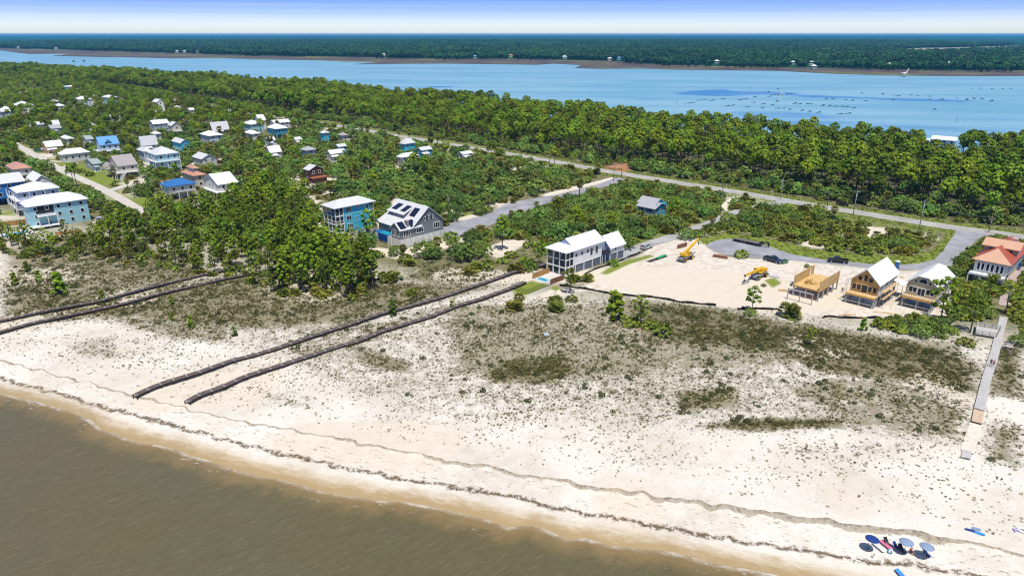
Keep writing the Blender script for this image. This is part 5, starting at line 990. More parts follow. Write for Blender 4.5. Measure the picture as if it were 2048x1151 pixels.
def leaf_quads(cent, rad, n, size, flat=.75, up=.35, aspect=1.0, rng=rs, out=None):
    """n little leaf sprays scattered through an ellipsoid: quads (n*4,3)"""
    d = rng.normal(size=(n, 3)); d /= np.linalg.norm(d, axis=1)[:, None]; rr = rng.rand(n, 1) ** .45
    c = np.array(cent) + d * rr * np.array([rad, rad, rad * flat])
    nn = d * .7 + rng.normal(size=(n, 3)) * .38 + np.array([0, 0, up]) + (0 if out is None else np.array(out) * .75); nn /= np.linalg.norm(nn, axis=1)[:, None]
    a = np.cross(nn, rng.normal(size=(n, 3))); a /= np.linalg.norm(a, axis=1)[:, None]; b = np.cross(nn, a)
    s = size * (.6 + .8 * rng.rand(n, 1)) * .5; a = a * s * aspect; b = b * s / aspect
    return np.stack([c - a - b, c + a - b, c + a*.7 + b, c - a*.7 + b], 1).reshape(-1, 3)
class Plant:
    def __init__(s): s.leaf = []; s.wood = MB(); s.dead = []
    def meshes(s, nm, lm, wm, dm='palm_dead'):
        out = []
        for kind, q, m in (('crown', s.leaf, lm), ('dead', s.dead, dm)):
            if q:
                V = np.concatenate(q); me = bpy.data.meshes.new(nm + '_' + kind); F = np.arange(len(V), dtype=np.int32)
                me.vertices.add(len(V)); me.vertices.foreach_set('co', V.astype(np.float32).ravel()); me.loops.add(len(V)); me.loops.foreach_set('vertex_index', F)
                me.polygons.add(len(V)//4); me.polygons.foreach_set('loop_start', np.arange(0, len(V), 4, dtype=np.int32)); me.update(calc_edges=True); me.materials.append(MATS[lm]); me.materials.append(MATS[dm] if dm else None)
                out.append((kind, me))
            else: out.append((kind, None))
        w = None
        if s.wood.v:
            w = bpy.data.meshes.new(nm + '_trunk'); w.from_pydata(s.wood.v, [], s.wood.f); w.update(); w.shade_smooth(); w.materials.append(MATS[wm])
        cr = out[0][1]
        if s.dead:                                   # dead fronds join the crown with their own material
            V = np.concatenate(s.leaf + s.dead); k = len(np.concatenate(s.leaf)) // 4; me = bpy.data.meshes.new(nm + '_crown'); 
            me.vertices.add(len(V)); me.vertices.foreach_set('co', V.astype(np.float32).ravel()); me.loops.add(len(V)); me.loops.foreach_set('vertex_index', np.arange(len(V), dtype=np.int32))
            me.polygons.add(len(V)//4); me.polygons.foreach_set('loop_start', np.arange(0, len(V), 4, dtype=np.int32)); me.materials.append(MATS[lm]); me.materials.append(MATS[dm])
            me.polygons.foreach_set('material_index', np.r_[np.zeros(k, np.int32), np.ones(len(V)//4 - k, np.int32)]); me.update(calc_edges=True); cr = me
        return cr, w
def pine(seed, h=12., cr=2.6, low=.42, nq=30, nb=26, size=.5, shape='round'):
    g = np.random.RandomState(seed); P = Plant(); lean = g.normal(0, .03, 2); top = np.array([lean[0]*h, lean[1]*h, h*.94])
    pts = [np.array([lean[0]*h*u + .12*math.sin(u*5+seed), lean[1]*h*u, h*.94*u]) for u in (0, .25, .5, .75, 1)]; rr = (.20, .17, .14, .09, .03)
    for i in range(4): P.wood.tube(pts[i] - (np.array([0,0,.3]) if i == 0 else 0), pts[i+1], rr[i]*h/12, rr[i+1]*h/12, 6)
    for b in range(nb):
        u = low + (1 - low) * (b + g.rand()) / nb; v = (u - low) / (1 - low)
        prof = {'round': math.sqrt(max(.02, 1 - (v*1.55 - .62)**2)), 'cone': 1.05 - .85*v, 'flat': .35 + .75*v if v < .8 else .75, 'dome': math.sqrt(max(.03, 1 - v*v))}[shape]
        r = cr * prof * (.35 + .65 * g.rand() ** .5); a = b * 2.4 + g.rand(); z = h * u * .97 + .1*h*(g.rand()-.5)*.6
        c = np.array([lean[0]*h*u + r*math.cos(a), lean[1]*h*u + r*math.sin(a), z]); base = np.array([lean[0]*h*u, lean[1]*h*u, max(h*low*.8, z - .25*r - .3)])
        P.wood.tube(base, c, .05*h/12, .02, 4)
        o_ = c - np.array([lean[0]*h, lean[1]*h, h*(low + (1-low)*.35)]); P.leaf.append(leaf_quads(c, cr * (.22 + .13*g.rand()), nq, size, .62, .35, 1.1, g, o_/(np.linalg.norm(o_)+.1)))
    return P
def oak(seed, rad=3.2, h=4.2, nb=30, nq=26, size=.42, low=.25):
    g = np.random.RandomState(seed); P = Plant()
    for k in range(4):
        a = k*1.6 + g.rand(); e = np.array([rad*.45*math.cos(a), rad*.45*math.sin(a), h*.55]); P.wood.tube((0,0,-.3), e*.45, .16, .10, 6); P.wood.tube(e*.45, e, .10, .04, 5)
    for b in range(nb):
        v = (b + .5) / nb; a = b * 2.399; ct = 1 - v*.98; st = math.sqrt(1 - ct*ct); k = .78 + .3*g.rand()
        c = np.array([rad*st*math.cos(a)*k*(.9+.25*math.sin(3*a+seed)), rad*st*math.sin(a)*k, h*low + (h*(1-low))*ct*k*.92])
        o_ = c - np.array([0,0,h*low]); P.leaf.append(leaf_quads(c, rad*(.18+.11*g.rand()), nq, size, .7, .25, 1.0, g, o_/(np.linalg.norm(o_)+.1)))
    return P
def fan_head(P, c, R_, n, g, droop=.5, dead=6, size=1.0):
    for i in range(n + dead):
        isd = i >= n; a = i*2.399 + g.rand()*.3; e = (1.25 - 1.7*(i/n)) if not isd else -1.0 - .3*g.rand()
        d = np.array([math.cos(a)*math.cos(e), math.sin(a)*math.cos(e), math.sin(e)]); s = np.cross(d, [0,0,1.]); s /= np.linalg.norm(s) + 1e-9; u = np.cross(s, d)
        L = R_*(.8+.3*g.rand()); c0 = np.array(c) + d*L*.42; q = []
        for k in range(7):                                     # the fan of blades
            an = (k - 3) * .36; dd = d*math.cos(an) + s*math.sin(an); tip = c0 + dd*L*.62 - np.array([0,0,droop*L*.22]); w = s*math.cos(an)*.055*size*L + d*-math.sin(an)*.055*size*L
            mid = (c0*.45 + tip*.55) + u*.03; q.append(np.stack([c0 - w*.3, mid - w*1.5, tip, mid + w*1.5]))
        st = np.stack([np.array(c) - s*.03, np.array(c) + s*.03, c0 + s*.03, c0 - s*.03]); q.append(st)
        (P.dead if isd else P.leaf).append(np.concatenate(q))
def palm(seed, h=4.5, R_=1.9, n=30, dead=9):
    g = np.random.RandomState(seed); P = Plant(); dx = g.normal(0, .25)
    P.wood.tube((0,0,-.3), (dx*.4,0,h*.5), .22, .18, 7); P.wood.tube((dx*.4,0,h*.5), (dx,0,h), .18, .24, 7)
    fan_head(P, (dx,0,h+.1), R_, n, g, .6, dead); return P
def palmetto(seed, heads=5, spread=1.3):
    g = np.random.RandomState(seed); P = Plant()
    for k in range(heads):
        r = spread*math.sqrt(g.rand()); a = k*2.4; fan_head(P, (r*math.cos(a), r*math.sin(a), .35+.35*g.rand()), 1.25, 13, g, .3, 2, 1.3)
    P.wood.tube((0,0,-.2), (0,0,.4), .12, .1, 5); return P
def tuft(seed, n=26, rad=.28, h=.42, lean=.5):
    g = np.random.RandomState(seed); q = []
    for i in range(n):
        a = g.rand()*6.283; b = np.array([rad*g.rand()*math.cos(a), rad*g.rand()*math.sin(a), -.03]); a2 = a + g.normal(0, .7); t_ = b + np.array([lean*h*math.cos(a2), lean*h*math.sin(a2), h*(.55+.6*g.rand())]); s = np.array([-math.sin(a2), math.cos(a2), 0])*.045
        m_ = (b+t_)*.5 + np.array([0,0,.07]); q.append(np.stack([b-s*.7, b+s*.7, m_+s, t_])); 
    P = Plant(); P.leaf = [np.concatenate(q)]; return P
LIB = {}
def lib(kind, plants, lm, wm, dm='palm_dead'):
    LIB[kind] = [P.meshes('%s_%d' % (kind, i), lm, wm, dm) for i, P in enumerate(plants)]
lib('pine', [pine(s, 15, c, l, 20, b, .46, sh) for s, c, l, b, sh in ((1,3.6,.64,42,'dome'),(2,3.1,.6,38,'dome'),(3,4.0,.68,46,'dome'),(4,3.4,.68,32,'flat'),(5,2.9,.5,44,'round'),(6,3.4,.62,40,'dome'))], 'pine_needles', 'bark')
lib('slim', [pine(s, 10.5, 1.65, l, 22, 24, .36, 'round') for s, l in ((21,.3),(22,.38),(23,.25),(24,.45),(25,.33))], 'pine_needles', 'bark')
lib('young', [pine(s, 3.5, 1.0, .06, 34, 18, .30, 'cone') for s in (31,32,33)], 'pine_needles', 'bark')
lib('open', [pine(s, 7, 1.9, .38, 26, 20, .34, 'round') for s in (41,42,43)], 'pine_needles', 'bark_grey')
lib('oak', [oak(s, 3.3, 4.2, 38, 24, .38) for s in (51,52,53,54,55)], 'oak_leaves', 'bark_grey')
lib('shrub', [oak(s, 1.5, 1.6, 16, 26, .28, .1) for s in (61,62,63,64)], 'shrub_leaves', 'bark_grey')
lib('greyshrub', [oak(s, 1.5, 1.6, 14, 18, .24, .1) for s in (66,67)], 'greyleaf', 'bark_grey')
lib('palm', [palm(s, h) for s, h in ((71,3.6),(72,4.6),(73,5.4),(74,2.6))], 'palm_fronds', 'bark_grey')
lib('palmetto', [palmetto(s, n, w) for s, n, w in ((81,5,1.2),(82,7,1.7),(83,3,.8))], 'palm_fronds', 'bark_grey')
lib('dunebush', [oak(s, 1.5, 1.6, 14, 24, .26, .1) for s in (68,69,70)], 'dune_leaves', 'bark_grey')
lib('turf', [tuft(s, 30, .4, .24) for s in (95,96)], 'turf_blades', 'bark')
lib('tuft', [tuft(s, n, r, h) for s, n, r, h in ((91,26,.26,.36),(92,34,.4,.3),(93,18,.2,.5),(94,40,.5,.26))], 'dune_grass', 'bark')
def farclump(seed):
    g = np.random.RandomState(seed); P = Plant(); 
    for k in range(9): a = k*2.4; r = 3.4*math.sqrt(g.rand()); P.leaf.append(leaf_quads((r*math.cos(a), r*math.sin(a), 6.5+4*g.rand()), 2.3, 14, 1.9, .9, .5, 1, g))
    P.leaf.append(leaf_quads((0,0,3.5), 3.2, 14, 2.4, .9, 0, 1, g)); return P
lib('far', [farclump(s) for s in (101,102,103,104)], 'far_needles', 'bark')
# low-detail pines for the deep of the wood
lib('pinelow', [pine(s, 15, c, .64, 14, 32, .7, sh) for s, c, sh in ((111,3.7,'dome'),(112,3.3,'dome'),(113,3.5,'flat'),(114,3.9,'dome'))], 'pine_needles', 'bark')
lib('oaklow', [oak(s, 3.3, 4.2, 28, 14, .6) for s in (121,122,123)], 'oak_leaves', 'bark_grey')
lib('palmlow', [palm(s, h, 1.9, 18, 5) for s, h in ((131,4),(132,5),(133,2.6))], 'palm_fronds', 'bark_grey')
PARTN = {'crown': 'crown', 'trunk': 'trunk'}
NAMES = dict(pine='pine_tree', slim='pine_tree', open='pine_tree', young='young_pine', oak='scrub_oak', shrub='shrub', greyshrub='shrub', palm='palm_tree', palmetto='palmetto_bush')
CATS = dict(pine='pine tree', slim='pine tree', open='pine tree', young='young pine', oak='oak tree', shrub='shrub', greyshrub='shrub', palm='palm tree', palmetto='palmetto')
def plant(kind, x, y, label, group=None, s=1.0, var=None, z=None, sz=None):
    cr, tr = LIB[kind][var if var is not None else rnd.randrange(len(LIB[kind]))]
    r = thing(NAMES[kind], label, CATS[kind], (x, y, gz(x, y) if z is None else z), rnd.uniform(0, 6.28), group); r.scale = (s, s, s*(sz or 1))
    for nm, me in (('crown', cr), ('trunk', tr)):
        if me: o = bpy.data.objects.new(nm, me); C.objects.link(o); o.parent = r
    return r
def joined(kind, i):
    """one source mesh for scattering: crown and trunk together"""
    cr, tr = LIB[kind][i]; o = bpy.data.objects.new('%s_source_%d' % (kind, i), cr)
    if tr is None or not len(tr.polygons): return o
    n0, n1 = len(cr.vertices), len(tr.vertices); a = np.empty(n0*3, np.float32); cr.vertices.foreach_get('co', a); b = np.empty(n1*3, np.float32); tr.vertices.foreach_get('co', b)
    me = bpy.data.meshes.new(kind + '_joined'); nt = len(tr.polygons); lt = np.empty(nt, np.int32); tr.polygons.foreach_get('loop_total', lt); li = np.empty(len(tr.loops), np.int32); tr.loops.foreach_get('vertex_index', li)
    nc = len(cr.polygons); me.vertices.add(n0+n1); me.vertices.foreach_set('co', np.r_[a, b]); me.loops.add(nc*4 + len(li)); me.loops.foreach_set('vertex_index', np.r_[np.arange(nc*4, dtype=np.int32), li + n0])
    me.polygons.add(nc+nt); st = np.r_[np.arange(nc)*4, nc*4 + np.r_[0, np.cumsum(lt)[:-1]]].astype(np.int32); me.polygons.foreach_set('loop_start', st)
    mi = np.zeros(nc, np.int32); cr.polygons.foreach_get('material_index', mi); me.polygons.foreach_set('material_index', np.r_[mi, np.full(nt, 2, np.int32)]); me.update(calc_edges=True)
    for m in list(cr.materials) + [tr.materials[0]]: me.materials.append(m)
    o.data = me; return o
def scatter(name, kinds, X, Y, Z, scl, idx, sclz=None):
    """one object of plants nobody could count: a cloud of points carrying instances"""
    col = bpy.data.collections.new(name + '_sources'); srcs = [joined(k, i) for k in kinds for i in range(len(LIB[k]))]
    for q, o in enumerate(srcs): o.name = '%03d_%s' % (q, o.name); col.objects.link(o)
    me = bpy.data.meshes.new(name); n = len(X); me.vertices.add(n); me.vertices.foreach_set('co', np.stack([X, Y, Z], -1).astype(np.float32).ravel())
    for a, ty, d in (('scl', 'FLOAT', scl), ('rot', 'FLOAT', rs.rand(n)*6.283), ('idx', 'INT', idx)):
        at_ = me.attributes.new(a, ty, 'POINT'); at_.data.foreach_set('value', np.asarray(d, np.int32 if ty == 'INT' else np.float32))
    o = bpy.data.objects.new(name, me); C.objects.link(o); o['kind'] = 'stuff'
    ng = bpy.data.node_groups.new(name, 'GeometryNodeTree'); ng.interface.new_socket('Geometry', in_out='INPUT', socket_type='NodeSocketGeometry'); ng.interface.new_socket('Geometry', in_out='OUTPUT', socket_type='NodeSocketGeometry')
    gi, go = N(ng, 'NodeGroupInput'), N(ng, 'NodeGroupOutput'); ci = N(ng, 'GeometryNodeCollectionInfo'); ci.inputs[0].default_value = col; ci.inputs[1].default_value = True; ci.inputs[2].default_value = True
    ip = N(ng, 'GeometryNodeInstanceOnPoints'); ng.links.new(gi.outputs[0], ip.inputs['Points']); ng.links.new(ci.outputs[0], ip.inputs['Instance']); ip.inputs['Pick Instance'].default_value = True
    def att(nm, ty): a = N(ng, 'GeometryNodeInputNamedAttribute', data_type=ty); a.inputs[0].default_value = nm; return a.outputs[0]
    ng.links.new(att('idx', 'INT'), ip.inputs['Instance Index']); cx = N(ng, 'ShaderNodeCombineXYZ'); ng.links.new(att('rot', 'FLOAT'), cx.inputs[2]); ng.links.new(cx.outputs[0], ip.inputs['Rotation'])
    ng.links.new(att('scl', 'FLOAT'), ip.inputs['Scale']); ng.links.new(ip.outputs[0], go.inputs[0])
    md = o.modifiers.new('scatter', 'NODES'); md.node_group = ng
    return o
def jitter(x0, x1, y0, y1, step):
    X, Y = np.meshgrid(np.arange(x0, x1, step), np.arange(y0, y1, step)); X = X + (rs.rand(*X.shape)-.5)*step*.95; Y = Y + (rs.rand(*Y.shape)-.5)*step*.95
    return X.ravel(), Y.ravel()
def inview(x, y, pad=60, z=6):
    f = y*cp - (z-CAM_H)*sp; sx = 1024 + FP*x/np.maximum(f, 1); sy = 575.5 - FP*(y*sp + (z-CAM_H)*cp)/np.maximum(f, 1)
    return (f > 10) & (sx > -pad) & (sx < 2048+pad) & (sy > -20) & (sy < 1151+pad)
def pxy(x, y, z):
    f = y*cp - (z-CAM_H)*sp; return 1024 + FP*x/f, 575.5 - FP*(y*sp + (z-CAM_H)*cp)/f
def clear_of(x, y, h, rad, rng):
    """keep plants off houses and roads and leave the houses in view as the photograph shows them"""
    ok = np.ones(len(x), bool); d = np.hypot(x, y); sx, sy0 = pxy(x, y, h*.35); _, sy1 = pxy(x, y, h); rp = rad*FP/d
    for P, (a, b, c, e), hd_, keep in HOUSES:
        ok &= ~(inpoly(x, y, P)); ok &= segdist(x, y, P, True) > rad*.7 + .6
        m = (a - rp*.4 < sx) & (sx < b + rp*.4) & (sy1 < e - (e-c)*.15) & (sy0 > c) & (d < hd_)
        ok &= ~(m & (rng.rand(len(x)) < keep))
    return ok
ROADS = [(HWY, 6.0), (STREET, 4.2)] + [(GP(p), w) for p, w in (([(236+1000,517),(1262,500),(1300,487),(1370,466),(1430,443),(1480,421),(1530,411),(1575,401)], 3.0), ([(890,462),(940,450),(969,442),(1030,414),(1110,393),(1190,374),(1245,358)], 5.0), ([(1471,396),(1446,420)], 2.0), ([(1088,391),(1226,356)], 2.0), ([(212,383),(285,360)], 3.0), ([(300,330),(345,345),(382,353)], 6), ([(112,228),(142,226)], 7), ([(0,186),(118,184)], 12), ([(385,405),(410,418)], 7), ([(190,446),(215,440)], 3), ([(606,378),(655,362)], 5))]
POOLZ = GP([(1060,552),(1100,540),(1130,552),(1112,580),(1060,596),(1015,580)])
NOGO = [POOLZ, LOT, CUL, VERGE, VERGE2, LAWN_C, ORANGE] + LAWNS + [GP([(1700,456),(1725,451),(1770,458),(1790,468),(1740,470)])]
def off_roads(x, y, pad=0):
    ok = np.ones(len(x), bool)
    for l, w in ROADS: ok &= segdist(x, y, l) > w + pad
    for p in NOGO: ok &= ~inpoly(x, y, p)
    return ok
def road_view(x, y, h):
    """do not let a tall crown in front hide the stretches of road the photograph shows"""
    ok = np.ones(len(x), bool)
    for zz in (h*.55, h*.95):
        k = CAM_H / (CAM_H - zz); gx_, gy_ = x*k, y*k; ok &= ~((segdist(gx_, gy_, HWY_SEEN) < 5.5) | (segdist(gx_, gy_, ST_SEEN) < 2.0) | (segdist(gx_, gy_, ROADS[3][0]) < 4.0) | inpoly(gx_, gy_, CUL))
    return ok
HWY_SEEN = GP([(655,249),(764,267),(1099,321),(1199,340),(1299,356),(1399,372),(1474,384),(1560,399),(1636,412),(1736,428),(1836,444),(1911,456),(2048,474)]); ST_SEEN = GP([(42,295),(120,339),(195,373),(270,415),(296,428)])
PL = []   # kind, x, y, scale, region
def gather(kind, x, y, s, region): PL.extend(zip([kind]*len(x), x, y, s, [region]*len(x)))
# 1. the wood between highway and bay
x, y = jitter(-1500, 560, 60, 1900, 6.3); k = inview(x, y) & (bay_dist(x, y) > 3) & inpoly(x, y, FOREST); hdw = segdist(x, y, HWY); k &= hdw > 12
x, y, hdw = x[k], y[k], hdw[k]; edge_ = (hdw < 26); u = rs.rand(len(x)); big_ = vnoise(x, y, 60.)
k = clear_of(x, y, 13, 2.5, rs) & (~inpoly(x, y, ORANGE)) & ((u < .93) | edge_); ORpx = pxy(x, y, 8); k &= ~((ORpx[0] > 1195) & (ORpx[0] < 1270) & (ORpx[1] > 318) & (ORpx[1] < 345))
x, y, hdw, edge_, u, big_ = [a[k] for a in (x, y, hdw, edge_, u, big_)]
oakm = (edge_ & (u < .72)) | (u < .10); palmm = ~oakm & (edge_ | (u < .15)) & (u < .86)
gather('oak', x[oakm], y[oakm], .75 + .5*rs.rand(oakm.sum()) * (1 + 0*u[oakm]), 'belt'); gather('palm', x[palmm], y[palmm], .85 + .3*rs.rand(palmm.sum()), 'belt'); pm = ~oakm & ~palmm
gather('pine', x[pm], y[pm], (.66 + .48*rs.rand(pm.sum())**1.3) * (.86 + .34*big_[pm]), 'belt')
x, y = jitter(-300, 420, 150, 760, 4.6); k = inview(x, y) & inpoly(x, y, FOREST) & (bay_dist(x, y) > 8); hdw = segdist(x, y, HWY); k &= (hdw > 11) & (hdw < 48) & (rs.rand(len(x)) < .55) & ~inpoly(x, y, ORANGE) ; gather('shrub', x[k], y[k], 1.0 + .9*rs.rand(k.sum()), 'belt')
# 2. the village and the scrub between shore and highway
x, y = jitter(-1250, 60, 205, 1500, 6.2); s_, t_2 = to_st(x, y); kk_ = t_2 - tsc(s_); hw_in = ~inpoly(x, y, FOREST) & (bay_dist(x, y) > 4)
k = inview(x, y) & hw_in & (kk_ > 84) & off_roads(x, y, .8); x, y = x[k], y[k]
px_, py_ = pxy(x, y, 0); u = rs.rand(len(x)); wood = fbm(x, y, 45.); hk = np.where(u < .3, 8.5, 4.)
k = clear_of(x, y, hk, 2.2, rs) & road_view(x, y, hk); k &= ~inpoly(x, y, GP([(600,380),(690,400),(740,480),(960,480),(1060,520),(1090,470),(980,455),(890,478),(760,450),(660,440)])); k &= (rs.rand(len(x)) < np.where(px_ < 560, .62 + .5*wood, 1.0))
for p in BARES: k &= ~(inpoly(x, y, p) & (rs.rand(len(x)) < .8))
x, y, u, px_, py_, wood = [a[k] for a in (x, y, u, px_, py_, wood)]
vil = px_ < 600
pn = np.where(vil, np.where(py_ < 265, .50, .12), .05) + .25*(wood > .58)*vil; pa = pn + np.where(vil, .27, .13)
a_, b_ = u < pn, (u >= pn) & (u < pa); c_ = u >= pa
gather('pine', x[a_], y[a_], .52 + .30*rs.rand(a_.sum()), 'village'); gather('palm', x[b_], y[b_], .8 + .45*rs.rand(b_.sum()), 'village'); gather('oak', x[c_], y[c_], .62 + .75*rs.rand(c_.sum()), 'village')
x, y = jitter(-700, 130, 185, 620, 4.0); s_, t_2 = to_st(x, y); kk_ = t_2 - tsc(s_)
k = inview(x, y) & ~inpoly(x, y, FOREST) & (kk_ > 86) & off_roads(x, y, .3) & (rs.rand(len(x)) < .42); x, y = x[k], y[k]; k = clear_of(x, y, 1.6, 1.3, rs) & (fbm(x, y, 21.) > .40) & ~inpoly(x, y, POOLZ)
for p in BARES: k &= ~(inpoly(x, y, p) & (rs.rand(len(x)) < .75))
x, y = x[k], y[k]; u = rs.rand(len(x)); gather('shrub', x[u < .6], y[u < .6], .8 + 1.0*rs.rand((u < .6).sum()), 'village'); gather('palmetto', x[u >= .6], y[u >= .6], .8 + .7*rs.rand((u >= .6).sum()), 'village')
# 3. scrub island inside the loop of the street, the strip by the small teal house and the right edge
SCRUB = GP([(1255,505),(1290,495),(1360,470),(1400,474),(1445,458),(1540,472),(1640,494),(1740,504),(1828,504),(1862,490),(1880,472),(1886,458),(1836,450),(1736,437),(1636,421),(1560,408),(1474,393),(1399,380),(1290,364),(1200,380),(1100,400),(1000,430),(985,460),(1000,480),(1090,480),(1210,455),(1245,480)])
x, y = jitter(-40, 170, 170, 330, 3.3); k = inpoly(x, y, SCRUB) & off_roads(x, y, .5) & (fbm(x, y, 13.) > .24); x, y = x[k], y[k]; px_, py_ = pxy(x, y, 0); k = clear_of(x, y, 3, 1.6, rs) & road_view(x, y, 3.2); x, y, px_ = x[k], y[k], px_[k]
u = rs.rand(len(x)); w_ = fbm(x, y, 18.); r_ = px_ > 1560
o_ = (u < np.where(r_, .07, .28)) & (w_ < np.where(r_, .5, .9)); p_2 = (u > .93); s_2 = ~o_ & ~p_2 & (u < np.where(r_, .46, .60)); q_ = ~o_ & ~p_2 & ~s_2
gather('oak', x[o_], y[o_], .5 + .5*rs.rand(o_.sum()), 'scrub'); gather('palm', x[p_2], y[p_2], .6 + .3*rs.rand(p_2.sum()), 'scrub'); gather('shrub', x[s_2], y[s_2], .8 + .9*rs.rand(s_2.sum()), 'scrub'); gather('palmetto', x[q_], y[q_], .8 + .6*rs.rand(q_.sum()), 'scrub')
ROW_ = GP([(1745,648),(1800,645),(1905,648),(1905,672),(1850,676),(1790,672)])
EDGE = GP([(1915,520),(1985,478),(2060,490),(2120,560),(2120,690),(2030,690),(2022,600),(2050,530),(2000,500),(1950,560),(1998,560),(2015,600),(2004,650),(1960,640),(1900,640),(1915,600),(1900,560)])
x, y = jitter(80, 220, 120, 260, 2.7); k = inpoly(x, y, EDGE) | (inpoly(x, y, ROW_) & (rs.rand(len(x)) < .8)); x, y = x[k], y[k]; k = clear_of(x, y, 2.5, 1.2, rs) & (segdist(x, y, GP([(2036,515),(2022,560),(2010,610),(1996,680)])) > 2.2); x, y = x[k], y[k]; u = rs.rand(len(x))
gather('shrub', x[u < .55], y[u < .55], .9 + .8*rs.rand((u < .55).sum()), 'edge'); gather('oak', x[(u >= .55) & (u < .72)], y[(u >= .55) & (u < .72)], .45 + .3*rs.rand(((u >= .55) & (u < .72)).sum()), 'edge'); gather('palmetto', x[u >= .72], y[u >= .72], .8 + .5*rs.rand((u >= .72).sum()), 'edge')
x, y = jitter(150, 420, 60, 300, 5.5); k = ~inpoly(x, y, FOREST) & (segdist(x, y, HWY) > 12) & inview(x, y, 100) & (x > y*.78 + 8) & off_roads(x, y, 1); x, y = x[k], y[k]; k = clear_of(x, y, 6, 2, rs) & (segdist(x, y, GP([(2036,515),(2022,560),(2010,610)])) > 4); x, y = x[k], y[k]; gather('oak', x, y, .6 + .5*rs.rand(len(x)), 'edge')
# 4. the seaward pine grove at left
for poly, step, dens, lo, hi in (([(0,470),(110,478),(240,455),(330,420),(500,420),(600,450),(690,490),(745,530),(752,575),(700,600),(600,600),(470,560),(420,555),(360,545),(300,520),(240,520),(170,520),(90,520),(0,515)], 4.2, .62, .6, 1.0), ([(540,480),(660,470),(740,520),(755,580),(690,606),(560,590)], 3.7, .72, .85, 1.2), ([(300,400),(560,380),(640,440),(540,470),(320,440)], 5.4, .85, .75, 1.15)):
    P = GP(poly); x, y = jitter(-190, -20, 140, 330, step); k = inpoly(x, y, P) & off_roads(x, y, 0) & (rs.rand(len(x)) < dens); x, y = x[k], y[k]; k = clear_of(x, y, 8, 1.4, rs) & road_view(x, y, 8.)
    if step > 4.2: k &= ~((pxy(x, y, 0)[0] > 360) & (pxy(x, y, 0)[0] < 420) & (pxy(x, y, 0)[1] < 425))
    gather('slim', x[k], y[k], lo + (hi-lo)*rs.rand(k.sum()), 'grove')
x, y = jitter(-190, -20, 140, 300, 5.2); k = inpoly(x, y, GP([(0,480),(240,470),(420,430),(600,450),(745,530),(740,600),(600,600),(430,555),(250,530),(0,520)])) & (rs.rand(len(x)) < .9); x, y = x[k], y[k]; k = clear_of(x, y, 2, 1, rs); x, y = x[k], y[k]; u = rs.rand(len(x)); gather('palmetto', x[u < .5], y[u < .5], .8+.5*rs.rand((u < .5).sum()), 'grove'); gather('shrub', x[u >= .5], y[u >= .5], .7+.6*rs.rand((u >= .5).sum()), 'grove')
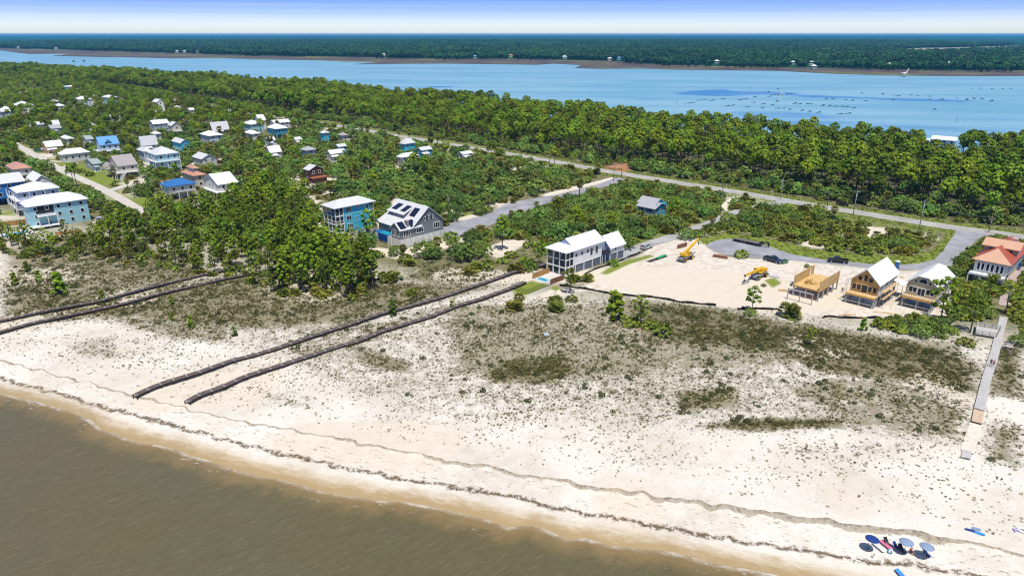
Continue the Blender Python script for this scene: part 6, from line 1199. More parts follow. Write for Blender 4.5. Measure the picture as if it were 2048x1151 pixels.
# 5. individual plants on the dunes and around the houses
SP = [('open',1503,622,1.0,'lone round-crowned pine at the sandy lot edge, in front of the silt fence'), ('open',1140,585,1.0,'pine in front of the small pool of the long white house'), ('open',1280,650,1.1,'tall open pine of the dark clump in mid dunes'), ('young',1236,640,2.1,'dense conical pine on the left of the dark clump in mid dunes'), ('young',1225,625,1.8,'conical pine behind the dense one in the mid-dune clump'), ('open',1620,690,.62,'little open pine alone on the dunes below the yellow plywood house'), ('open',1080,530,1.15,'pine beside the left corner of the long white house'), ('open',1880,645,1.7,'tall leaning pine in front of the tan house'), ('pine',1940,665,.66,'largest pine of the clump between the tan house and the red roof'), ('pine',2010,628,.60,'pine leaning over the brick path near the grey boardwalk'), ('pine',1975,600,.5,'pine below the white terrace of the red-roofed house'), ('young',1725,660,1.0,'young pine by the silt fence in front of the plywood house'), ('open',1840,600,.9,'thin pine beside the posts of the tan house'), ('young',787,630,1.25,'young pine between the two long boardwalks'), ('young',903,618,.7,'small pine hugging the lower long boardwalk'), ('open',732,600,.3,'knee-high pine sapling on open grass near the grove'), ('young',345,608,.8,'small pine on the grassy dune right of the upper boardwalks'), ('young',383,655,.95,'young pine alone below the left boardwalks'), ('young',345,640,.6,'pine seedling left of the lone young pine'), ('young',470,672,.7,'low bushy pine near the long boardwalks'), ('young',205,600,.9,'bushy pine hugging the upper left boardwalk'), ('young',120,590,1.9,'broad dark young pine at the left edge of the dune'), ('young',120,575,1.3,'young pine behind the broad dark one'), ('young',80,565,1.1,'young pine in the row of three near the left edge, the right one'), ('young',55,545,1.0,'young pine in the row of three near the left edge, the middle one'), ('young',30,570,1.1,'young pine in the row of three near the left edge, the left one'), ('open',975,525,.9,'dead-looking thin pine on the dune behind the long boardwalk'), ('open',742,478,1.55,'big round-crowned pine between the turquoise and the grey house'), ('palm',1040,610,.9,'cabbage palm beside the fenced lawn'), ('palmetto',1030,618,1.5,'dense palmetto below the fenced lawn, left of the cabbage palm'), ('palmetto',1113,620,1.4,'round palmetto below the white sandy strip'), ('palmetto',1110,605,1.0,'palmetto just behind the round one by the sandy strip'), ('shrub',1143,602,1.1,'dark shrub at the foot of the pool-side pine'), ('shrub',1325,668,1.6,'broad green shrub right of the dark clump in mid dunes'), ('shrub',1262,652,1.5,'dark understorey shrub inside the mid-dune clump'), ('shrub',1300,655,1.3,'ragged shrub at the right end of the mid-dune clump'), ('shrub',1500,628,1.0,'dark shrub under the lone round-crowned pine'), ('palmetto',1578,632,2.0,'wide bright palmetto patch by the silt fence below the frame house'), ('shrub',1790,655,1.4,'shrub left of the palmetto thicket below the tan house'), ('shrub',1930,690,1.2,'dark shrub on the dune left of the grey boardwalk'), ('palm',807,518,.8,'shaggy palm on white sand in front of the grey house'), ('palm',874,498,1.05,'large palm at the right corner of the grey house'), ('palmetto',950,540,1.5,'yellow-green palmetto on the dune behind the long boardwalk'), ('palmetto',820,530,1.3,'palmetto below the shaggy palm'), ('palmetto',780,560,1.6,'wide palmetto right of the pine grove'), ('palmetto',590,590,1.0,'yellow palmetto in grass left of the pine grove tip'), ('palmetto',822,588,.9,'small palmetto near the upper long boardwalk'), ('palm',1255,440,1.2,'tall shaggy palm left of the small teal house'), ('shrub',1615,555-20,.7,'weedy bush beside the dark blue pickup'), ('shrub',1527,572,.5,'weeds beside the second crane'), ('palm',95,395,1.0,'palm beside the village street'), ('palm',135,385,1.1,'palm with yellowing skirt by the street, lower one'), ('palm',275,378,1.0,'palm by the pole on the sandy verge'), ('palm',230,365,1.1,'twin-headed looking palm by the taupe house drive'), ('oak',290,390,1.3,'large round oak on the sandy corner behind the utility pole'), ('shrub',162,345,1.5,'clipped round bush on the bright lawn, the left one'), ('shrub',180,352,1.5,'clipped round bush on the bright lawn, the right one'), ('greyshrub',345,345,2.2,'grey-leaved bush in front of the three-storey house'), ('oak',200,330,1.3,'oak crown left of the taupe roof'), ('oak',885,150+360,.3,'low sprawling bush by the street end')]
for kind, a, b, s, lab in SP:
    x0, y0 = G(a, b); plant(kind, x0, y0, lab, None, s)
LAB = {('pine','belt'):('slash pine of the wood past the highway','pines of the wood beyond the highway'), ('palm','belt'):('cabbage palm at the highway wood edge','palms along the wood edge'), ('oak','belt'):('oak at the highway wood edge','oaks along the wood edge'), ('shrub','belt'):('bush on the far highway verge','bushes on the far verge'),
 ('pine','village'):('village pine with yellow-green crown','pines among the village houses'), ('palm','village'):('cabbage palm','palms among the village houses'), ('oak','village'):('domed scrub oak','scrub oaks around the village'), ('shrub','village'):('bush in sandy scrub','bushes around the village'), ('palmetto','village'):('saw palmetto in sandy scrub','palmettos around the village'),
 ('oak','scrub'):('thicket oak','oaks of the street-loop thicket'), ('palm','scrub'):('thicket palm','palms of the street-loop thicket'), ('shrub','scrub'):('thicket bush','bushes of the street-loop thicket'), ('palmetto','scrub'):('thicket palmetto','palmettos of the street-loop thicket'),
 ('shrub','edge'):('dark green bush','bushes by the red-roofed house'), ('oak','edge'):('low oak','oaks by the red-roofed house'), ('palmetto','edge'):('bright palmetto','palmettos by the red-roofed house'),
 ('slim','grove'):('slender pine of the seaward grove','pines of the seaward grove'), ('palmetto','grove'):('palmetto under the grove pines','palmettos of the seaward grove'), ('shrub','grove'):('dark bush under the grove pines','bushes of the seaward grove')}
BUDGET = dict(pine_tree=270, palm_tree=280, scrub_oak=285, shrub=270, palmetto_bush=270)
PL.sort(key=lambda q: q[1]**2 + q[2]**2)
MARKS = [(GP([(a, b)])[0], w) for a, b, w in ((1243,345,'orange bare soil'), (1440,428,'tall dark pole'), (1561,398,'slim grey-green pole'), (1685,411,'black car on the verge'), (1836,460,'pole by the street junction'), (1977,463,'pole behind the red-roofed house'), (1925,470,'street junction'), (1312,440,'small teal house'), (1220,520,'long white house'), (1503,488,'flatbed trailer'), (1780,470,'sandy clearing'), (1980,530,'red-roofed house'), (1990,670,'side platform'), (2015,590,'brick path'), (1890,600,'tan house'), (840,490,'grey solar house'), (690,475,'turquoise tower house'), (640,350,'dark brown house'), (815,318,'lone white hip roof'), (897,430,'pole behind the grey house'), (660,300,'small teal box house'), (610,305,'grey hip-roofed house'), (555,270,'teal house with stairs'), (545,310,'white gable in the oaks'), (410,325,'plain pale gable house'), (325,340,'three-storey balcony house'), (250,350,'taupe-roofed house'), (355,400,'blue-roofed stilt house'), (440,375,'white roof with side deck'), (390,360,'orange-tiled house'), (270,395,'grey street pole'), (110,450,'pale aqua house'), (20,470,'pool terrace'), (90,380,'lavender blue house'), (200,370,'village street lawn'), (30,340,'low tiled house'), (700,560,'tip of the pine grove'), (560,560,'middle of the pine grove'), (430,540,'boardwalk end in the grove'), (300,520,'open side of the pine grove'), (180,500,'grassy dune by the grove'), (470,471,'motorhome'), (1100,338,'thin highway pole'), (1000,305,'highway bend'), (1020,420,'side street'), (1120,480,'oak thicket'), (1300,380,'scrub by the highway'), (1620,470,'palmetto scrub'), (1500,440,'footpath'), (760,470,'yard between the two tall houses'))]
def describe(l, s, kind, reg, x0, y0):
    w = min(MARKS, key=lambda q: (q[0][0]-x0)**2 + (q[0][1]-y0)**2)[1]; lo, hi = {'pine': (.72, .95), 'slim': (.85, 1.0), 'palm': (.9, 1.05), 'oak': (.7, 1.0), 'shrub': (1.1, 1.6), 'palmetto': (.95, 1.2)}[kind]
    return '%s %s, by the %s' % ('small' if s < lo else 'large' if s > hi else 'medium-sized', l, w)
rest = []
for kind, x0, y0, s, reg in PL:
    n = NAMES[kind]
    if BUDGET[n] > 0 and bool(inview(np.array([x0]), np.array([y0]), 0, 3)[0]): BUDGET[n] -= 1; l, g_ = LAB[(kind, reg)]; plant(kind, x0, y0, describe(l, s, kind, reg, x0, y0), g_, s, sz=rnd.uniform(.9, 1.12))
    else: rest.append((kind, x0, y0, s, reg))
print('plants', len(PL), 'scattered', len(rest), BUDGET)
def rest_of(f, nm, kinds, low):
    q = [r for r in rest if f(r)]
    if not q: return
    off, o = {}, 0
    for k in kinds:
        off[k] = (o, len(LIB[k])); o += len(LIB[k])
    idx = [off[low.get(r[0], r[0])][0] + rnd.randrange(off[low.get(r[0], r[0])][1]) for r in q]; X, Y = np.array([r[1] for r in q]), np.array([r[2] for r in q])
    scatter(nm, kinds, X, Y, ground_z(X, Y), [r[3] for r in q], idx)
LOW = dict(pine='pinelow', oak='oaklow', palm='palmlow', slim='slim')
rest_of(lambda r: r[4] == 'belt', 'woodland', ['pinelow', 'oaklow', 'palmlow', 'shrub'], LOW)
rest_of(lambda r: r[4] != 'belt', 'village_greenery', ['pinelow', 'oaklow', 'palmlow', 'shrub', 'palmetto', 'slim'], LOW)
# dune grass: tufts where the survey says plants grow
x = rs.uniform(-150, 140, 420000); y = rs.uniform(70, 250, 420000); s_, t_2 = to_st(x, y); kk_ = t_2 - tsc(s_); k = inview(x, y, 20) & (kk_ > .6) & (kk_ < 95); x, y, kk_ = x[k], y[k], kk_[k]
v = veg_at(x, y) * ~inpoly(x, y, LOT); v = v * np.clip(kk_/10, .15, 1); cl_ = np.clip((vnoise(x, y, 3.2)*.6 + vnoise(x, y, 1.3)*.4) * 1.6 - .35, 0, 1.4)
k = (rs.rand(len(x)) < np.clip(v**1.3 * cl_ * 1.15 + .065 * (kk_ > 2.5) * (fbm(x, y, 7.) > .47), 0, 1)) & off_roads(x, y, 0); x, y, v = x[k], y[k], v[k]; print('tufts', len(x))
scatter('dune_grass', ['tuft'], x, y, ground_z(x, y), .20 + .45*rs.rand(len(x))**2.2 + .55*v, rs.randint(0, 4, len(x)))
# low dune shrubs: one scattered cover of knee-high bushes in the denser patches
x = rs.uniform(-150, 140, 30000); y = rs.uniform(70, 240, 30000); s_, t_2 = to_st(x, y); kk_ = t_2 - tsc(s_); k = inview(x, y, 20) & (kk_ > 8) & (kk_ < 95); x, y = x[k], y[k]; v = veg_at(x, y) * ~inpoly(x, y, LOT)
k = (rs.rand(len(x)) < np.clip(v - .3, 0, 1) * .5 * (vnoise(x, y, 5.) > .42)) & off_roads(x, y, 0); x, y = x[k], y[k]; print('low shrubs', len(x)); scatter('dune_scrub', ['dunebush'], x, y, ground_z(x, y) - .05, .20 + .32*rs.rand(len(x)), rs.randint(0, 3, len(x)))
# roadside and lawn grass tufts
x = rs.uniform(-60, 260, 60000); y = rs.uniform(140, 420, 60000); k = inview(x, y, 10) & ((segdist(x, y, HWY) < 11) & (segdist(x, y, HWY) > 4.4) | inpoly(x, y, VERGE) | inpoly(x, y, VERGE2)) & ~inpoly(x, y, CUL); x, y = x[k], y[k]; scatter('verge_grass', ['turf'], x, y, np.zeros(len(x)), .6 + .8*rs.rand(len(x)), rs.randint(0, 2, len(x)))
# mainland forest
WE = np.array(WOODEDGE); x, y = [], []
X, Y = jitter(-3400, 3000, 1050, 6200, 11.5); k = inview(X, Y, 40) & inpoly(X, Y, [(a*1.005, b*1.005 + 6) for a, b in WOODEDGE] + [(9000, 9000), (-9000, 9000)]) & (rs.rand(len(X)) < np.interp(Y, [1000, 3000, 6000], [1, .62, .42])); X, Y = X[k], Y[k]; k = ~inpoly(X, Y, [(a*1.01, b*1.01) for a, b in CLEAR[:5]] + [(a*.86, b*.86) for a, b in CLEAR[5:]]); X, Y = X[k], Y[k]
mx, my = jitter(-3000, 2600, 1000, 3600, 13.); mk = inview(mx, my, 40) & inpoly(mx, my, MARSH + WOODEDGE[::-1]) & (segdist(mx, my, WOODEDGE) < 130*fbm(mx, my, 90.)**1.5) & (fbm(mx, my, 60.) > .46); X, Y = np.r_[X, mx[mk]], np.r_[Y, my[mk]]
ok = np.ones(len(X), bool)
for hx, hy in FAR: ok &= ~((np.abs(X - Y*hx/hy) < 9) & (Y < hy + 8) & (Y > hy - 150))
X, Y = X[ok], Y[ok]; print('far forest', len(X)); hgt_ = .72 + .55*fbm(X, Y, 210.) + .5*rs.rand(len(X))**3; scatter('far_forest', ['far'], X, Y, np.zeros(len(X)), hgt_ * np.interp(Y, [1000, 6000], [1.0, 1.35]), rs.randint(0, 4, len(X)))
# trees on the marsh points of the near bay shore, upper left
for a, b, lab in ((148,128,'small dark tree standing on the bay point, the left one of two'), (169,127,'lollipop tree on the tip of the bay point')): x0, y0 = G(a, b, 0); plant('pine', x0, y0, lab, None, .8, 2)
# ------------------------------------------------------------------ vehicles and machines
for nm, c in dict(navy=(.012,.035,.075), black=(.012,.012,.014), blue=(.02,.12,.30), white=(.75,.75,.74), silver=(.42,.43,.45), red=(.38,.02,.02), maroon=(.16,.02,.06), teal=(.05,.28,.32), green=(.05,.16,.10)).items():
    mat('paint_' + nm, c, .28, .06, .5, spec=.6)
mat('tyre', (.015,.015,.015), .9); mat('rim', (.40,.40,.41), .4); mat('lamp', (.80,.78,.70), .2); mat('tail_lamp', (.45,.02,.02), .3); mat('chrome', (.35,.35,.36), .3)
mat('crane_yellow', (.72,.42,.015), .5, .15, 1); mat('crane_grey', (.20,.21,.22), .6, .25, 1.5); mat('rust', (.22,.10,.055), .9, .35, 1.5); mat('net_green', (.02,.30,.12), .8, .3, 1); mat('flatbed', (.16,.14,.125), .9, .3, 1)
def wheel(par, x, y, r, w=.26, rim='rim'):
    t_ = MB().tube((x, y-w/2, r), (x, y+w/2, r), r, r, 14).build('wheel', 'tyre', par, False); s = -1 if y < 0 else 1
    MB().tube((x, y + s*w*.3, r), (x, y + s*(w/2+.012), r), r*.62, r*.58, 12).build('rim', rim, t_); return t_
def car(kind, label, cat, px, py, rot, paint, style, group=None):
    x, y = G(px, py); r = thing(kind, label, cat, (x, y, .03), rot, group); P = 'paint_' + paint; W = .95
    if style == 'pickup':
        L0, L1, ws = -2.85, 2.85, (-1.75, 1.85)
        MB().profile([(L0,.42),(L1-.1,.42),(L1,.62),(L1,.98),(L1-.15,1.12),(1.35,1.20),(-.55,1.22),(-.6,1.22),(-.6,.86),(L0+.12,.86),(L0+.12,1.18),(L0,1.18)], -W, W).build('body', P, r)
        for s in (-1, 1): MB().box(L0+.121, -.6, s*W-.06 if s > 0 else -W, W if s > 0 else -W+.06, .861, 1.24).build('bed_side', P, r)
        cab = [(1.35,1.201),(.72,1.80),(.45,1.90),(-.25,1.90),(-.55,1.82),(-.68,1.221)]
    elif style == 'suv':
        L0, L1, ws = -2.35, 2.4, (-1.4, 1.5)
        MB().profile([(L0,.40),(L1-.1,.40),(L1,.6),(L1,.92),(L1-.2,1.06),(1.05,1.14),(L0+.1,1.16),(L0,.9)], -W, W).build('body', P, r); cab = [(1.05,1.141),(.35,1.70),(.05,1.78),(-1.8,1.76),(-2.15,1.6),(-2.25,1.161)]
    else:
        L0, L1, ws = -2.7, 2.7, (-1.7, 1.75)
        MB().profile([(L0,.42),(L1-.1,.42),(L1,.6),(L1,1.05),(2.0,1.32),(L0,1.34)], -W, W).build('body', P, r); cab = [(2.0,1.321),(1.3,2.1),(1.0,2.25),(L0+.1,2.25),(L0+.02,1.341)]
    MB().profile(cab, -W+.1, W-.1).build('cab', P, r)
    def inset(k, y0, y1): cx = sum(p[0] for p in cab)/len(cab); cz = (cab[0][1] + max(p[1] for p in cab))/2; return [(cx + (px_-cx)*k, cz + (pz-cz)*k*.86) for px_, pz in cab], y0, y1
    for s in (-1, 1): q, a, b = inset(.86, s*(W-.1)-.012, s*(W-.1)+.012); MB().profile(q, a, b).build('side_window', 'glass', r)
    a, b = cab[0], cab[1]; MB().slab([(a[0]-.03,-W+.22,a[1]+.08),(a[0]-.03,W-.22,a[1]+.08),(b[0]+.06,W-.24,b[1]+.02),(b[0]+.06,-W+.24,b[1]+.02)][::-1], .03).build('windscreen', 'glass', r)
    a, b = cab[-1], cab[-2]; MB().slab([(a[0]-.03,-W+.22,a[1]+.1),(a[0]-.03,W-.22,a[1]+.1),(b[0]-.05,W-.24,b[1]-.04),(b[0]-.05,-W+.24,b[1]-.04)], .03).build('rear_window', 'glass', r)
    for wx in ws:
        for s in (-1, 1): wheel(r, wx, s*(W-.08), .40)
    for s in (-1, 1): MB().box(L1-.04, L1+.03, s*.68-.18, s*.68+.18, .72, .92).build('headlight', 'lamp', r); MB().box(L0-.03, L0+.03, s*.78-.1, s*.78+.1, .75, 1.02).build('tail_light', 'tail_lamp', r)
    MB().box(L1-.02, L1+.12, -W+.05, W-.05, .40, .60).build('bumper', 'chrome', r); MB().box(L0-.12, L0+.02, -W+.05, W-.05, .42, .6).build('bumper', 'chrome', r)
    for s in (-1, 1): MB().box(cab[0][0]-.35, cab[0][0]-.15, s*(W+.12)-.1, s*(W+.12)+.1, 1.22, 1.42).build('mirror', P, r)
    return r
car('pickup_truck', 'dark blue pickup truck parked nose to the camera on the sandy lot', 'pickup truck', 1545, 523, R(-52), 'navy', 'pickup')
car('pickup_truck', 'black pickup truck standing side-on at the kerb of the curved street', 'pickup truck', 1675, 524.5, R(160), 'black', 'pickup')
car('parked_car', 'black car on the grass verge of the highway', 'car', 1685, 411, R(-45), 'black', 'suv'); car('parked_car', 'blue car beside the red-roofed house, the farther of two', 'car', 2040, 521, R(52), 'blue', 'suv'); car('parked_car', 'blue car beside the red-roofed house, the nearer of two', 'car', 2033, 535, R(52), 'blue', 'pickup')
car('parked_car', 'white car on the drive of the stilted taupe-roofed house', 'car', 253, 355, R(-40), 'white', 'suv'); car('van', 'white van under the three-storey balcony house', 'van', 326, 344, R(-60), 'white', 'van'); car('parked_car', 'dark car under the three-storey balcony house, right of the van', 'car', 343, 341, R(-60), 'black', 'suv'); car('parked_car', 'silver car in front of the pines right of the pale aqua house', 'car', 199, 444, R(-70), 'silver', 'suv'); car('parked_car', 'maroon car below the dark brown house', 'car', 616, 366, R(-20), 'maroon', 'suv'); car('parked_car', 'red car by the paved court at upper left', 'car', 111, 222, R(10), 'red', 'suv'); car('parked_car', 'teal car beside the orange-walled house', 'car', 111, 297, R(0), 'teal', 'suv'); car('parked_car', 'dark green car at the corner of the far village street', 'car', 78, 303, R(10), 'green', 'suv'); car('parked_car', 'dark car in tree shade on the drive of the long white house', 'car', 1293, 497, R(45), 'silver', 'suv')
x, y = G(471, 343); r = thing('motorhome', 'white and green motorhome parked among scrub behind a white roof slope', 'motorhome', (x, y, 0), R(-50)); MB().profile([(-4.5,.5),(4.3,.5),(4.5,.9),(4.45,2.2),(4.2,3.2),(-4.5,3.2)], -1.2, 1.2).build('body', 'paint_white', r); MB().box(4.42, 4.52, -1.1, 1.1, 1.5, 2.6).build('windscreen', 'glass', r); MB().box(-4.4, 4.3, -1.23, -1.201, 1.0, 1.5).build('stripe', 'paint_teal', r); MB().box(4.38, 4.55, -1.15, 1.15, .7, 1.45).build('front_panel', 'paint_teal', r); MB().box(-1, .2, -.5, .5, 3.2, 3.5).build('roof_unit', 'steel_black', r)
for u in (-3, -.5, 2): window(r, 'y', -1.2, u, 2.2, 1.2, .7, 1, 'steel_black')
for wx in (-2.8, 3.0):
    for s in (-1, 1): wheel(r, wx, s*1.08, .48, .3)
def crane(label, px, py, rot, slew, elev, Ls):
    x, y = G(px, py); r = thing('mobile_crane', label, 'crane', (x, y, 0), rot); r.scale = (.92,)*3
    MB().profile([(-3.3,.75),(3.3,.75),(3.5,1.0),(3.4,1.45),(-3.2,1.5),(-3.5,1.1)], -.95, .95).build('chassis', 'crane_grey', r)
    for wx in (-2.1, 2.1):
        for s in (-1, 1): wheel(r, wx, s*1.15, .72, .5, 'crane_yellow'); MB().box(wx-.95, wx+.95, s*1.18-.32, s*1.18+.32, 1.451, 1.53).build('mudguard', 'crane_grey', r)
    for u in (-3.35, 3.35):
        MB().box(u-.16, u+.16, -1.6, 1.6, .62, .9).build('outrigger', 'crane_grey', r)
        for s in (-1, 1): MB().tube((u, s*1.5, .12), (u, s*1.5, .75), .09, None, 8).build('jack', 'chrome', r)
    c, s_ = math.cos(slew), math.sin(slew); T_ = lambda a, b, z: (a*c - b*s_, a*s_ + b*c, z)
    def tbox(x0, x1, y0, y1, z0, z1, nm, m): mb = MB(); mb.box(x0, x1, y0, y1, z0, z1); mb.v = [T_(*p) for p in mb.v]; return mb.build(nm, m, r)
    MB().tube((0,0,1.5), (0,0,1.75), .75, .75, 16).build('slew_ring', 'crane_grey', r)
    tbox(-2.3, 1.2, -.9, .9, 1.76, 2.15, 'turntable', 'crane_yellow'); tbox(-2.6, -1.3, -1.0, 1.0, 2.16, 3.0, 'counterweight', 'crane_yellow'); tbox(-1.29, -.3, .35, .9, 2.16, 2.9, 'engine_cover', 'crane_yellow')
    k = tbox(-.2, 1.3, -1.35, -.5, 1.76, 3.15, 'cab', 'crane_yellow'); mb = MB().box(-.05, 1.32, -1.37, -.52, 2.35, 3.0); mb.v = [T_(*p) for p in mb.v]; g_ = mb.build('cab_glass', 'glass', k)
    p = Vector((-1.1, .05, 2.85)); d = Vector((math.cos(elev), 0, math.sin(elev)))
    for i, (l0, l1, w) in enumerate(((0, Ls*.62, .72), (Ls*.62, Ls*.86, .58), (Ls*.86, Ls, .46))): mb = MB().bar(T_(*(p + d*l0)), T_(*(p + d*l1)), w*.8, w); mb.build('boom_section', 'crane_yellow', r)
    mb = MB().tube(T_(.9, .05, 2.1), T_(*(p + d*Ls*.42)), .13, None, 8); mb.build('lift_cylinder', 'chrome', r)
    tip = p + d*(Ls + .2); mb = MB().bar(T_(*(p + d*Ls)), T_(tip.x, tip.y, tip.z - .35), .5, .6); mb.build('boom_head', 'steel_black', r)
    mb = MB().tube(T_(tip.x, tip.y, tip.z - .3), T_(tip.x, tip.y, max(.9, tip.z - 1.4)), .03, None, 5); mb.build('hoist_rope', 'steel_black', r); mb = MB().bar(T_(tip.x, tip.y, max(.9, tip.z - 1.4)), T_(tip.x, tip.y, max(.4, tip.z - 2.1)), .3, .4); mb.build('hook_block', 'steel_black', r)
    return r
crane('yellow mobile crane with raised boom, beside the black poles and green netting', 1371, 520, R(47), R(3), R(15), 10.5)
crane('yellow mobile crane with lowered boom, near the dark blue pickup', 1518, 555, R(42), R(176), R(-2), 9.0)
tag(MB().bar((0,0,.15), (3.4,-.2,.2), .35, .2).build('mat_timber', 'crane_grey', loc=(*G(1484, 569), 0)), 'grey timber beam on sand in front of the lowered crane boom', 'beam').rotation_euler = (0, 0, R(42))
x, y = G(1503, 488); r = thing('flatbed_trailer', 'long dark gooseneck flatbed trailer on the turning circle', 'trailer', (x, y, .03), R(-44)); MB().box(-5.4, 3.6, -1.2, 1.2, .78, .92).build('deck', 'flatbed', r); [MB().box(-5.4, 3.6, s*1.24-.05, s*1.24+.05, .6, .93).build('side_beam', 'steel_black', r) for s in (-1, 1)]; MB().profile([(3.6,.7),(3.6,1.0),(4.6,1.75),(6.0,1.75),(6.0,1.5),(4.75,1.5),(3.95,.75)], -.35, .35).build('gooseneck', 'steel_black', r); MB().box(5.7, 6.0, -.15, .15, .2, 1.5).build('coupler', 'steel_black', r); MB().slab([(-6.6,-1.1,.45),(-5.41,-1.1,.85),(-5.41,1.1,.85),(-6.6,1.1,.45)], .1).build('ramp', 'steel_black', r); MB().box(3.0, 3.5, -1.1, 1.1, .921, 1.5).build('bulkhead', 'steel_black', r)
for wx in (-2.9, -2.0):
    for s in (-1, 1): wheel(r, wx, s*1.05, .4, .3)
for s in (-1, 1): MB().box(3.0, 3.12, s*.9-.06, s*.9+.06, .03, .78).build('landing_leg', 'chrome', r)
x, y = G(1793, 536); r = thing('portable_toilet', 'blue portable toilet with white roof behind the plywood house', 'portable toilet', (x, y, .02), R(45)); MB().box(-.55, .55, -.55, .55, .1, 2.1).build('cabin', 'paint_blue', r); MB().box(-.58, -.551, -.4, .4, .2, 2.0).build('door', 'tile_blue', r); MB().slab([(-.62,-.62,2.2),(.62,-.62,2.2),(.62,.62,2.2),(-.62,.62,2.2)], .1).build('roof', 'trim', r); MB().box(-.6, .6, -.6, .6, -.02, .1).build('skid', 'steel_black', r); MB().tube((.4,.4,2.2), (.4,.4,2.6), .05).build('vent', 'steel_black', r)
x, y = G(1567, 526); r = thing('skip', 'small green metal skip right of the dark blue pickup', 'skip', (x, y, 0), R(30)); MB().profile([(-1,.1),(1,.1),(1.4,1.0),(1.3,1.0),(.92,.2),(-.92,.2),(-1.3,1.0),(-1.4,1.0)], -.7, .7).build('bin', 'paint_green', r); [MB().box(-1.2, 1.2, s*.7-.03, s*.7+.03, .15, 1.0).build('side_panel', 'paint_green', r) for s in (-1, 1)]
def bundle(name, label, cat, px, py, rot, items, group=None):
    x, y = G(px, py); r = thing(name, label, cat, (x, y, 0), rot, group)
    for nm, m, bars in items:
        mb = MB()
        for a, b, w, h in bars: mb.bar(a, b, w, h)
        mb.build(nm, m, r)
    return r
bundle('pipe_stack', 'bundle of black poles under green netting left of the raised crane', 'pipes', 1315, 518, R(40), [('pole', 'steel_black', [((-4.5,q*.3,.12+.1*(i%2)), (4.5,q*.3+.2,.14+.1*(i%2)), .14, .14) for i, q in enumerate((-2,-1,0,1,2))]), ('netting', 'net_green', [((-.5,-.1,.4), (4.2,.2,.45), .9, .3)])])
bundle('sheet_pile', 'rusty upright steel panel by the bushes at the top of the lot', 'steel panel', 1364, 495, R(38), [('panel', 'rust', [((-2.4,0,.7), (2.4,0,.7), .18, 1.4)]), ('rib', 'rust', [((u,-.12,0), (u,-.12,1.45), .14, .12) for u in (-2,-1,0,1,2)])])
bundle('plate_stack', 'low dark rusty stack of steel plates near the turning circle', 'steel plates', 1441, 514, R(-30), [('plate', 'rust', [((-2.3,.2*i-.3,.15+.16*i), (2.3-.3*i,.2*i-.3,.15+.16*i), 1.6-.2*i, .12) for i in range(3)])])
bundle('lumber_stack', 'stack of boards on sand at the left corner of the frame house', 'lumber', 1574, 582, R(-20), [('board', 'lumber', [((-2.2,.25*i-.5,.12+.1*(i%3)), (2.2,.25*i-.4,.12+.1*(i%3)), .22, .08) for i in range(5)])])
bundle('lumber_stack', 'scattered orange boards on sand below the plywood house', 'lumber', 1697, 630, R(-25), [('board', 'osb_dark', [((-2.4+1.2*i, .5*(i%3)-.6, .08), (-.6+1.1*i, .9*((i*7)%3)-.8, .1), .3, .06) for i in range(5)])])
bundle('lumber_stack', 'long thin board on sand between plywood house and tan house', 'lumber', 1775, 627, R(-22), [('board', 'lumber', [((-3.2,0,.08), (3.2,.1,.1), .3, .08), ((-1,.5,.08), (2.6,.4,.1), .2, .06)])])
bundle('lumber_stack', 'boards and offcuts beside the lean-to behind the plywood house', 'lumber', 1797, 556, R(15), [('board', 'osb', [((-1.6,.35*i-.7,.15+.1*(i%2)), (1.5,.35*i-.6,.15+.1*(i%2)), .3, .1) for i in range(5)])])
bundle('lumber_stack', 'pallet of pale boards right of the tan house', 'lumber', 1898, 612, R(50), [('board', 'lumber', [((-1.5,.3*i-.6,.2), (1.5,.3*i-.6,.2), .24, .2) for i in range(5)])])
x, y = G(1549, 554); r = thing('tub', 'white tub-like moulded shell lying on sand beside the lowered crane', 'tub', (x, y, 0), R(-35)); MB().profile([(-1.3,.6),(-1.1,.1),(1.1,.1),(1.4,.7),(1.25,.7),(1.0,.22),(-1.0,.22),(-1.2,.6)], -.6, .6).build('shell', 'trim', r); [MB().box(-1.15, 1.15, s*.58-.03, s*.58+.03, .12, .62).build('side', 'trim', r) for s in (-1, 1)]
x, y = G(1584, 571); r = thing('air_compressor', 'small blue-grey compressor at the left front corner of the frame house', 'compressor', (x, y, 0), R(20)); MB().tube((-.5,0,.55), (.5,0,.55), .3, .3, 12).build('tank', 'crane_grey', r); MB().box(-.25, .25, -.2, .2, .86, 1.15).build('motor', 'paint_blue', r); [wheel(r, -.35, s*.33, .2, .08) for s in (-1, 1)]
tag(MB().slab([(-.5,-.4,.3),(.5,-.4,.25),(.5,.4,.75),(-.5,.4,.8)], .05).bar((-.4,.2,0), (-.4,.2,.7), .08).bar((.4,.2,0), (.4,.2,.7), .08).build('board_sign', 'wall_bluegrey', loc=(*G(1093, 672), 0)), 'small tilted blue-grey board among dune tufts', 'board')
x, y = G(1879, 800); z = gz(x, y); mb = MB(); mb.tube((0,0,.1), (.5,1.8,.45), .09, .05, 6).tube((.5,1.8,.45), (1.5,2.2,.9), .05, .02, 5).tube((.35,1.2,.33), (-.5,1.9,.8), .05, .02, 5).tube((.5,1.8,.45), (.2,2.6,1.0), .04, .02, 5); tag(mb.build('driftwood', 'timber_grey', loc=(x, y, z)), 'bleached bare branch standing out of the white sand left of the grey boardwalk', 'branch')
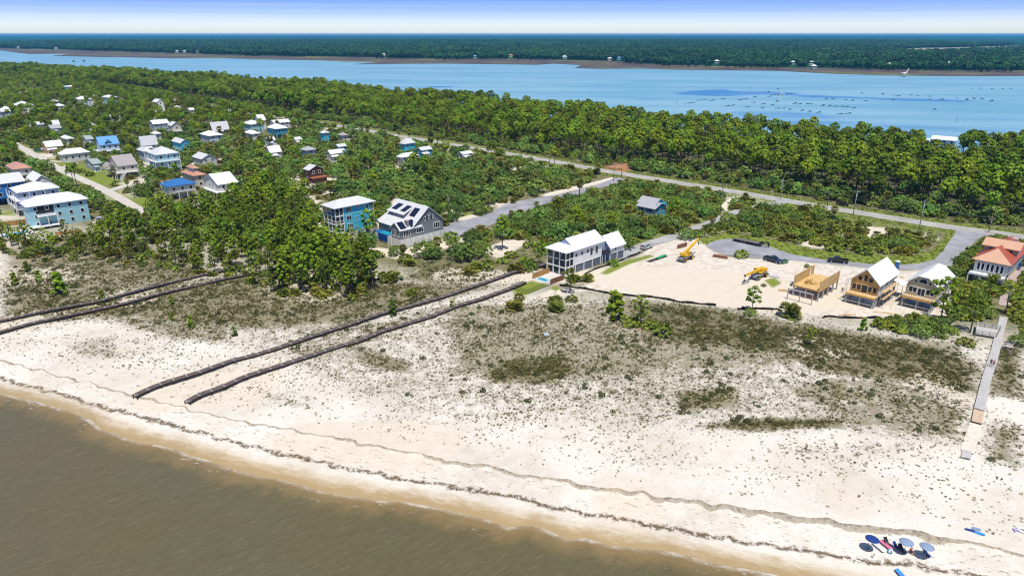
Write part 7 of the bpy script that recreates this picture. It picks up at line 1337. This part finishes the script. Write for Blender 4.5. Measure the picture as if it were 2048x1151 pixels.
# ------------------------------------------------------------------ beach things
for nm, c in dict(navy=(.012,.04,.20), greyblue=(.22,.29,.40), aqua=(.03,.38,.48), pink=(.65,.16,.28), red=(.42,.03,.04), white=(.72,.72,.70), sky=(.04,.25,.62), black=(.02,.02,.025), lilac=(.42,.36,.55), green=(.10,.40,.15), orange=(.6,.25,.05)).items(): mat('cloth_' + nm, c, .85, .12, 4)
def umbrella(label, px, py, cl, R_, tilt=(0.0, 0.0), n=8):
    x, y = G(px, py, -.6); z = gz(x, y); r = thing('beach_umbrella', label, 'beach umbrella', (x, y, z), rnd.uniform(0, 1)); top = Vector((tilt[0], tilt[1], 2.25)); MB().tube((0,0,-.3), top, .03, .025, 8).build('pole', 'chrome', r)
    V = [top + Vector((0,0,.06))]; F = []
    for k, (rr, dz) in enumerate(((.35,-.03),(.7,-.14),(1.0,-.36))):
        for i in range(n*2):
            a = math.pi*i/n; sag = .965 if i % 2 else 1.0; V.append(top + Vector((math.cos(a)*rr*R_*sag, math.sin(a)*rr*R_*sag, dz*R_*.9 - tilt[0]*math.cos(a)*rr*.5 - tilt[1]*math.sin(a)*rr*.5 + .06)))
    m_ = n*2; F = [(0, 1+i, 1+(i+1)%m_) for i in range(m_)] + [(1+k*m_+i, 1+(k+1)*m_+i, 1+(k+1)*m_+(i+1)%m_, 1+k*m_+(i+1)%m_) for k in (0,1) for i in range(m_)]
    mb = MB().add(V, F); mb.build('canopy', cl, r); rb = MB()
    for i in range(n): rb.tube(top, V[1+2*m_+2*i] - Vector((0,0,.03)), .012, None, 4)
    rb.build('ribs', 'chrome', r); MB().tube(top, top + Vector((0,0,.2)), .025, .01, 6).build('finial', 'chrome', r); return r
umbrella('deep navy beach umbrella, leftmost of the three', 1739, 1097, 'cloth_navy', .95, (.1, 0), 6); umbrella('grey-blue beach umbrella in the middle of the three', 1808, 1103, 'cloth_greyblue', .95); umbrella('grey-blue beach umbrella, rightmost of the three', 1849, 1112, 'cloth_greyblue', .95)
def beach_chair(label, px, py, rot, cl, z0=-.6, flat=False):
    x, y = G(px, py, z0); z = gz(x, y); r = thing('beach_chair', label, 'beach chair', (x, y, z), rot); s = .3
    MB().slab([(-.3,-s,.32),(.35,-s,.36),(.35,s,.36),(-.3,s,.32)], .03).build('seat', cl, r); MB().slab([(-.85,-s,.95 if not flat else .42),(-.3,-s,.34),(-.3,s,.34),(-.85,s,.95 if not flat else .42)], .03).build('backrest', cl, r)
    if flat: MB().slab([(.35,-s,.36),(1.0,-s,.30),(1.0,s,.30),(.35,s,.36)], .03).build('leg_rest', cl, r)
    for q in (-s, s): f = MB(); f.tube((-.45,q,0), (.3,q,.36), .018).tube((.35,q,0), (-.3,q,.34), .018).tube((-.3,q,.5), (.2,q,.52), .02); f.build('frame', 'chrome', r)
beach_chair('navy chair under the left side of the middle umbrella', 1797, 1096, R(-60), 'cloth_navy'); beach_chair('navy chair in the shade of the rightmost umbrella', 1856, 1109, R(-70), 'cloth_navy'); beach_chair('white reclining chair right of the navy umbrella', 1757, 1092, R(-70), 'cloth_white', flat=True); beach_chair('pink lounger left of a black chair', 1771, 1088, R(-70), 'cloth_pink', flat=True); beach_chair('black chair right of the pink lounger', 1777, 1088, R(-75), 'cloth_black'); beach_chair('bright blue chair alone on damp sand at the bottom edge', 1801, 1148, R(-80), 'cloth_sky', -.9, True); beach_chair('dark chair in the shade of the middle umbrella', 1806, 1101, R(-80), 'cloth_black')
def bodyboard(label, px, py, rot, cl, L=1.3, W=.34, z0=0.0):
    x, y = G(px, py, z0); P = [(L*.5*math.cos(a), W*(math.sin(a) if abs(math.sin(a)) < .8 else .8*math.copysign(1, math.sin(a)))) for a in np.linspace(0, 2*math.pi, 20, endpoint=False)]
    o = MB().prism(P, .05, .13).build('bodyboard', cl, loc=(x, y, gz(x, y))); o.rotation_euler = (R(6), R(-5), rot); tag(o, label, 'bodyboard')
bodyboard('dark blue board with reddish tip, left of two bright boards on the upper sand', 1939, 1060, R(-30), 'cloth_navy', 1.3, .26); bodyboard('pale blue board, topmost of the group on the upper sand', 1952, 1058, R(-35), 'cloth_greyblue', 1.2, .36); bodyboard('vivid blue long board, lowest of the group on the upper sand', 1956, 1066, R(-38), 'cloth_sky', 1.7, .3)
x, y = G(2044, 1061); r = thing('swim_ring', 'white and lilac swim ring lying at the right edge of the beach', 'swim ring', (x, y, gz(x, y)), 0); V = [((.45+.16*math.cos(b))*math.cos(a), (.45+.16*math.cos(b))*math.sin(a), .16+.16*math.sin(b)) for a in np.linspace(0, 2*math.pi, 18, endpoint=False) for b in np.linspace(0, 2*math.pi, 8, endpoint=False)]; MB().add(V, [(i*8+j, ((i+1)%18)*8+j, ((i+1)%18)*8+(j+1)%8, i*8+(j+1)%8) for i in range(18) for j in range(8)]).build('ring', 'cloth_white', r, True); MB().box(-1.2, -.6, -.2, .3, 0, .3).build('strap', 'cloth_lilac', r)
def ball(label, px, py, c1, rad=.22, z0=-.75):
    import bmesh
    x, y = G(px, py, z0); bm = bmesh.new(); bmesh.ops.create_uvsphere(bm, u_segments=14, v_segments=9, radius=rad); me = bpy.data.meshes.new('beach_ball'); bm.to_mesh(me); bm.free(); me.shade_smooth(); me.materials.append(MATS[c1]); me.materials.append(MATS['cloth_white'])
    for p_ in me.polygons: p_.material_index = int(math.degrees(math.atan2(p_.center.y, p_.center.x))//60) % 2
    o = bpy.data.objects.new('beach_ball', me); C.objects.link(o); o.location = (x, y, gz(x, y) + rad*.95); tag(o, label, 'ball')
ball('aqua and white ball below the pink lounger', 1780, 1103, 'cloth_aqua', .34); ball('tiny blue ball on sand below the navy umbrella', 1745, 1111, 'cloth_navy', .16); ball('orange and white ball beside the tiny blue ball', 1749, 1107, 'cloth_orange', .14)
# ------------------------------------------------------------------ people
mat('skin', (.52,.32,.22), .6, .05); mat('hair_dark', (.03,.02,.015), .8); mat('denim', (.06,.09,.16), .85)
def skinmesh(name, pts, edges, radii, m, par):
    me = bpy.data.meshes.new(name); me.from_pydata(pts, edges, []); me.update(); o = bpy.data.objects.new(name, me); C.objects.link(o); me.materials.append(MATS[m])
    md = o.modifiers.new('skin', 'SKIN'); md.use_smooth_shade = True
    for v, r in zip(me.skin_vertices[0].data, radii): v.radius = (r, r)
    me.skin_vertices[0].data[0].use_root = True; sb = o.modifiers.new('sub', 'SUBSURF'); sb.levels = 1; sb.render_levels = 1; o.parent = par; return o
def person(label, x, y, z, rot, shirt, trousers, stride=.25, s=1.0, sit=False, bend=0.0, hat=None):
    r = thing('person', label, 'person', (x, y, z), rot); r.scale = (s,)*3; fw = stride
    if sit: leg = lambda q: [(.02,q,.42),(.42,q*1.1,.48),(.50,q*1.2,.10),(.66,q*1.2,.04)]; hz_ = .44
    else: leg = lambda q: [(0,q,.86),(.10*(1 if q > 0 else -1)*fw*4*.5,q*1.05,.48),(.5*fw*(1 if q > 0 else -1) - .06,q*1.05,.08),(.5*fw*(1 if q > 0 else -1)+.12,q*1.15,.04)]; hz_ = .92
    P = [(0,0,hz_), (.02,0,hz_+.26), (.0+bend*.1,0,hz_+.50), (.01+bend*.2,0,hz_+.60), (.03+bend*.25,0,hz_+.72), (.04+bend*.25,0,hz_+.82)]; E = [(0,1),(1,2),(2,3),(3,4),(4,5)]; Q = [.13,.12,.10,.05,.085,.07]
    P.append((.13+bend*.25,0,hz_+.73)); E.append((4,6)); Q.append(.018)                                       # nose
    for q in (-.1, .1):
        k = len(P); L_ = leg(q); P += L_; E += [(0,k),(k,k+1),(k+1,k+2),(k+2,k+3)]; Q += [.085,.06,.04,.035]
    for q in (-1, 1):
        k = len(P); a = -q*fw*.7; el = (a*.35, q*.25, hz_+.22); wr = (a+.10, q*.26, hz_+.02); hd = (a+.13, q*.25, hz_-.06); P += [(0,q*.17,hz_+.47), el, wr, hd]; E += [(2,k),(k,k+1),(k+1,k+2),(k+2,k+3)]; Q += [.055,.04,.028,.030]
        for f, dx in enumerate((-.03,-.015,0,.015)): P.append((hd[0]+dx+.02, hd[1]-q*.01*f, hd[2]-.075-.008*(f in (1,2)))); E.append((k+3, len(P)-1)); Q.append(.009)
        P.append((hd[0]+.05, hd[1]-q*.03, hd[2]-.01)); E.append((k+3, len(P)-1)); Q.append(.010)
    skinmesh('body', P, E, Q, 'skin', r)
    sh = [P[0], P[1], P[2], (0,-.17,hz_+.47), (0,.17,hz_+.47)]; k0 = [i for i, p in enumerate(P) if abs(p[1]) > .24 and abs(p[2]-(hz_+.22)) < .01]; sh += [tuple((np.array(P[i])*.75 + np.array((0, math.copysign(.17, P[i][1]), hz_+.47))*.25)) for i in k0]
    skinmesh('shirt', sh, [(0,1),(1,2),(2,3),(2,4),(3,5),(4,6)], [.15,.145,.125,.075,.075,.055,.055], shirt, r)
    lg = [(0,0,hz_-.02)] + [p for q in (-.1,.1) for p in leg(q)[:2]]; skinmesh('shorts', lg, [(0,1),(1,2),(0,3),(3,4)], [.15,.105,.085,.105,.085], trousers, r)
    skinmesh('hair' if hat is None else 'hat', [(.01+bend*.25,0,hz_+.78), (.02+bend*.25,0,hz_+.87)], [(0,1)], [.092,.07] if hat is None else [.12,.08], 'hair_dark' if hat is None else hat, r); return r
x, y = G(1684, 585); person('person in red shirt and dark trousers standing on sand between the frame and plywood houses', x, y, 0, R(-120), 'cloth_red', 'denim', .1)
def on_walk(px, py): x, y = G(px, py, .55); return x, y, .56
person('person in dark top walking on the grey boardwalk, the left one of a pair', *on_walk(1980, 731), R(-100), 'cloth_black', 'denim', .3); person('person in reddish top walking on the grey boardwalk, the right one of a pair', *on_walk(1985.5, 733), R(-100), 'cloth_pink', 'cloth_black', .3)
x, y = G(1821, 1101, -.6); person('person in red sitting at the right edge of the middle umbrella shade', x, y, gz(x, y) - .12, R(-70), 'cloth_red', 'cloth_black', 0, 1, True); x, y = G(1735, 1094, -.6); person('person in aqua swimwear sitting in the shade of the navy umbrella', x, y, gz(x, y) - .12, R(-80), 'cloth_aqua', 'cloth_aqua', 0, .95, True)
# ------------------------------------------------------------------ air
m = bpy.data.materials.new('haze'); m.use_nodes = True; t = m.node_tree; t.nodes.clear(); o = N(t, 'ShaderNodeOutputMaterial'); pv = N(t, 'ShaderNodeVolumePrincipled')
pv.inputs['Color'].default_value = (.16, .58, 1.0, 1); pv.inputs['Density'].default_value = 5.4e-5; pv.inputs['Anisotropy'].default_value = .2; t.links.new(pv.outputs[0], o.inputs['Volume'])
hz = MB().box(-36000, 36000, -6000, 36000, -12, 70).build('haze', m); hz['kind'] = 'stuff'; MATS['haze'] = m
